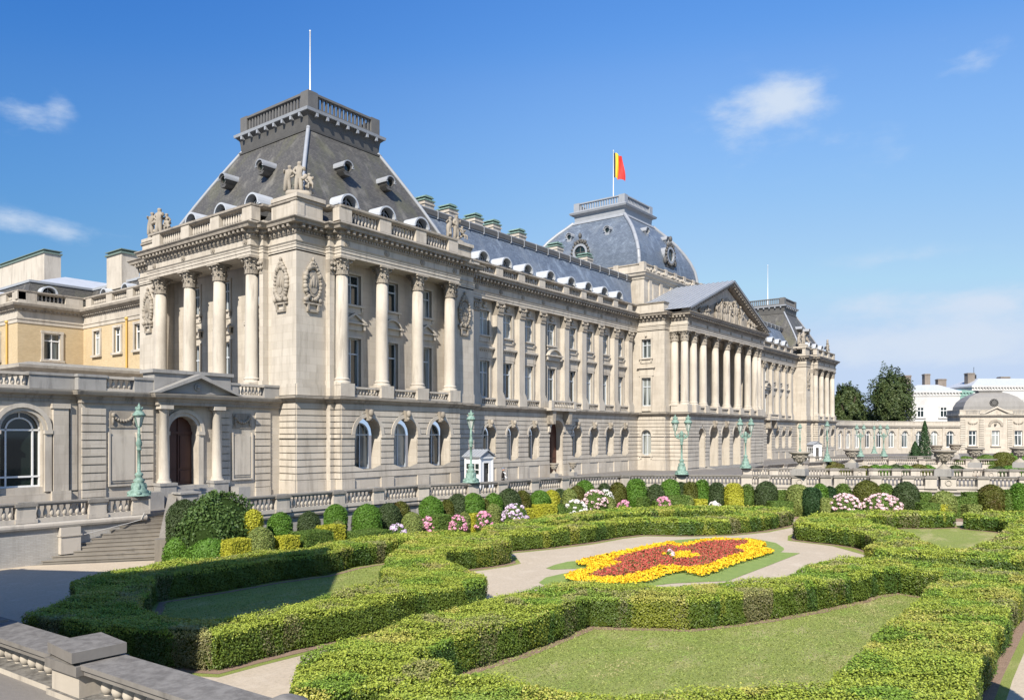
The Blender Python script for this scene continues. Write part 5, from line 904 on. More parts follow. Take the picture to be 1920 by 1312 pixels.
# ------------------------------------------------------------------ ochre back wing, behind the gallery
ob_ = thing('rear_wing', 'ochre brick rear wing with stone cornice, slate mansard and tall white chimneys', 'building', (30, 75, 0)); op = simple_part(ob_)
def rear_wing():
    A = FY(32.5); Bf = FX(75.4); Cf = FY(27.0); w = MB()
    wa = [(65.2, 12.0, 14.0), (68.6, 12.0, 14.0), (72.0, 12.0, 14.0), (65.2, 7.6, 9.6), (68.6, 7.6, 9.6), (72.0, 7.6, 9.6)]
    up = [(c-.62, c+.62, 11.4, 13.6, False) for c in (65.0, 68.7, 72.6)]; lo = [(c-.62, c+.62, 6.4, 8.9, False) for c in (65.0, 68.7, 72.6)]
    wall(w, A, 62.1, 75.4, 9.6, 14.6, up, 0, .3); wall(w, A, 62.1, 75.4, 0, 9.6, lo, 0, .3)
    wall(w, Bf, 27.0, 32.5, 0, 14.6, [(29.1, 30.5, 10.9, 13.3, False)], 0, .3); cc = [80, 84.5, 89, 94, 99, 104]; wall(w, Cf, 75.4, 112, 9.6, 14.6, [(c-.7, c+.7, 10.9, 13.3, False) for c in cc], 0, .3); wall(w, Cf, 75.4, 112, 0, 9.6)
    op(w, 'wall', 'ochre')
    path = [(27, 112), (27, 75.4), (32.5, 75.4), (32.5, 62.1)]
    t = MB(); t.sweep(path, [(-.3, 14.0), (.06, 14.02), (.06, 14.3), (.12, 14.35), (.12, 14.5), (.02, 14.5), (.02, 15.1), (-.3, 15.1)]); op(t, 'frieze', 'stone_plain')
    t = MB(); t.sweep(path, [(-.3, 15.0), (.08, 15.05), (.1, 15.2), (.3, 15.3), (.55, 15.5), (.6, 15.7), (-.5, 15.8)]); dentils(t, path, 15.15, 15.35, .06, .26, .16, .36); op(t, 'cornice', 'stone_weathered')
    t = MB(); t.sweep(path, [(-.7, 15.7), (-.1, 15.7), (-.1, 16.1), (-.2, 16.15), (-.7, 16.15)]); t.sweep(path, [(-.75, 16.75), (-.12, 16.75), (-.05, 16.82), (-.05, 16.95), (-.75, 17.0)], mats=[0, 1, 1, 1]); t.box(Bf, 26.9+.1, 28.6, -.7, -.1, 16.1, 16.8); t.box(Bf, 31, 32.5, -.7, -.1, 16.1, 16.8)
    for s in (63, 66.8, 70.6, 74.6): t.box(A, s-.55, s+.55, -.7, -.1, 16.1, 16.8)
    for s in (76.2, 79, 82, 86, 91, 96): t.box(Cf, s-.7, s+.7, -.7, -.1, 16.1, 16.8)
    op(t, 'parapet', ['stone', 'stone_weathered'])
    for Fr, ss in ((A, (63, 66.8, 70.6, 74.6)), (Bf, (28.05, 31.5)), (Cf, (76.2, 79, 82, 86, 91, 96))):
        for a, b in zip(ss, ss[1:]): q = MB(); q.box(Fr, a+.5, b-.5, -.48, -.32, 16.08, 16.17); q.box(Fr, a+.5, b-.5, -.48, -.32, 16.7, 16.78); balusters(q, Fr, a+.55, b-.55, -.4, 16.15, 16.75, .33); op(q, 'parapet_balusters', 'stone_rail')
    # mansard and zinc roof
    r = MB(); p2_ = [(27.9, 112), (27.9, 76.3), (33.4, 76.3), (33.4, 60)]
    r.sweep(p2_, [(0, 15.8), (-.2, 16.4), (-.7, 18.0), (-.9, 18.15)]); ro = op(r, 'roof', 'slate')
    z = MB(); z.poly([(28.8, 112, 18.1), (28.8, 77.2, 18.1), (33, 80.5, 19.6), (33, 112, 19.6)]); z.poly([(28.8, 77.2, 18.1), (34.3, 77.2, 18.1), (37, 80.5, 19.6), (33, 80.5, 19.6)]); z.poly([(34.3, 77.2, 18.1), (34.3, 60, 18.1), (37, 60, 19.6), (37, 80.5, 19.6)]); z.poly([(33, 80.5, 19.6), (37, 80.5, 19.6), (37, 112, 19.6), (33, 112, 19.6)])
    z.sweep(p2_, [(-.6, 18.0), (-.55, 18.2), (-.8, 18.25)]); z.build('zinc_roof', 'lead_white', ro)
    for s in (64.6, 68.6, 72.6): dormer(lambda a, o, z: (33.7-o, a, z), s, 16.35, -.6, .55, .55, .6)
    dormer(lambda a, o, z: (a, 76.6-o, z), 29.8, 16.35, -.6, .55, .6, .6); dormer(lambda a, o, z: (28.2-o, a, z), 82.5, 16.35, -.6, .55, .55, .6)
    for Fr, cs, z0, z1, w_ in ((A, (65.0, 68.7, 72.6), 11.4, 13.6, 1.24), (A, (65.0, 68.7, 72.6), 6.4, 8.9, 1.24), (Bf, (29.8,), 10.9, 13.3, 1.4), (Cf, (80, 84.5, 89, 94), 10.9, 13.3, 1.4)):
        for c in cs:
            t = MB(); surround(t, Fr, c, z0, z1, w_, 0, .22); h = w_/2+.3; t.box(Fr, c-h, c+h, 0, .22, z0-.2, z0)
            if z0 < 7: t.box(Fr, c-h-.1, c+h+.1, 0, .3, z1+.5, z1+.68)
            op(t, 'window_surround', 'stone_plain'); wn = window(ob_, Fr, c, z0, z1, w_, -.22, False, ('white_paint', 'glass'), .72); wn.matrix_parent_inverse = Matrix.Translation(-ob_.location)
    for x, y in ((32.38, 66.9), (26.88, 77.5)): t = MB(); t.tube([(x, y, 0), (x, y, 14.2)], .09, 8); t.blob((x, y, 14.2), (.18, .18, .16), 8, 5); op(t, 'downpipe', 'pipe')
    for x0, x1, y0, y1, z0, z1 in ((33.4, 35.0, 86.4, 98.4, 18, 22.9), (33.6, 35.2, 70.3, 73.2, 17.5, 20.6)):
        c = MB(); c.box(ident, x0, x1, y0, y1, z0, z1); o = op(c, 'chimney', 'stone_plain'); c = MB(); c.box(ident, x0-.12, x1+.12, y0-.12, y1+.12, z1, z1+.16); c.box(ident, x0+.1, x1-.1, y0+.1, y1-.1, z1+.16, z1+.34); c.box(ident, x0-.1, x1+.1, y0-.1, y1+.1, z1+.34, z1+.42); c.build('chimney_cap', 'copper_dark', o)
    b = MB(); b.box(ident, 22.5, 31.4, 61.5, 70, 0, 9.0); path = [(22.5, 70), (22.5, 61.5), (31.4, 61.5)]; b.sweep(path, [(-.3, 8.5), (.1, 8.55), (.3, 8.8), (.6, 9.0), (.65, 9.2), (-.4, 9.5)]); op(b, 'bay', 'stone_plain')
rear_wing()
# ------------------------------------------------------------------ right-hand gallery, its end pavilion and the buildings behind
fg = thing('curved_gallery', 'distant curved single storey gallery with a row of arched windows', 'building', (175, 35, 0)); fp = simple_part(fg)
RC = 46.0
def FC(s, o, z):   # concave arc starting along +X at the palace and swinging towards the viewer's right
    t = s/RC; x, y = 159.5+RC*math.sin(t), 42.5-RC*(1-math.cos(t)); return (x-o*math.sin(t), y-o*math.cos(t), z)
def far_gallery():
    L = 42.2; n = 11; cs = [2.4+3.75*i for i in range(n)]; w = MB(); ops = [(c-.85, c+.85, 1.3, 4.1, True) for c in cs]
    for i, c in enumerate(cs):
        a, b = (0 if i == 0 else c-1.875), (L if i == n-1 else c+1.875); wall(w, FC, a, b, 0, 6.2, [ops[i]], 0, .35); w.box(FC, a, a+.55, 0, .16, 1.0, 5.3); w.box(FC, a, a+.62, 0, .22, 5.3, 5.55); w.box(FC, a, b, 0, .1, 0, 1.0)
    fp(w, 'wall', 'stone')
    t = MB(); ss = [L*i/22 for i in range(23)]
    for a, b in zip(ss, ss[1:]): t.box(FC, a, b, -.3, .3, 5.75, 6.0); t.box(FC, a, b, -.3, .45, 6.0, 6.25); t.box(FC, a, b, -.4, .05, 6.25, 6.9); t.box(FC, a, b, -.45, .12, 6.9, 7.05); t.box(FC, a, b, -4, -.3, 5.9, 6.2)
    fp(t, 'cornice', 'stone_plain')
    for c in cs:
        t = MB(); arch_ring(t, FC, c, 4.1, .85, 1.2, -.02, .14, 12); fp(t, 'window_surround', 'stone_plain')
        q = window(fg, FC, c, 1.3, 4.1, 1.7, -.3, True, ('white_paint', 'glass'), .7, 1, .12); q.matrix_parent_inverse = Matrix.Translation(-fg.location)
far_gallery()
ct, st_ = math.cos(math.radians(37.4527)), math.sin(math.radians(37.4527))
def cam_pt(u, dep): l = (u-960)/1436*dep; return (ct*dep+st_*l, st_*dep-ct*l)
def FV(u0, dep, ang=0.0):   # facade starting at bearing u0, running right, facing back towards the garden
    x, y = cam_pt(u0, dep); a = math.radians(ang); ax, ay = st_*math.cos(a)+ct*math.sin(a), -ct*math.cos(a)+st_*math.sin(a); return FD(x, y, ax, ay)
pv = thing('end_pavilion', 'small far pavilion with grey domed roof, pediment and three windows at the right edge', 'building', FV(1800, 170.5)(7.4, 0, 0)); vp = simple_part(pv)
def end_pavilion():
    F = FV(1800, 170.5, -9); w = MB(); cs = (2.6, 7.3, 11.9); wd = 15.0
    wall(w, F, 0, wd, -1, 8.5, [(c-.8, c+.8, 1.7, 5.0, False) for c in cs], 0, .35)
    for a, b in ((0, 1.1), (3.9, 4.9), (9.7, 10.7), (13.7, 15)): courses(w, F, a, b, [.8+.5*i for i in range(15)], (), .12, .1)
    w.box(F, 4.9, 9.7, 0, .12, -1, .9); w.box(F, 0, .2, -7, 0, -1, 8.5); w.box(F, wd-.2, wd, -7, 0, -1, 8.5); vp(w, 'wall', 'stone')
    t = MB(); t.box(F, -.3, wd+.3, -7, .35, 8.15, 8.4); t.box(F, -.5, wd+.5, -7, .6, 8.4, 8.65); t.box(F, -.1, wd+.1, -7, .1, 8.65, 9.5); t.box(F, -.15, wd+.15, -7, .2, 9.5, 9.65); vp(t, 'cornice', 'stone_plain')
    for a in (1.2, 10.8): q = MB(); [q.box(F, a+i*.3, a+.14+i*.3, .1, .2, 8.75, 9.4) for i in range(10)]; q.box(F, a-.1, a+3, .08, .16, 9.4, 9.48); vp(q, 'balustrade', 'stone_grey')
    t = MB(); t.prism(F, [(4.3, 8.66), (10.3, 8.66), (7.3, 10.2)], .1, .35); [t.prism(F, [(x, 8.66), (x+(7.3-x)*.2, 8.66), (7.3, 10.0), (7.3, 10.35)], .35, .75) for x in (3.9, 10.7)]; vp(t, 'pediment', 'stone_plain')
    t = MB(); arch_ring(t, F, 7.3, 6.0, 1.0, 1.5, -.02, .2, 12); t.blob(F(7.3, .1, 6.5), (.7, .2, .4), 8, 6); vp(t, 'arch_moulding', 'stone_carved')
    for c in cs:
        t = MB(); surround(t, F, c, 1.7, 5.0, 1.6, 0, .2); t.box(F, c-1.1, c+1.1, 0, .3, 1.45, 1.7); vp(t, 'window_surround', 'stone_plain')
        if c != 7.3: t = MB(); [t.blob(F(c-.9*math.cos(math.pi*i/8), .1, 6.9-.4*math.sin(math.pi*i/8)), (.16, .12, .16), 6, 4) for i in range(9)]; vp(t, 'swag_relief', 'stone_carved')
        q = window(pv, F, c, 1.7, 5.0, 1.6, -.3, False, ('white_paint', 'glass'), .7, 1, .13); q.matrix_parent_inverse = Matrix.Translation(-pv.location)
    d = MB(); prof = [(0, 9.5), (.15, 10.4), (.7, 11.5), (1.7, 12.5), (3.2, 13.3), (4.3, 13.6)]
    for (i0, z0), (i1, z1) in zip(prof, prof[1:]):
        c = lambda i, z: [F(.9+i, -.6-i*.5, z), F(wd-.9-i, -.6-i*.5, z), F(wd-.9-i, -6.6+i*.5, z), F(.9+i, -6.6+i*.5, z)]
        a, b = c(i0, z0), c(i1, z1); [d.poly([a[k], a[(k+1) % 4], b[(k+1) % 4], b[k]]) for k in range(4)]
    d.box(F, 5.0, 9.8, -4.6, -2.6, 13.5, 13.85); d.box(F, 4.7, 10.1, -4.8, -2.4, 13.85, 14.05); ro = vp(d, 'roof', 'lead_grey')
    o = MB(); o.prism(F, [(7.3+.55*math.cos(k*math.pi/6), 11.2+.55*math.sin(k*math.pi/6)) for k in range(12)], -2.4, -.6); [o.blob(F(7.3+.75*math.cos(k*math.pi/6), -.7, 11.2+.75*math.sin(k*math.pi/6)), (.2, .2, .2), 6, 4) for k in range(12)]; o.build('oculus', 'lead_dark', ro)
end_pavilion()
def far_block(name, label, u0, dep, width, depth, h, roof, wins, ang=0, mats='white_render', roofmat='lead_white', chim=()):
    F = FV(u0, dep, ang); root = thing(name, label, 'building', F(width/2, 0, 0)); P = simple_part(root); w = MB(); P_inv = Matrix.Translation(-root.location)
    w.box(F, 0, width, -depth, 0, -2, h); w.box(F, -.4, width+.4, -depth-.4, .45, h-.5, h); w.box(F, -.2, width+.2, -depth, .2, h-1.5, h-1.1); P(w, 'wall', mats)
    c = MB(); n = int(width/.9)
    c.box(F, 0, width, .0, .1, h-.8, h-.5)
    for i in range(n): c.box(F, (i+.5)*width/n-.16, (i+.5)*width/n+.16, 0, .4, h-.95, h-.5)
    P(c, 'cornice', mats)
    r = MB(); k = min(width, depth)*.3; B_ = [F(-.3, .3, h), F(width+.3, .3, h), F(width+.3, -depth, h), F(-.3, -depth, h)]; T_ = [F(k, -k, h+roof), F(width-k, -k, h+roof), F(width-k, -depth+k, h+roof), F(k, -depth+k, h+roof)]
    [r.poly([B_[i], B_[(i+1) % 4], T_[(i+1) % 4], T_[i]]) for i in range(4)]; r.poly(T_); P(r, 'roof', roofmat)
    for s, hh, cw in chim: q = MB(); q.box(F, s, s+cw, -k-2, -k, h+.2, h+hh); q.box(F, s-.15, s+cw+.15, -k-2.15, -k+.15, h+hh-.4, h+hh-.2); P(q, 'chimney', 'chimney_brick')
    for s, z0, z1, ww in wins:
        q = window(root, F, s, z0, z1, ww, .03, False, ('white_paint', 'glass_dark'), .66, 1, .16); q.matrix_parent_inverse = P_inv
        t = MB(); t.box(F, s-ww/2-.5, s+ww/2+.5, 0, .35, z0-.3, z0-.02); surround(t, F, s, z0, z1, ww, 0, .25, .18); P(t, 'window_surround', mats)
    return F, P
far_block('white_mansion', 'white rendered mansion with pale hipped roof and grey chimneys behind the far tree', 1703, 232, 14.8, 16, 17.2, 2.2, [(3.5, 9.3, 12.4, 2.0), (10.1, 9.3, 12.4, 2.0), (3.5, 4, 7, 2.0), (10.1, 4, 7, 2.0)], -6, chim=((.4, 5.2, 2.2), (6.6, 5.6, 1.6), (10.5, 4.0, 2.4)))
far_block('glass_annex', 'green glass stair block between the white buildings', 1789, 236, 5.8, 6, 17.5, .6, [], 0, 'glass_green', 'glass_green')
far_block('white_terrace', 'long white building with pale roofs behind the domed pavilion at the right edge', 1823, 240, 30, 16, 19.4, 2.6, [(s, 12, 15, 1.8) for s in (3, 8, 13, 17)], 0, chim=((1.5, 4.4, 2.2), (12, 3.2, 3)))
mb = MB(); F_ = FV(1840, 245); mb.tube([F_(0, -4, 21), F_(0, -4, 26)], .07, 6); mb.box(F_, -.9, .9, -5, -3, 20.5, 22); mb.box(F_, -.5, .5, -4.6, -3.4, 22, 23.5); mb.build('roof_mast', 'iron', None, label='thin dark spire rising from the white roofs at the far right', cat='spire')
# ------------------------------------------------------------------ ground: forecourt with two sunken gardens cut into it
ZG = -2.0
WALL_LINE = [(5.5, 40.3), (20.25, 39.75), (20.32, 39.95), (21.75, 40.3), (21.95, 39.3), (22.85, 34.85), (28.5, 34.8), (35, 34.5), (38.9, 33.3), (41.5, 32.7), (45.5, 32.45), (49.1, 32.1), (52, 31.2), (54.4, 29.9), (57.2, 27), (59.8, 22.3), (62.4, 17.65), (65.8, 11.8), (69.6, 4.5), (75, -6), (80, -16)]
HOLE1 = WALL_LINE+[(7.4, -16), (6.6, 6), (6.0, 12)]
HOLE2 = [(72.4, 26.6), (80, 27.7), (88, 26.8), (95, 25.4), (104, 24.6), (108.4, 24.2), (114.4, 16.4), (123, 3), (130, -12), (96, -12), (89.5, -4), (84.8, 5.4), (81.6, 11.2), (77.4, 18.4), (74.6, 22.3)]
def sheet(name, outer, holes, z, mat_, kind='structure', label=None):
    loops = [[Vector((*p, 0)) for p in outer]]+[[Vector((*p, 0)) for p in h] for h in holes]
    tri = tessellate_polygon(loops); v = [(p.x, p.y, z) for l in loops for p in l]
    me = bpy.data.meshes.new(name); me.from_pydata(v, [], [tuple(t) for t in tri]); me.materials.append(M[mat_]); me.update()
    if me.polygons and sum(p.normal.z for p in me.polygons) < 0: me.flip_normals()
    return link(name, me, None, label, None, None, kind)
sheet('forecourt', [(-900, -900), (2500, -900), (2500, 2500), (-900, 2500)], [HOLE1, HOLE2], 0, 'paving')
sheet('garden_path', [(5.4, -17), (81, -17), (81, 43), (5.4, 43)], [], ZG, 'gravel')
sheet('lower_garden_ground', [(70, -13), (131, -13), (131, 30), (70, 30)], [], -1.2, 'soil')
def wallsheet(name, loop, z0, z1, mat_):
    mb = MB()
    for a, b in zip(loop, loop[1:]+loop[:1]): mb.poly([(*a, z0), (*b, z0), (*b, z1), (*a, z1)])
    return mb
mb = wallsheet('w', HOLE1, ZG-.02, 0, 'stone'); mb.sweep(WALL_LINE[5:], [(-.02, -.32), (.14, -.3), (.18, -.2), (.18, -.1), (.1, -.02), (-.02, -.02)], mi=1); mb.sweep(WALL_LINE[:2], [(-.02, -.32), (.14, -.3), (.18, -.2), (.18, -.1), (.1, -.02), (-.02, -.02)], mi=1); mb.box(ident, 16.05, 16.95, 39.6, 40.2, -1.6, -.32, 1); mb.box(ident, 16.0, 17.0, 39.55, 40.2, -.75, -.68, 1)
mb.build('retaining_wall', ['white_brick', 'stone_rail'], None, label='white brick retaining wall of the sunken garden below the balustrade', cat='wall')
mb = wallsheet('w', HOLE2, -1.22, 0, 'stone'); mb.build('retaining_wall', ['stone_rail'], None, label='retaining wall of the second sunken garden beyond the driveway', cat='wall')
# lawns lie a few millimetres above the gravel, bare soil strips at the hedge feet
def inset(poly, d):
    n = len(poly); area = sum(a[0]*b[1]-b[0]*a[1] for a, b in zip(poly, poly[1:]+poly[:1])); s = 1 if area > 0 else -1; out = []
    for i in range(n):
        p0, p, p1 = poly[i-1], poly[i], poly[(i+1) % n]
        def nn(a, b): dx, dy = b[0]-a[0], b[1]-a[1]; l = math.hypot(dx, dy) or 1; return (-dy/l*s, dx/l*s)
        n1, n2 = nn(p0, p), nn(p, p1); dd = 1+n1[0]*n2[0]+n1[1]*n2[1]; k = d/max(dd, .45); out.append((p[0]+(n1[0]+n2[0])*k, p[1]+(n1[1]+n2[1])*k))
    return out
LAWN_FRONT = [(11.9, 14.9), (14.5, 14.3), (17, 14.6), (20.8, 14.4), (22.6, 13.6), (23.2, 11.4), (25.8, 9.8), (28.2, 8.4), (32.4, 8.2), (34.0, 7.2), (33.6, 5.0), (30, 4.2), (26, 4.3), (22, 4.8), (16, 5.8), (12, 7.2), (10.5, 11)]
for name, pts in (('lawn', HEDGE_A[1]), ('lawn', LAWN_FRONT), ('lawn', HEDGE_D[1])): sheet(name, inset(pts, -.3), [], ZG+.008, 'turf')
sheet('lawn', [(45, 12.2), (48, 11.5), (52, 13), (58, 9.5), (61, 6), (58, 3), (50, 4.4), (45, 6.8), (41.8, 9.2)], [], ZG+.008, 'turf')
sheet('flowerbed_lawn', BED_GRASS, [], ZG+.012, 'turf_fresh')
for h in (HEDGE_A, HEDGE_B, HEDGE_C, HEDGE_D, HEDGE_E):
    hl = [inset(h[1], -.1)] if h[1] else []; sheet('grass_verge', inset(h[0], -.42), hl, ZG+.004+.0006*len(h[0])/40, 'turf'); sheet('soil_strip', inset(h[0], -.2), hl, ZG+.014, 'soil')
    if h[1]: sheet('soil_strip', inset(h[1], .12), [inset(h[1], .38)], ZG+.016, 'soil')
sheet('soil_strip', inset(HEDGE_F[0], -.2), [], ZG+.014, 'soil')
band = [p for p in WALL_LINE[5:]]
sheet('planting_bed', [(22.8, 34.8), *WALL_LINE[6:], (75, -16), (70, -7), (65.0, 3), (61.2, 10), (58, 15.5), (55.2, 20.6), (52.4, 24.8), (48.5, 27.6), (41, 28.6), (34.5, 30), (28.4, 30.6), (22.6, 31.2), (18.2, 31.6), (17.8, 34.2), (19.4, 35.8)], [], ZG+.006, 'soil')
g = MB(); g.box(ident, 0, 1.1, 0, .55, 0, .02); [g.box(ident, .06+.17*i, .16+.17*i, .05, .5, .02, .035) for i in range(6)]; g.build('drain_cover', 'iron', None, label='rusty iron drain cover in the gravel path near the flower bed', cat='drain cover', loc=(36.4, 9.7, ZG+.004), rz=math.radians(-50))

# ------------------------------------------------------------------ foliage helpers
def in_poly(px, py, poly):
    c = np.zeros(len(px), bool); n = len(poly)
    for i in range(n):
        x0, y0 = poly[i]; x1, y1 = poly[(i+1) % n]
        if y0 == y1: continue
        t = ((y0 > py) != (y1 > py)) & (px < (x1-x0)*(py-y0)/(y1-y0)+x0); c ^= t
    return c
def leaf_mesh(name, body_mb, mats, P, Nn, size, tilt=0.8, aspect=0.62, leafmat=1, matidx=None):
    """one mesh: dark inner body plus a leaf quad at every point"""
    n = len(P); size = np.asarray(size) if np.ndim(size) else np.full(n, size)
    d = Nn+RNG.normal(0, tilt*.55, (n, 3)); d /= np.linalg.norm(d, axis=1, keepdims=True)+1e-9
    ref = RNG.normal(0, 1, (n, 3)); a = np.cross(d, ref); a /= np.linalg.norm(a, axis=1, keepdims=True)+1e-9; b = np.cross(d, a)
    L = (size*RNG.uniform(.7, 1.25, n))[:, None]*.5; W_ = L*aspect
    q = np.stack([P-a*L, P-b*W_+d*L*.12, P+a*L, P+b*W_+d*L*.12], 1).reshape(-1, 3)
    bv = np.array(body_mb.v, float).reshape(-1, 3) if body_mb else np.zeros((0, 3)); nb = len(bv)
    me = bpy.data.meshes.new(name); V = np.vstack([bv, q]); me.vertices.add(len(V)); me.vertices.foreach_set('co', V.ravel())
    bl = [i for f in (body_mb.f if body_mb else []) for i in f]; bs = [len(f) for f in (body_mb.f if body_mb else [])]
    li = np.concatenate([np.array(bl, np.int32), np.arange(n*4, dtype=np.int32)+nb]); tot = np.concatenate([np.array(bs, np.int32), np.full(n, 4, np.int32)]); st = np.concatenate([[0], np.cumsum(tot)[:-1]]).astype(np.int32)
    me.loops.add(len(li)); me.loops.foreach_set('vertex_index', li.astype(np.int32)); me.polygons.add(len(tot)); me.polygons.foreach_set('loop_start', st); me.polygons.foreach_set('loop_total', tot)
    lm = np.full(n, leafmat, np.int32) if matidx is None else np.asarray(matidx, np.int32)
    me.polygons.foreach_set('material_index', np.concatenate([np.array(body_mb.m if body_mb else [], np.int32), lm]))
    for m in mats: me.materials.append(M[m])
    me.update(calc_edges=True); me.validate(); return me
def dist_size(x, y, base=.058, k=.0021): return max(base, k*math.hypot(x, y))
def hedge(outer, holes, label, z0=ZG, h=1.0):
    loops = [outer]+([holes] if holes else []); body = MB(); ins = [inset(outer, .11)]+([inset(holes, -.11)] if holes else [])
    vl = [[Vector((*p, 0)) for p in l] for l in ins]; tri = tessellate_polygon(vl); flat = [p for l in vl for p in l]
    for t in tri: body.poly([(flat[i].x, flat[i].y, z0+h-.09) for i in t])
    for l in ins:
        for a, b in zip(l, l[1:]+l[:1]): body.poly([(*a, z0+.06), (*b, z0+.06), (*b, z0+h-.09), (*a, z0+h-.09)])
    P = []; Nn = []; Sz = []; Mi = []
    arr = np.array(outer); cx, cy = arr.mean(0); lo, hi = arr.min(0), arr.max(0)
    # top, sampled tile by tile so that leaf size follows the distance from the street
    step = 1.5
    for gx in np.arange(lo[0], hi[0], step):
        for gy in np.arange(lo[1], hi[1], step):
            s = dist_size(gx+.7, gy+.7); n = int(step*step*1.35/(s*s*.31)); x = RNG.uniform(gx, gx+step, n); y = RNG.uniform(gy, gy+step, n); k = in_poly(x, y, outer)
            if holes: k &= ~in_poly(x, y, holes)
            x, y = x[k], y[k]
            if not len(x): continue
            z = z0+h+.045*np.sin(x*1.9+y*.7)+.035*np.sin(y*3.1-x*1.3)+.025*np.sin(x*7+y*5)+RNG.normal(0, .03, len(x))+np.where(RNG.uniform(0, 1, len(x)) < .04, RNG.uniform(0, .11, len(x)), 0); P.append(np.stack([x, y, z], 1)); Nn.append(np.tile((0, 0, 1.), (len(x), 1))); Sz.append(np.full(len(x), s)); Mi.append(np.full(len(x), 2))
    for l, hole in ((outer, False), (holes, True)):
        if not l: continue
        area = sum(a[0]*b[1]-b[0]*a[1] for a, b in zip(l, l[1:]+l[:1])); sg = (1 if area > 0 else -1)*(-1 if hole else 1)
        for a, b in zip(l, l[1:]+l[:1]):
            dx, dy = b[0]-a[0], b[1]-a[1]; ln = math.hypot(dx, dy)
            if ln < 1e-3: continue
            nx, ny = dy/ln*sg, -dx/ln*sg; s = dist_size((a[0]+b[0])/2, (a[1]+b[1])/2); n = int(ln*h*1.5/(s*s*.31)); t = RNG.uniform(0, 1, n); z = z0+h*(1-RNG.uniform(0, 1, n)**1.05)
            wx, wy = a[0]+dx*t, a[1]+dy*t; off = RNG.normal(0, .035, n)+.05*np.sin(wx*1.7+wy*2.3+z*2)+.035*np.sin(wx*5.1-wy*4.3+z*6)-.1*np.clip((.4-(z-z0))/.4, 0, 1)**1.5-.045*np.clip((z-z0-h+.1)/.1, 0, 1)**2; keep = RNG.uniform(0, 1, n) < np.clip((z-z0)/.16+.25, 0, 1); t, z, off = t[keep], z[keep], off[keep]; n = len(t)
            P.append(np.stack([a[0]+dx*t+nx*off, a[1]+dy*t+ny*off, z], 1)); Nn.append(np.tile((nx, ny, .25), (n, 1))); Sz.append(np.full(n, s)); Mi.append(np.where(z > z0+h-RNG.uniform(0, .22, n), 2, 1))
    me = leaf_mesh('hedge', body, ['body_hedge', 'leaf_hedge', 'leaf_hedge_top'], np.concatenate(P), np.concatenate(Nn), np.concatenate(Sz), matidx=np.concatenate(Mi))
    return link('hedge', me, None, label, 'hedge')
hedge(*HEDGE_A, 'clipped hedge ring round the half shaded lawn, left of the gravel path')
hedge(*HEDGE_B, 'long S shaped clipped hedge in front of the flower bed, along the nearest lawn')
hedge(*HEDGE_C, 'broad clipped hedge along the right and bottom of the nearest lawn')
hedge(*HEDGE_D, 'double clipped hedge behind the flower bed, below the row of round bushes', h=.95)
hedge(*HEDGE_E, 'curved clipped hedge round the lawn on the right, past the flower bed', h=.95)
hedge(*HEDGE_F, 'short straight hedge at the right edge behind the right lawn', h=.9)

def bush_mesh(name, r, h, shape, col, leafsz, n=None, seed=0, rough=1.0):
    body = MB(); nseg, mseg = 18, 10; P = []; Nn = []
    def surf(u, v):   # u angle, v 0..1 from foot to crown
        if shape == 'b':      # clipped ball or bullet
            hc = max(h-r*1.05, h*.25); t = v*(hc+r*1.3)
            if t < hc: w = r*(.86+.14*min(1, t/max(hc, .01)*1.5)); z = t
            else: a = (t-hc)/(r*1.3)*math.pi/2; w = r*math.cos(a); z = hc+(h-hc)*math.sin(a)
        else:                 # tall drum with a domed top
            hc = h*.72; t = v*(hc+r); w = r*(.92+.08*min(1, t/hc*2)) if t < hc else r*math.cos(min(1, (t-hc)/r)*math.pi/2)**.7; z = t if t < hc else hc+(h-hc)*math.sin(min(1, (t-hc)/r)*math.pi/2)
        return (w*math.cos(u), w*math.sin(u), z)
    if shape in 'ch':
        bx, by = r, r*.8; k = .02; body.box(ident, -bx+.03, bx-.03, -by+.03, by-.03, .03, h-.03)
        for ax in range(5):
            m = int((4*bx*by if ax == 4 else 2*(by if ax < 2 else bx)*h)*1.5/(leafsz**2*.31)); a, b = RNG.uniform(-1, 1, m), RNG.uniform(-1, 1, m)
            if ax == 4: p = np.stack([a*bx, b*by, np.full(m, h)], 1); nn = (0, 0, 1.)
            elif ax < 2: s_ = 1 if ax else -1; p = np.stack([np.full(m, s_*bx), a*by, (b+1)/2*h], 1); nn = (s_, 0, .2)
            else: s_ = 1 if ax == 3 else -1; p = np.stack([a*bx, np.full(m, s_*by), (b+1)/2*h], 1); nn = (0, s_, .2)
            P.append(p+RNG.normal(0, .02, p.shape)); Nn.append(np.tile(nn, (m, 1)))
        P = np.concatenate(P); Nn = np.concatenate(Nn)
    else:
        base = len(body.v)
        for j in range(mseg+1):
            for i in range(nseg): x, y, z = surf(2*math.pi*i/nseg, j/mseg); body.v.append((x*.96, y*.96, z*.975+.02))
        for j in range(mseg):
            for i in range(nseg): body.f.append((j*nseg+i, j*nseg+(i+1) % nseg, (j+1)*nseg+(i+1) % nseg, (j+1)*nseg+i)); body.m.append(0)
        m = int((2*math.pi*r*h)*1.5/(leafsz**2*.31)); u = RNG.uniform(0, 2*math.pi, m); v = RNG.uniform(0, 1, m)
        P = np.array([surf(a, b) for a, b in zip(u, v)]); c = np.array([0, 0, h*.45]); Nn = P-c; Nn[:, 2] *= .8; Nn /= np.linalg.norm(Nn, axis=1, keepdims=True)+1e-9
        P = P+Nn*rough*(RNG.normal(0, .022, m)+.035*r*np.sin(u*3+seed)*np.sin(v*6+seed)+.02*np.sin(u*7+seed*2)*np.sin(v*11))[:, None]
    return leaf_mesh(name, body, ['body_'+col, 'leaf_'+col], P, Nn, leafsz, .7*rough**.5)
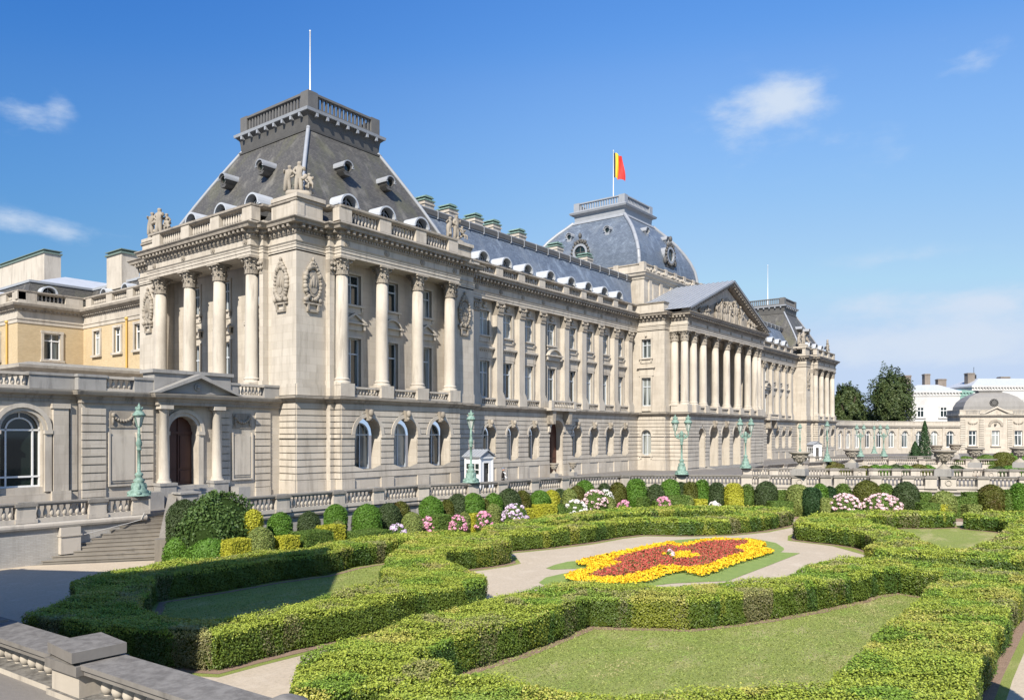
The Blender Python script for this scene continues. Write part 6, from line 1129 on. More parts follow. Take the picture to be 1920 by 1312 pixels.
ORD = ['first', 'second', 'third', 'fourth', 'fifth', 'sixth', 'seventh', 'eighth', 'ninth', 'tenth', 'eleventh', 'twelfth', 'thirteenth', 'fourteenth', 'fifteenth', 'sixteenth']
CDESC = {'bright': 'bright green', 'dark': 'dark green', 'olive': 'olive brown', 'yellow': 'golden yellow', 'light': 'pale variegated', 'green': 'mid green', 'pine': 'very dark green'}
SDESC = {'b': ('round bush', 'topiary_ball'), 't': ('tall drum shaped bush', 'topiary_drum'), 'c': ('box shaped bush', 'topiary_block'), 'h': ('low hedge block', 'topiary_block')}
cnt = {}
for i, (x, y, r, h, sh, co) in enumerate(sorted(BUSHES, key=lambda b: math.atan2(-b[1], b[0]))):
    k = (sh, co); cnt[k] = cnt.get(k, 0)+1
for i, (x, y, r, h, sh, co) in enumerate(sorted(BUSHES, key=lambda b: math.atan2(-b[1], b[0]))):
    k = (sh, co); cnt[(k, 1)] = cnt.get((k, 1), 0)+1; s_, nm = SDESC[sh]
    lab = (f'{ORD[cnt[(k,1)]-1]} {CDESC[co]} clipped {s_} from the left below the balustrade' if cnt[k] > 1 else f'{CDESC[co]} clipped {s_}, the only one below the balustrade')
    rz = math.radians(-50) if x > 53 else (math.radians(-12) if x > 36 else 0)
    hh = h if sh in 'bt' else max(.6, h)
    link(nm, bush_mesh(nm, max(r, .3), hh, sh, co, dist_size(x, y, .06, .0019), seed=i), None, lab, 'bush', 'clipped bushes below the garden balustrade', loc=(x, y, ZG), rz=rz)
(x, y, r, h), (x2, y2, r2, h2) = BIGBUSH
link('yew_bush', bush_mesh('yew_bush', r, h, 'b', 'yew', .15, seed=91, rough=3.2), None, 'big loose dark green yew bush right of the garden stairs', 'bush', loc=(x, y, ZG))
link('topiary_ball', bush_mesh('topiary_ball', r2, h2, 'b', 'dark', .075, seed=92), None, 'smooth grey green clipped bush between the stairs and the big yew', 'bush', loc=(x2, y2, ZG))
link('variegated_shrub', bush_mesh('variegated_shrub', .45, 1.2, 'b', 'yellow', .09, seed=93), None, 'yellow leaved shrub poking out at the right side of the big yew', 'bush', loc=(21.9, 32.6, ZG+1.3))
for (x, y, r, h), lab in zip(BOXES_LEFT, ('light green box shaped shrub at the foot of the stairs', 'wide light green rounded shrub in front of the big yew')): link('low_shrub', bush_mesh('low_shrub', r, h, 'b', 'bright', .1, seed=int(x*9)), None, lab, 'bush', loc=(x, y, ZG))
def hydrangea(x, y, r, h, col, lab):
    root = thing('hydrangea', lab, 'flowering shrub', (x, y, ZG), 0, 'hydrangeas in front of the clipped bushes')
    link('foliage', bush_mesh('foliage', r*.95, h*.93, 'b', 'green', .1, seed=int(x*7)), root)
    n = int(46*max(r, .5)/.6) if r > .3 else 6; me = MB(); P = []; Nn = []
    for i in range(n):
        u = RNG.uniform(0, 2*math.pi); v = RNG.uniform(-.1, 1); cz = math.sqrt(max(0, 1-max(v, 0)**2)); c = np.array([r*cz*math.cos(u), r*cz*math.sin(u), h*(.42+.56*v)]); m = 40; d = RNG.normal(0, 1, (m, 3)); d /= np.linalg.norm(d, axis=1, keepdims=True); P.append(c+d*.125*np.array([1, 1, .75])); Nn.append(d)
    link('blossoms', leaf_mesh('blossoms', None, ['petal_'+col], np.concatenate(P), np.concatenate(Nn), .085, .4, .9, 0), root)
HCOL = {'violet': 'lilac and white', 'pink': 'deep pink', 'white': 'white', 'pale': 'pale pink'}
hc = {}
for x, y, r, h, co in sorted(HYDRANGEAS, key=lambda b: math.atan2(-b[1], b[0])):
    hc[co] = hc.get(co, 0)+1; tot = sum(1 for b in HYDRANGEAS if b[4] == co); hydrangea(x, y, max(r, .45), h, co, f'{ORD[hc[co]-1]} {HCOL[co]} flowering hydrangea from the left, below the balustrade')
xs_ = (17.4, 0.05); stb_ = thing('shadow_bush', 'ball headed bush on a stem, added out of view at right to cast a shadow', 'bush', (xs_[0], xs_[1], ZG)); m_ = MB(); m_.tube([(0, 0, 0), (0, 0, 2.6)], .05, 8); link('stem', m_.mesh('stem', ['bark']), stb_); c_ = link('crown', bush_mesh('crown', .5, 2.2, 'b', 'green', .09, seed=5), stb_); c_.location = (0, 0, 2.3)  # unseen bush, added only to throw a shadow in at the right
# flower bed
def flowers(name, poly, holes, col, zc, dens, sz, label):
    arr = np.array(poly); lo, hi = arr.min(0), arr.max(0); n = int((hi-lo).prod()*dens); x = RNG.uniform(lo[0], hi[0], n); y = RNG.uniform(lo[1], hi[1], n); k = in_poly(x, y, poly)
    for h in holes: k &= ~in_poly(x, y, h)
    x, y = x[k], y[k]; P = []; Nn = []
    for dx in range(5):
        d = RNG.normal(0, 1, (len(x), 3)); d /= np.linalg.norm(d, axis=1, keepdims=True); d[:, 2] = np.abs(d[:, 2]); z = zc+.05*np.sin(x*9)*np.sin(y*7)+RNG.normal(0, .015, len(x)); P.append(np.stack([x, y, z], 1)+d*sz*.5); Nn.append(d)
    n2 = len(x)*2; gx = np.repeat(x, 2)+RNG.normal(0, .07, n2); gy = np.repeat(y, 2)+RNG.normal(0, .07, n2); P.append(np.stack([gx, gy, zc-.1+RNG.normal(0, .04, n2)], 1)); Nn.append(np.tile((0, 0, 1.), (n2, 1)))
    mi = np.concatenate([np.zeros(len(x)*5, int), np.ones(n2, int)]); link(name, leaf_mesh(name, None, ['petal_'+col, 'leaf_green'], np.concatenate(P), np.concatenate(Nn), sz, .5, .85, 0, mi), None, label, 'flower bed', kind='stuff')
flowers('marigolds', BED_YELLOW, [BED_RED], 'yellow', -1.86, 130, .085, 'orange yellow marigold border of the ornamental flower bed')
flowers('begonias', BED_RED, [BED_CENTRE], 'red', -1.86, 120, .075, 'red begonias filling the ornamental flower bed')
flowers('marigold_centre', BED_CENTRE, [], 'yellow', -1.82, 80, .085, 'small ring of marigolds in the centre of the red flower bed')
hydrangea(34.9, 16.9, .16, .42, 'pale', 'small pale pink flowering plant in the centre of the flower bed')
# mown grass blades on the near lawns
def blades(poly, dens, lab):
    arr = np.array(poly); lo, hi = arr.min(0), arr.max(0); n = int((hi-lo).prod()*dens); x = RNG.uniform(lo[0], hi[0], n); y = RNG.uniform(lo[1], hi[1], n); k = in_poly(x, y, poly); x, y = x[k], y[k]; m = len(x)
    Nn = np.stack([np.cos(x*99), np.sin(y*77), np.full(m, 1.6)], 1); Nn /= np.linalg.norm(Nn, axis=1, keepdims=True); link('grass_blades', leaf_mesh('grass_blades', None, ['leaf_turf'], np.stack([x, y, np.full(m, ZG+.02)], 1), Nn, .07, .9, .35, 0), None, lab, 'grass', kind='stuff')
blades(inset(LAWN_FRONT, -.25), 260, 'short mown grass of the nearest lawn'); blades(inset(HEDGE_A[1], .3), 160, 'short mown grass of the half shaded lawn on the left')
# ------------------------------------------------------------------ balustrades
def balustrade(name_label, path, posts, z=0.0, hgt=.95, n=6, sp=.27, mat_='stone_rail', wide=(), plinth=.2, rail=.17, width=.42, pw=.82, group=None, railmat='stone_rail_dark'):
    """path: world polyline, panels to the right-hand side kept flush; posts: distances along the path"""
    p0 = Vector((*path[0], z)); root = thing('balustrade', name_label, 'balustrade', p0, 0, group); inv = Matrix.Translation(-p0)
    seg = [(Vector(a), Vector(b)) for a, b in zip(path, path[1:])]; cum = [0]
    for a, b in seg: cum.append(cum[-1]+(b-a).length)
    def F(s, o, zz):
        i = 0
        while i < len(seg)-1 and s > cum[i+1]: i += 1
        a, b = seg[i]; d = (b-a).normalized(); p = a+d*(s-cum[i])
        # smooth the outward direction a little at the bends
        n_ = Vector((d.y, -d.x)); return (p.x+n_.x*o, p.y+n_.y*o, z+zz)
    L = cum[-1]; w = width/2
    def P(mb, name, mats): o = mb.build(name, mats, root); o.matrix_parent_inverse = inv
    def strip(mb, a, b, o0, o1, z0, z1, mi=0):
        cuts = [a]+[c for c in cum if a+.05 < c < b-.05]+[b]
        for q, r in zip(cuts, cuts[1:]): mb.box(F, q+.0005, r-.0005, o0, o1, z0, z1, mi)
    st_pts = sorted(posts); edges = []
    for s in st_pts:
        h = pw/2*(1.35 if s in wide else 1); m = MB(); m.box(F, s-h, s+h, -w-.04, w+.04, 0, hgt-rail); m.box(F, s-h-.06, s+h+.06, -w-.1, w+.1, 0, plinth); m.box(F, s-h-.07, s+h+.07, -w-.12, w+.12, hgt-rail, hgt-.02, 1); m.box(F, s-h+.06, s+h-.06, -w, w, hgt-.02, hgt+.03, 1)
        if s in wide:
            for k in range(12): a = 2*math.pi*k/12; m.blob(F(s+.2*math.cos(a), w+.05, hgt*.5+.2*math.sin(a)), (.07, .07, .07), 6, 4)
        P(m, 'post', [mat_, railmat]); edges.append((s-h-.05, s+h+.05))
    spans = []; c = 0.0
    for a, b in edges:
        if a-c > .3: spans.append((c, a))
        c = b
    if L-c > .3: spans.append((c, L))
    for a, b in spans:
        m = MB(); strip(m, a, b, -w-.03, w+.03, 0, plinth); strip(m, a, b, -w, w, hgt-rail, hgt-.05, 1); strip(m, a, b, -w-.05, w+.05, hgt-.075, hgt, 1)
        k = max(1, int(round((b-a)/sp))); hh = (hgt-rail-plinth)/.5
        for i in range(k): s = a+(i+.5)*(b-a)/k; x, y, _ = F(s, 0, 0); m.lathe(x, y, [(r_*1.05, z+plinth+zz*hh) for r_, zz in BAL], n)
        P(m, 'baluster_panel', [mat_, railmat])
    return F
def plen(p): return [sum(math.dist(a, b) for a, b in zip(p[:i+1], p[1:i+1])) for i in range(len(p))]
p_ = [(5.6, 40.56), (20.45, 40.02)]
balustrade('stone balustrade left of the garden stairs, ending at the green lamp post', p_, [1.5, 5.6, 9.1, 12.3, 14.42], n=8, wide=())
p_ = [(22.75, 34.85), (28.5, 34.8), (35, 34.5), (38.9, 33.3), (41.5, 32.75), (45.5, 32.45), (49.1, 32.1), (52, 31.2), (54.4, 29.9), (57.2, 27), (59.8, 22.3), (62.4, 17.65), (65.8, 11.8), (69.6, 4.5), (75, -6)]
L_ = plen(p_); near = lambda pt: min((math.dist(pt, (p_[i][0]+(p_[i+1][0]-p_[i][0])*t/20, p_[i][1]+(p_[i+1][1]-p_[i][1])*t/20)), L_[i]+(L_[i+1]-L_[i])*t/20) for i in range(len(p_)-1) for t in range(21))[1]
u_posts = [near(cam_pt(u, d)) for u, d in ((533, 41), (631, 43.8), (715, 46), (800, 48.3), (883, 51.2), (946, 52.7), (1009, 55), (1064, 57.6), (1172, 61), (1278, 61.6), (1400, 60.5), (1433, 60.4), (1545, 60.3), (1572, 60.2), (1635, 60), (1700, 59.8), (1738, 59.6), (1836, 59), (1920, 58))]
ur = [near(cam_pt(u, d)) for u, d in ((1500, 60.4), (1771, 59.2))]
balustrade('long curved stone balustrade along the palace side of the sunken garden', p_, sorted(u_posts+ur), wide=tuple(ur))
p_ = [(71.9, 27.0), (74.5, 22.3), (77.3, 18.4), (81.5, 11.2), (84.7, 5.4), (89.4, -4)]; L_ = plen(p_)
r2 = [near(cam_pt(u, d)) for u, d in ((1400, 73.3), (1450, 73.6), (1552, 74.2), (1625, 74.5), (1665, 74.4), (1700, 74.3), (1735, 74.2), (1790, 74), (1870, 73.8))]; ur = [near(cam_pt(u, d)) for u, d in ((1597, 74.5), (1828, 74), (1912, 74))]
balustrade('second stone balustrade beyond the driveway, carrying urns', p_, sorted(set(r2+ur)), wide=tuple(ur))
p_ = [(72.4, 27.3), (80, 28.2), (88, 27.3), (95, 25.9), (104, 25.1), (108.4, 24.7), (114.4, 16.9), (123, 3.4)]; L_ = plen(p_)
balustrade('farthest stone balustrade round the second garden, below the distant gallery', p_, [3, 8, 13, 18, 22.6, 27, 32, 36.3, 40, 44, 46.5, 50, 54, 58])
p_ = [(116, 34), (121, 28.4), (124.3, 25.2), (133, 12)]; balustrade('short distant balustrade with lamp posts in front of the curved gallery', p_, [.6, 7.5, 12, 17])
# foreground balustrade at the street edge of the garden
FGP = [(5.2, 19.5), (5.45, 16.9), (5.66, 13.0), (5.9, 8.9), (6.12, 5.4)]
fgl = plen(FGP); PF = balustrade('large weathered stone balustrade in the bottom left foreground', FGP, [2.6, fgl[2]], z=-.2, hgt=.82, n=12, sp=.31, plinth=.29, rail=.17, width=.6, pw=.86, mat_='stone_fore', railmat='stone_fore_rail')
c = MB(); x, y, _ = PF(fgl[3]+.75, 0, 0); c.lathe(x, y, [(.34, -.35), (.34, .5), (.42, .52), (.42, .62), (.36, .68), (.27, .8), (.12, .87), (.0, .885)], 20); c.build('round_bollard', 'stone_fore_rail', None, label='round domed stone post top at the bottom edge, right of the foreground balustrade', cat='bollard')
c = MB(); x, y, _ = PF(fgl[2], 0, 0); c.box(lambda s, o, z: (x+s+.05*o, y+o-.05*s, z), -.41, .41, -.5, .5, .655, .82); c.build('cap_stone', 'stone_fore_rail', None, label='square cap stone on top of the foreground balustrade post', cat='cap stone')
# ------------------------------------------------------------------ garden stairs
T0, T1, B0, B1 = Vector((20.27, 39.73)), Vector((21.7, 40.2)), Vector((14.9, 39.9)), Vector((19.3, 36.7))
sm = thing('garden_stairs', 'grey stone stairs descending from the terrace into the garden', 'stairs', (19.5, 39, ZG)); sp_ = simple_part(sm)
mb = MB(); N_ = 12
for i in range(N_):
    t = i/N_; a, b = T0.lerp(B0, t), T1.lerp(B1, t); t2 = (i+1)/N_; c_, d_ = T0.lerp(B0, t2), T1.lerp(B1, t2); z1 = -i*2.0/N_-.167; z0 = ZG
    mb.hexa([(*a, z0), (*b, z0), (*d_, z0), (*c_, z0), (*a, z1), (*b, z1), (*d_, z1), (*c_, z1)])
for i in range(N_):   # projecting nosing on every tread
    t2 = (i+1)/N_; c_, d_ = T0.lerp(B0, t2), T1.lerp(B1, t2); z1 = -i*2.0/N_-.167; fw_ = (c_-T0.lerp(B0, i/N_)).normalized()*.07; c0, d0 = c_-fw_*2, d_-fw_*2
    mb.hexa([(*c0, z1+.002), (*d0, z1+.002), (*(d_+fw_), z1-.05), (*(c_+fw_), z1-.05), (*c0, z1+.012), (*d0, z1+.012), (*(d_+fw_), z1+.012), (*(c_+fw_), z1+.012)])
sp_(mb, 'steps', 'stone_step_shaded')
mb = MB(); dirn = (B1-T1).normalized(); nr = Vector((-dirn.y, dirn.x)); nr = nr if nr.x > 0 else -nr
p0, p1 = T1+nr*.02, B1+nr*.02; q0, q1 = p0+nr*.45, p1+nr*.45
mb.hexa([(*p0, ZG), (*p1, ZG), (*q1, ZG), (*q0, ZG), (*p0, .95), (*p1, -1.0), (*q1, -1.0), (*q0, .95)]); e0, e1 = p1+dirn*.003-nr*.08, p1+dirn*.8-nr*.08; mb.hexa([(*e0, ZG), (*e1, ZG), (*(e1+nr*.62), ZG), (*(e0+nr*.62), ZG), (*e0, -.9), (*e1, -.9), (*(e1+nr*.62), -.9), (*(e0+nr*.62), -.9)]); sp_(mb, 'parapet', 'stone_step_shaded')
mb = MB(); mb.box(ident, 21.9, 22.9, 39.2, 39.9, 0, .95); mb.box(ident, 21.8, 23.0, 39.1, 40.0, .95, 1.05); sp_(mb, 'newel_post', 'stone_grey')
mb = MB(); mb.tube([(20.1, 39.6, .1), (19.9, 39.55, -.25), (19.2, 39.62, -.4), (17.1, 39.7, -.75)], .02, 6); sp_(mb, 'water_pipe', 'hose')
mb = MB(); mb.box(ident, 22.0, 22.35, 35.0, 39.2, ZG, 0); mb.box(ident, 21.9, 22.4, 35.0, 39.15, -.3, -.02); mb.build('retaining_wall', 'stone_grey', None, label='short retaining wall behind the big yew at the stairs', cat='wall')
# ------------------------------------------------------------------ lamp posts
def lantern_mb(mb, x, y, z, s=1.0):
    mb.lathe(x, y, [(.05*s, z), (.12*s, z+.06*s), (.1*s, z+.1*s)], 8); mb.lathe(x, y, [(.25*s, z+.62*s), (.34*s, z+.66*s), (.3*s, z+.72*s), (.2*s, z+.86*s), (.14*s, z+.9*s), (.19*s, z+.96*s), (.19*s, z+1.04*s), (.06*s, z+1.1*s), (.09*s, z+1.16*s), (.03*s, z+1.22*s), (.0, z+1.36*s)], 8)
    for k in range(6): a = k*math.pi/3; mb.tube([(x+.11*s*math.cos(a), y+.11*s*math.sin(a), z+.08*s), (x+.26*s*math.cos(a), y+.26*s*math.sin(a), z+.64*s)], .018*s, 4)
    for k in range(6): a = k*math.pi/3; mb.blob((x+.16*s*math.cos(a), y+.16*s*math.sin(a), z+1.02*s), (.04*s, .04*s, .09*s), 5, 4)
def glass_mb(x, y, z, s=1.0): g = MB(); g.lathe(x, y, [(.1*s, z+.1*s), (.23*s, z+.63*s)], 6, 0, False); return g
def lamp_post(kind):
    pole = MB(); h = 3.55 if kind == 1 else 3.1
    pole.lathe(0, 0, [(.58, 0), (.58, .05), (.5, .08), (.46, .2), (.47, .26), (.34, .34), (.3, .62), (.24, .72), (.3, .8), (.18, .9), (.15, 1.0), (.22, 1.1), (.15, 1.2), (.085, 1.24), (.075, 2.35), (.12, 2.38), (.12, 2.46), (.085, 2.5), (.14, 2.62), (.155, 2.76), (.1, 2.92), (.075, 3.1), (.1, 3.16), (.07, 3.24), (.065, h)], 14)
    for k in range(4): a = math.pi/4+k*math.pi/2; pole.blob((.3*math.cos(a), .3*math.sin(a), .45), (.09, .09, .22), 6, 5); pole.blob((.45*math.cos(a), .45*math.sin(a), .14), (.14, .14, .12), 6, 5)
    root = thing('lamp_post', '', 'lamp post', (0, 0, .97), 0, 'green copper lamp posts'); link('pole', pole.mesh('pole', ['copper']), root)
    if kind == 1: spots = [(0, 0, h, 1.0)]
    else:
        spots = [(.52, 0, 3.45, 1.05), (-.52, 0, 3.45, 1.05)]; br = MB()
        for q in (-1, 1): br.tube([(0, 0, 3.0), (q*.2, 0, 2.86), (q*.42, 0, 2.95), (q*.54, 0, 3.18), (q*.52, 0, 3.46)], .05, 6); br.tube([(0, 0, 3.12), (q*.2, 0, 3.3), (q*.36, 0, 3.2)], .035, 6); br.blob((q*.3, 0, 3.05), (.14, .08, .14), 7, 5)
        br.blob((0, 0, 3.2), (.16, .16, .3), 8, 6); link('bracket', br.mesh('bracket', ['copper']), root)
    for x, y, z, s in spots: m = MB(); lantern_mb(m, x, y, z, s); lo = link('lantern', m.mesh('lantern', ['copper']), root); link('lantern_glass', glass_mb(x, y, z, s).mesh('lantern_glass', ['lantern']), lo)
    return root
protos = {}
LLAB = ['green copper lamp post left of the arched gallery door', 'green copper lamp post in front of the sentry box beside the near pavilion', 'twin lantern green lamp post at the left corner of the portico', 'twin lantern green lamp post at the right corner of the portico', 'distant single lantern post rising behind the first big urn', 'distant single lantern post on a white pedestal near the far sentry box', 'leftmost twin lantern post in front of the distant curved gallery', 'thin single lantern post between two twin lanterns before the curved gallery', 'right twin lantern post in front of the distant curved gallery']
def copy_tree(o, parent=None):
    c = o.copy(); COL.objects.link(c); c.parent = parent
    for ch in list(o.children): copy_tree(ch, c)
    return c
LAMPS[0] = (20.03, 40.03, 1)
for (x, y, k), lab in zip(LAMPS, LLAB):
    if k not in protos: o = protos[k] = lamp_post(k)
    else: o = copy_tree(protos[k])
    o.location = (x, y, .97 if x < 100 else .9); o['label'] = lab; o.rotation_euler = (0, 0, math.radians(-52) if k == 2 else .3)
# ------------------------------------------------------------------ urns
def urn():
    root = thing('urn', '', 'urn', (0, 0, 0), 0, 'stone urns on the balustrade piers'); b = MB()
    b.box(ident, -.52, .52, -.52, .52, 0, .42); b.box(ident, -.46, .46, -.46, .46, .42, .5); link('base', b.mesh('base', ['stone_grey']), root)
    m = MB(); m.lathe(0, 0, [(.42, .5), (.4, .58), (.3, .66), (.16, .78), (.13, .9), (.2, .98), (.22, 1.04), (.36, 1.1), (.5, 1.22), (.56, 1.38), (.57, 1.52), (.62, 1.6), (.76, 1.68), (.8, 1.76), (.76, 1.8), (.6, 1.78), (.5, 1.6)], 24)
    for k in range(8):
        a0 = k*math.pi/4
        for j in range(5): a = a0+j*math.pi/20; m.blob((.58*math.cos(a), .58*math.sin(a), 1.5-.12*math.sin(math.pi*j/4)), (.06, .06, .06), 5, 4)
    for k in range(12): a = k*math.pi/6; m.blob((.38*math.cos(a), .38*math.sin(a), 1.14), (.1, .1, .08), 6, 4)
    link('bowl', m.mesh('bowl', ['stone_urn']), root); return root
ULAB = ['big stone urn on the wreathed pier in front of the far pavilion', 'big stone urn on the wreathed pier, right of the dark conifer', 'stone urn on the second balustrade between the lamp post and the far gallery', 'stone urn on the second balustrade below the domed far pavilion', 'small distant stone urn just right of the dark conifer', 'small distant stone urn behind the big urn near the gallery end', 'stone urn on the second balustrade at the right edge of the view']
pu = urn()
for i, ((x, y, zt), lab) in enumerate(zip(URNS, ULAB)):
    o = pu if i == 0 else copy_tree(pu); o.location = (x, y, .95); o['label'] = lab; s = (zt-.97)/1.8; o.scale = (s, s, s)
for q, lab in ((62.0, 'small stone urn left of the brown wing door'), (65.4, 'small stone urn right of the brown wing door')):
    o = copy_tree(pu); o.location = (q, 42.3, 0); o.scale = (.6, .6, .75); o['label'] = lab
# ------------------------------------------------------------------ sentry boxes and the guard
def sentry(x, y, rz, lab):
    root = thing('sentry_box', lab, 'sentry box', (x, y, 0), rz, 'white sentry boxes'); w, d, h = .72, .72, 2.35; I = ident; b = MB()
    for sx in (-1, 1):
        for sy in (-1, 1): b.box(I, sx*w-.07, sx*w+.07, sy*d-.07, sy*d+.07, 0, h)
    b.box(I, -w, w, d-.04, d+.02, 0, h); b.box(I, -w-.02, -w+.04, -d, d, 0, 1.15); b.box(I, w-.04, w+.02, -d, d, 0, 1.15); b.box(I, -w-.02, -w+.04, -d, d, 1.95, h); b.box(I, w-.04, w+.02, -d, d, 1.95, h); b.box(I, -w, w, -d-.02, -d+.04, 2.0, h); b.box(I, -w, -.3, -d-.02, -d+.04, 0, 2.0); b.box(I, .3, w, -d-.02, -d+.04, 0, 2.0); b.box(I, -w-.12, w+.12, -d-.12, d+.12, h, h+.1); link('body', b.mesh('body', ['white_paint']), root)
    for s_ in (-1, 1):
        g = MB(); g.box(I, s_*w-.01, s_*w+.01, -d+.1, d-.1, 1.15, 1.95); wo = link('window', g.mesh('window', ['glass_dark']), root); g = MB()
        for yy in (-.22, .22): g.box(I, s_*w-.03, s_*w+.03, yy-.03, yy+.03, 1.15, 1.95)
        for zz in (1.5,): g.box(I, s_*w-.035, s_*w+.035, -d, d, zz-.03, zz+.03)
        link('glazing_bars', g.mesh('glazing_bars', ['white_paint']), wo)
    g = MB(); g.box(I, -.3, .3, -d+.2, -d+.24, 0, 2.0); link('doorway', g.mesh('doorway', ['lead_dark']), root)
    r = MB(); e = .22; rh = .5; xs = w+e; ys = d+e
    for sx in (-1, 1): r.hexa([(sx*xs, -ys, h+.1), (sx*xs, ys, h+.1), (0, ys, h+rh+.1), (0, -ys, h+rh+.1), (sx*xs, -ys, h+.16), (sx*xs, ys, h+.16), (0, ys, h+rh+.18), (0, -ys, h+rh+.18)]); [r.hexa([(sx*xs, yy, h+.16), (sx*xs, yy+.05, h+.16), (0, yy+.05, h+rh+.18), (0, yy, h+rh+.18), (sx*xs, yy, h+.2), (sx*xs, yy+.05, h+.2), (0, yy+.05, h+rh+.22), (0, yy, h+rh+.22)]) for yy in (-.75, -.45, -.15, .15, .45, .75)]
    r.prism(lambda s, o, z: (s, o, z), [(-xs+.1, h+.1), (xs-.1, h+.1), (0, h+rh+.08)], -d-.1, -d-.04); link('roof', r.mesh('roof', ['lead']), root)
sentry(*SENTRY[0], 0.0, 'white sentry box with grey gabled roof behind the lamp beside the near pavilion'); sentry(*SENTRY[1], math.radians(-37), 'small white sentry box far away in front of the far pavilion')
def guard(x, y):
    root = thing('person', 'guard in dark uniform with white crossed straps standing behind the balustrade', 'person', (x, y, 0), math.radians(30))
    V = [(0, 0, .95), (0, 0, 1.15), (0, 0, 1.38), (0, .0, 1.5), (0, -.02, 1.58), (0, -.01, 1.72)]; R = [.15, .15, .17, .065, .085, .09]; E = [(0, 1), (1, 2), (2, 3), (3, 4), (4, 5)]
    for q in (-1, 1):
        b = len(V); V += [(q*.19, 0, 1.42), (q*.27, .02, 1.16), (q*.17, -.2, 1.08), (q*.1, 0, .88), (q*.11, -.01, .5), (q*.11, .02, .08), (q*.12, -.14, .04)]; R += [.075, .05, .04, .11, .075, .05, .045]; E += [(2, b), (b, b+1), (b+1, b+2), (0, b+3), (b+3, b+4), (b+4, b+5), (b+5, b+6)]
    me = bpy.data.meshes.new('body'); me.from_pydata(V, E, []); me.materials.append(M['uniform']); o = link('body', me, root); sk = o.modifiers.new('skin', 'SKIN'); sk.use_smooth_shade = True
    for i, sv in enumerate(me.skin_vertices[0].data): sv.radius = (R[i], R[i]*.85); sv.use_root = i == 0
    m = o.modifiers.new('sub', 'SUBSURF'); m.levels = m.render_levels = 2
    h = MB(); h.blob((0, -.02, 1.64), (.085, .1, .12), 12, 8); h.blob((0, -.12, 1.63), (.015, .03, .025), 6, 5); [h.blob((q*.088, 0, 1.63), (.015, .025, .035), 6, 5) for q in (-1, 1)]; link('face', h.mesh('face', ['skin']), root)
    h = MB(); h.blob((0, 0, 1.74), (.11, .125, .075), 12, 8); h.lathe(0, 0, [(.1, 1.69), (.103, 1.74)], 12); link('beret', h.mesh('beret', ['cap']), root)
    for q in (-1, 1):
        s = MB(); s.tube([(q*.17, -.04, 1.5), (q*.1, -.165, 1.36), (-q*.08, -.165, 1.12), (-q*.16, -.05, 1.02)], .03, 6); link('strap', s.mesh('strap', ['white_cloth']), root)
        g = MB(); g.blob((q*.17, -.21, 1.08), (.045, .06, .05), 8, 6)
        for f in range(4): g.tube([(q*(.14+.02*f), -.25, 1.09), (q*(.14+.02*f), -.29, 1.075), (q*(.145+.018*f), -.285, 1.045)], .01, 5)
        g.tube([(q*.13, -.22, 1.1), (q*.1, -.25, 1.12), (q*.09, -.28, 1.11)], .012, 5); link('glove', g.mesh('glove', ['white_cloth']), root)
    b = MB(); b.lathe(0, 0, [(.165, .98), (.165, 1.04)], 14, F=lambda a, c, z: (a, c*.85, z)); link('belt', b.mesh('belt', ['white_cloth']), root)
guard(*GUARD)
# ------------------------------------------------------------------ trees
def tree(x, y, h, r, zb, seed, label, sx=1.0, lf=.42, dens=1.0, col='tree'):
    rr = np.random.default_rng(seed); root = thing('broadleaf_tree', label, 'tree', (x, y, 0), 0, 'trees behind the far gallery'); t = MB(); t.tube([(0, 0, 0), (.2, .1, zb+1)], .5, 8); ends = []
    for i in range(9):
        a = rr.uniform(0, 6.28); d = r*rr.uniform(.4, .8); e = (d*math.cos(a), d*math.sin(a), zb+(h-zb)*rr.uniform(.3, .85)); t.tube([(.2, .1, zb*rr.uniform(.5, 1)), (e[0]*.45, e[1]*.45, (zb+e[2])/2), e], .16, 6)
    link('trunk', t.mesh('trunk', ['bark']), root); P = []; Nn = []
    n = int(22000*dens); d = rr.normal(0, 1, (n, 3)); d /= np.linalg.norm(d, axis=1, keepdims=True); hz = (h-zb)/2
    lump = sum(np.sin(d[:, 0]*f+p1)*np.sin(d[:, 1]*f*1.1+p2_)*np.sin(d[:, 2]*f*.9+p3) for f, p1, p2_, p3 in [(w, *rr.uniform(0, 6.28, 3)) for w in (3, 5, 8, 8)])
    taper = 1-.28*np.clip(d[:, 2], 0, 1)**2; rad = (.84+.2*lump)*np.where(rr.uniform(0, 1, n) < .75, rr.uniform(.82, 1.04, n), rr.uniform(.4, .85, n))
    P = [np.stack([d[:, 0]*rad*r*taper*sx, d[:, 1]*rad*r*taper*sx, zb+hz+d[:, 2]*rad*hz], 1)]; Nn = [d+np.array([0, 0, .35])]
    link('crown', leaf_mesh('crown', None, ['leaf_'+col], np.concatenate(P), np.concatenate(Nn), lf, .9, .7, 0), root)
x, y = cam_pt(1671, 196); tree(x, y, 21.3, 5.7, 4, 3, 'tall dark green tree standing free behind the curved gallery', 1, .5)
x, y = cam_pt(1590, 186); tree(x, y, 16.8, 4.3, 4, 14, 'dark green tree partly hidden by the right end of the palace', 1, .5)
x, y = cam_pt(1622, 205); tree(x, y, 10.5, 3.2, 3, 8, 'lower spreading tree between the palace end and the tall tree', 1, .5, .6)
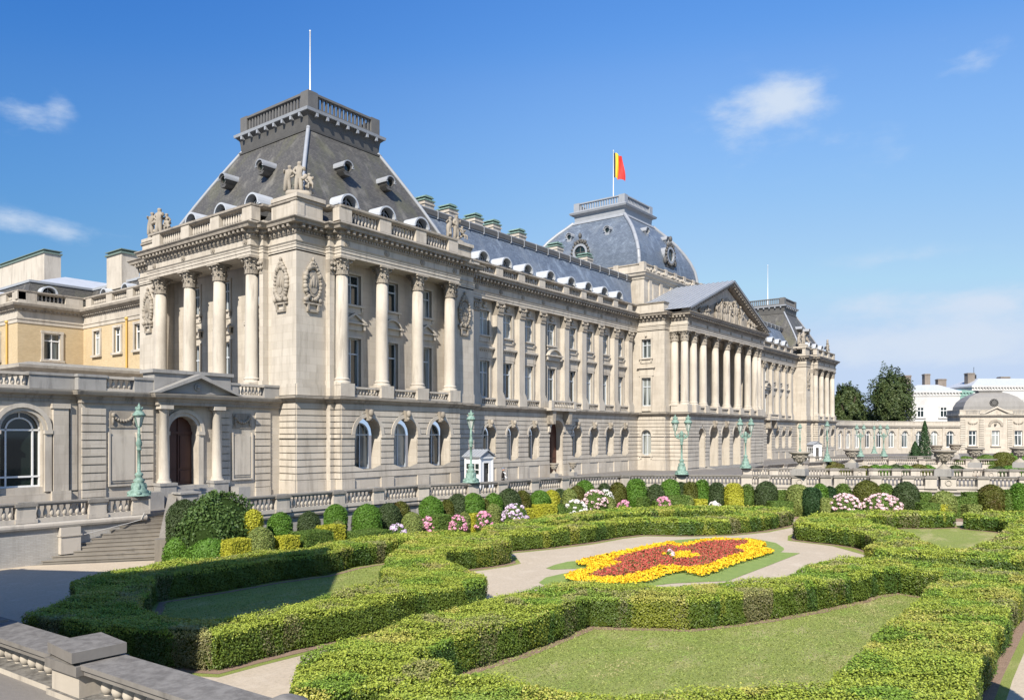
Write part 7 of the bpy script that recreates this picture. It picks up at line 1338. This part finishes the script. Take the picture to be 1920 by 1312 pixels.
def conifer(x, y, h, r, seed, label):
    rr = np.random.default_rng(seed); root = thing('conifer', label, 'conifer', (x, y, -1.2)); t = MB(); t.tube([(0, 0, 0), (0, 0, h*.9)], .12, 6); link('trunk', t.mesh('trunk', ['bark']), root); n = 5200; v = rr.uniform(0, 1, n)**1.5; a = rr.uniform(0, 6.28, n); rad = r*((1-v)**.85)*(1+.22*np.sin(a*5+v*19))*rr.uniform(.55, 1.03, n)+.06; P = np.stack([rad*np.cos(a), rad*np.sin(a), .1+v*h], 1); Nn = np.stack([np.cos(a), np.sin(a), np.full(n, .5)], 1); link('crown', leaf_mesh('crown', None, ['leaf_pine'], P, Nn, .24, .8, .5, 0), root)
x, y = cam_pt(1734, 116); conifer(x, y, 7.3, 1.5, 1, 'pointed dark green conifer in front of the curved gallery')
x, y = cam_pt(1716, 115); conifer(x, y, 4.2, 1.5, 2, 'shorter dark conifer at the left foot of the pointed one')
k = 0
for u, d, r, h, co in ((1560, 92, 2.2, 2.0, 'olive'), (1622, 84, 1.3, 1.9, 'olive'), (1642, 86, 1.3, 1.9, 'bright'), (1660, 84, 1.2, 2.0, 'bright'), (1679, 85, 1.2, 2.0, 'dark'), (1698, 86, 1.2, 1.9, 'bright'), (1722, 88, 1.5, 1.9, 'olive'), (1740, 88, 1.2, 1.8, 'bright'), (1793, 80, 1.2, 2.1, 'dark'), (1873, 82, 1.2, 1.9, 'dark'), (1893, 82, 1.3, 2.0, 'bright'), (1912, 84, 1.3, 1.9, 'green'), (1810, 103, 1.7, 2.4, 'green'), (1850, 102, 2.0, 2.6, 'green'), (1882, 101, 1.9, 3.0, 'olive'), (1902, 101, 2.0, 2.9, 'bright')):
    x, y = cam_pt(u, d); k += 1; link('topiary_ball', bush_mesh('topiary_ball', r, h, 'b', co, .17, seed=u), None, f'{ORD[k-1]} small {CDESC[co]} dome bush from the left beyond the second balustrade', 'bush', 'low bushes in the second garden', loc=(x, y, -1.2))
# ------------------------------------------------------------------ the wing to the left of the view that shades the corner of the garden
sb = thing('side_pavilion', 'gabled pavilion out of view left of the garden, its shadow falls across the left hedge', 'building', (-1.5, 22, 0)); sbp = simple_part(sb)
m = MB(); m.box(ident, -7, 2.9, 14.9, 22.4, -.5, 10.5); m.box(ident, -9, 2.9, 22.402, 34, -.5, 8.6); m.box(ident, -7.2, 3.1, 14.7, 22.6, 10.5, 10.9); sbp(m, 'wall', 'stone')
m = MB(); m.prism(lambda s, o, z: (o, s, z), [(14.6, 10.9), (22.7, 10.9), (18.65, 17.6)], -7.2, 2.9); m.prism(lambda s, o, z: (o, s, z), [(22.3, 8.6), (34.3, 8.6), (28, 11.2)], -9.2, 2.5); sbp(m, 'roof', 'slate')
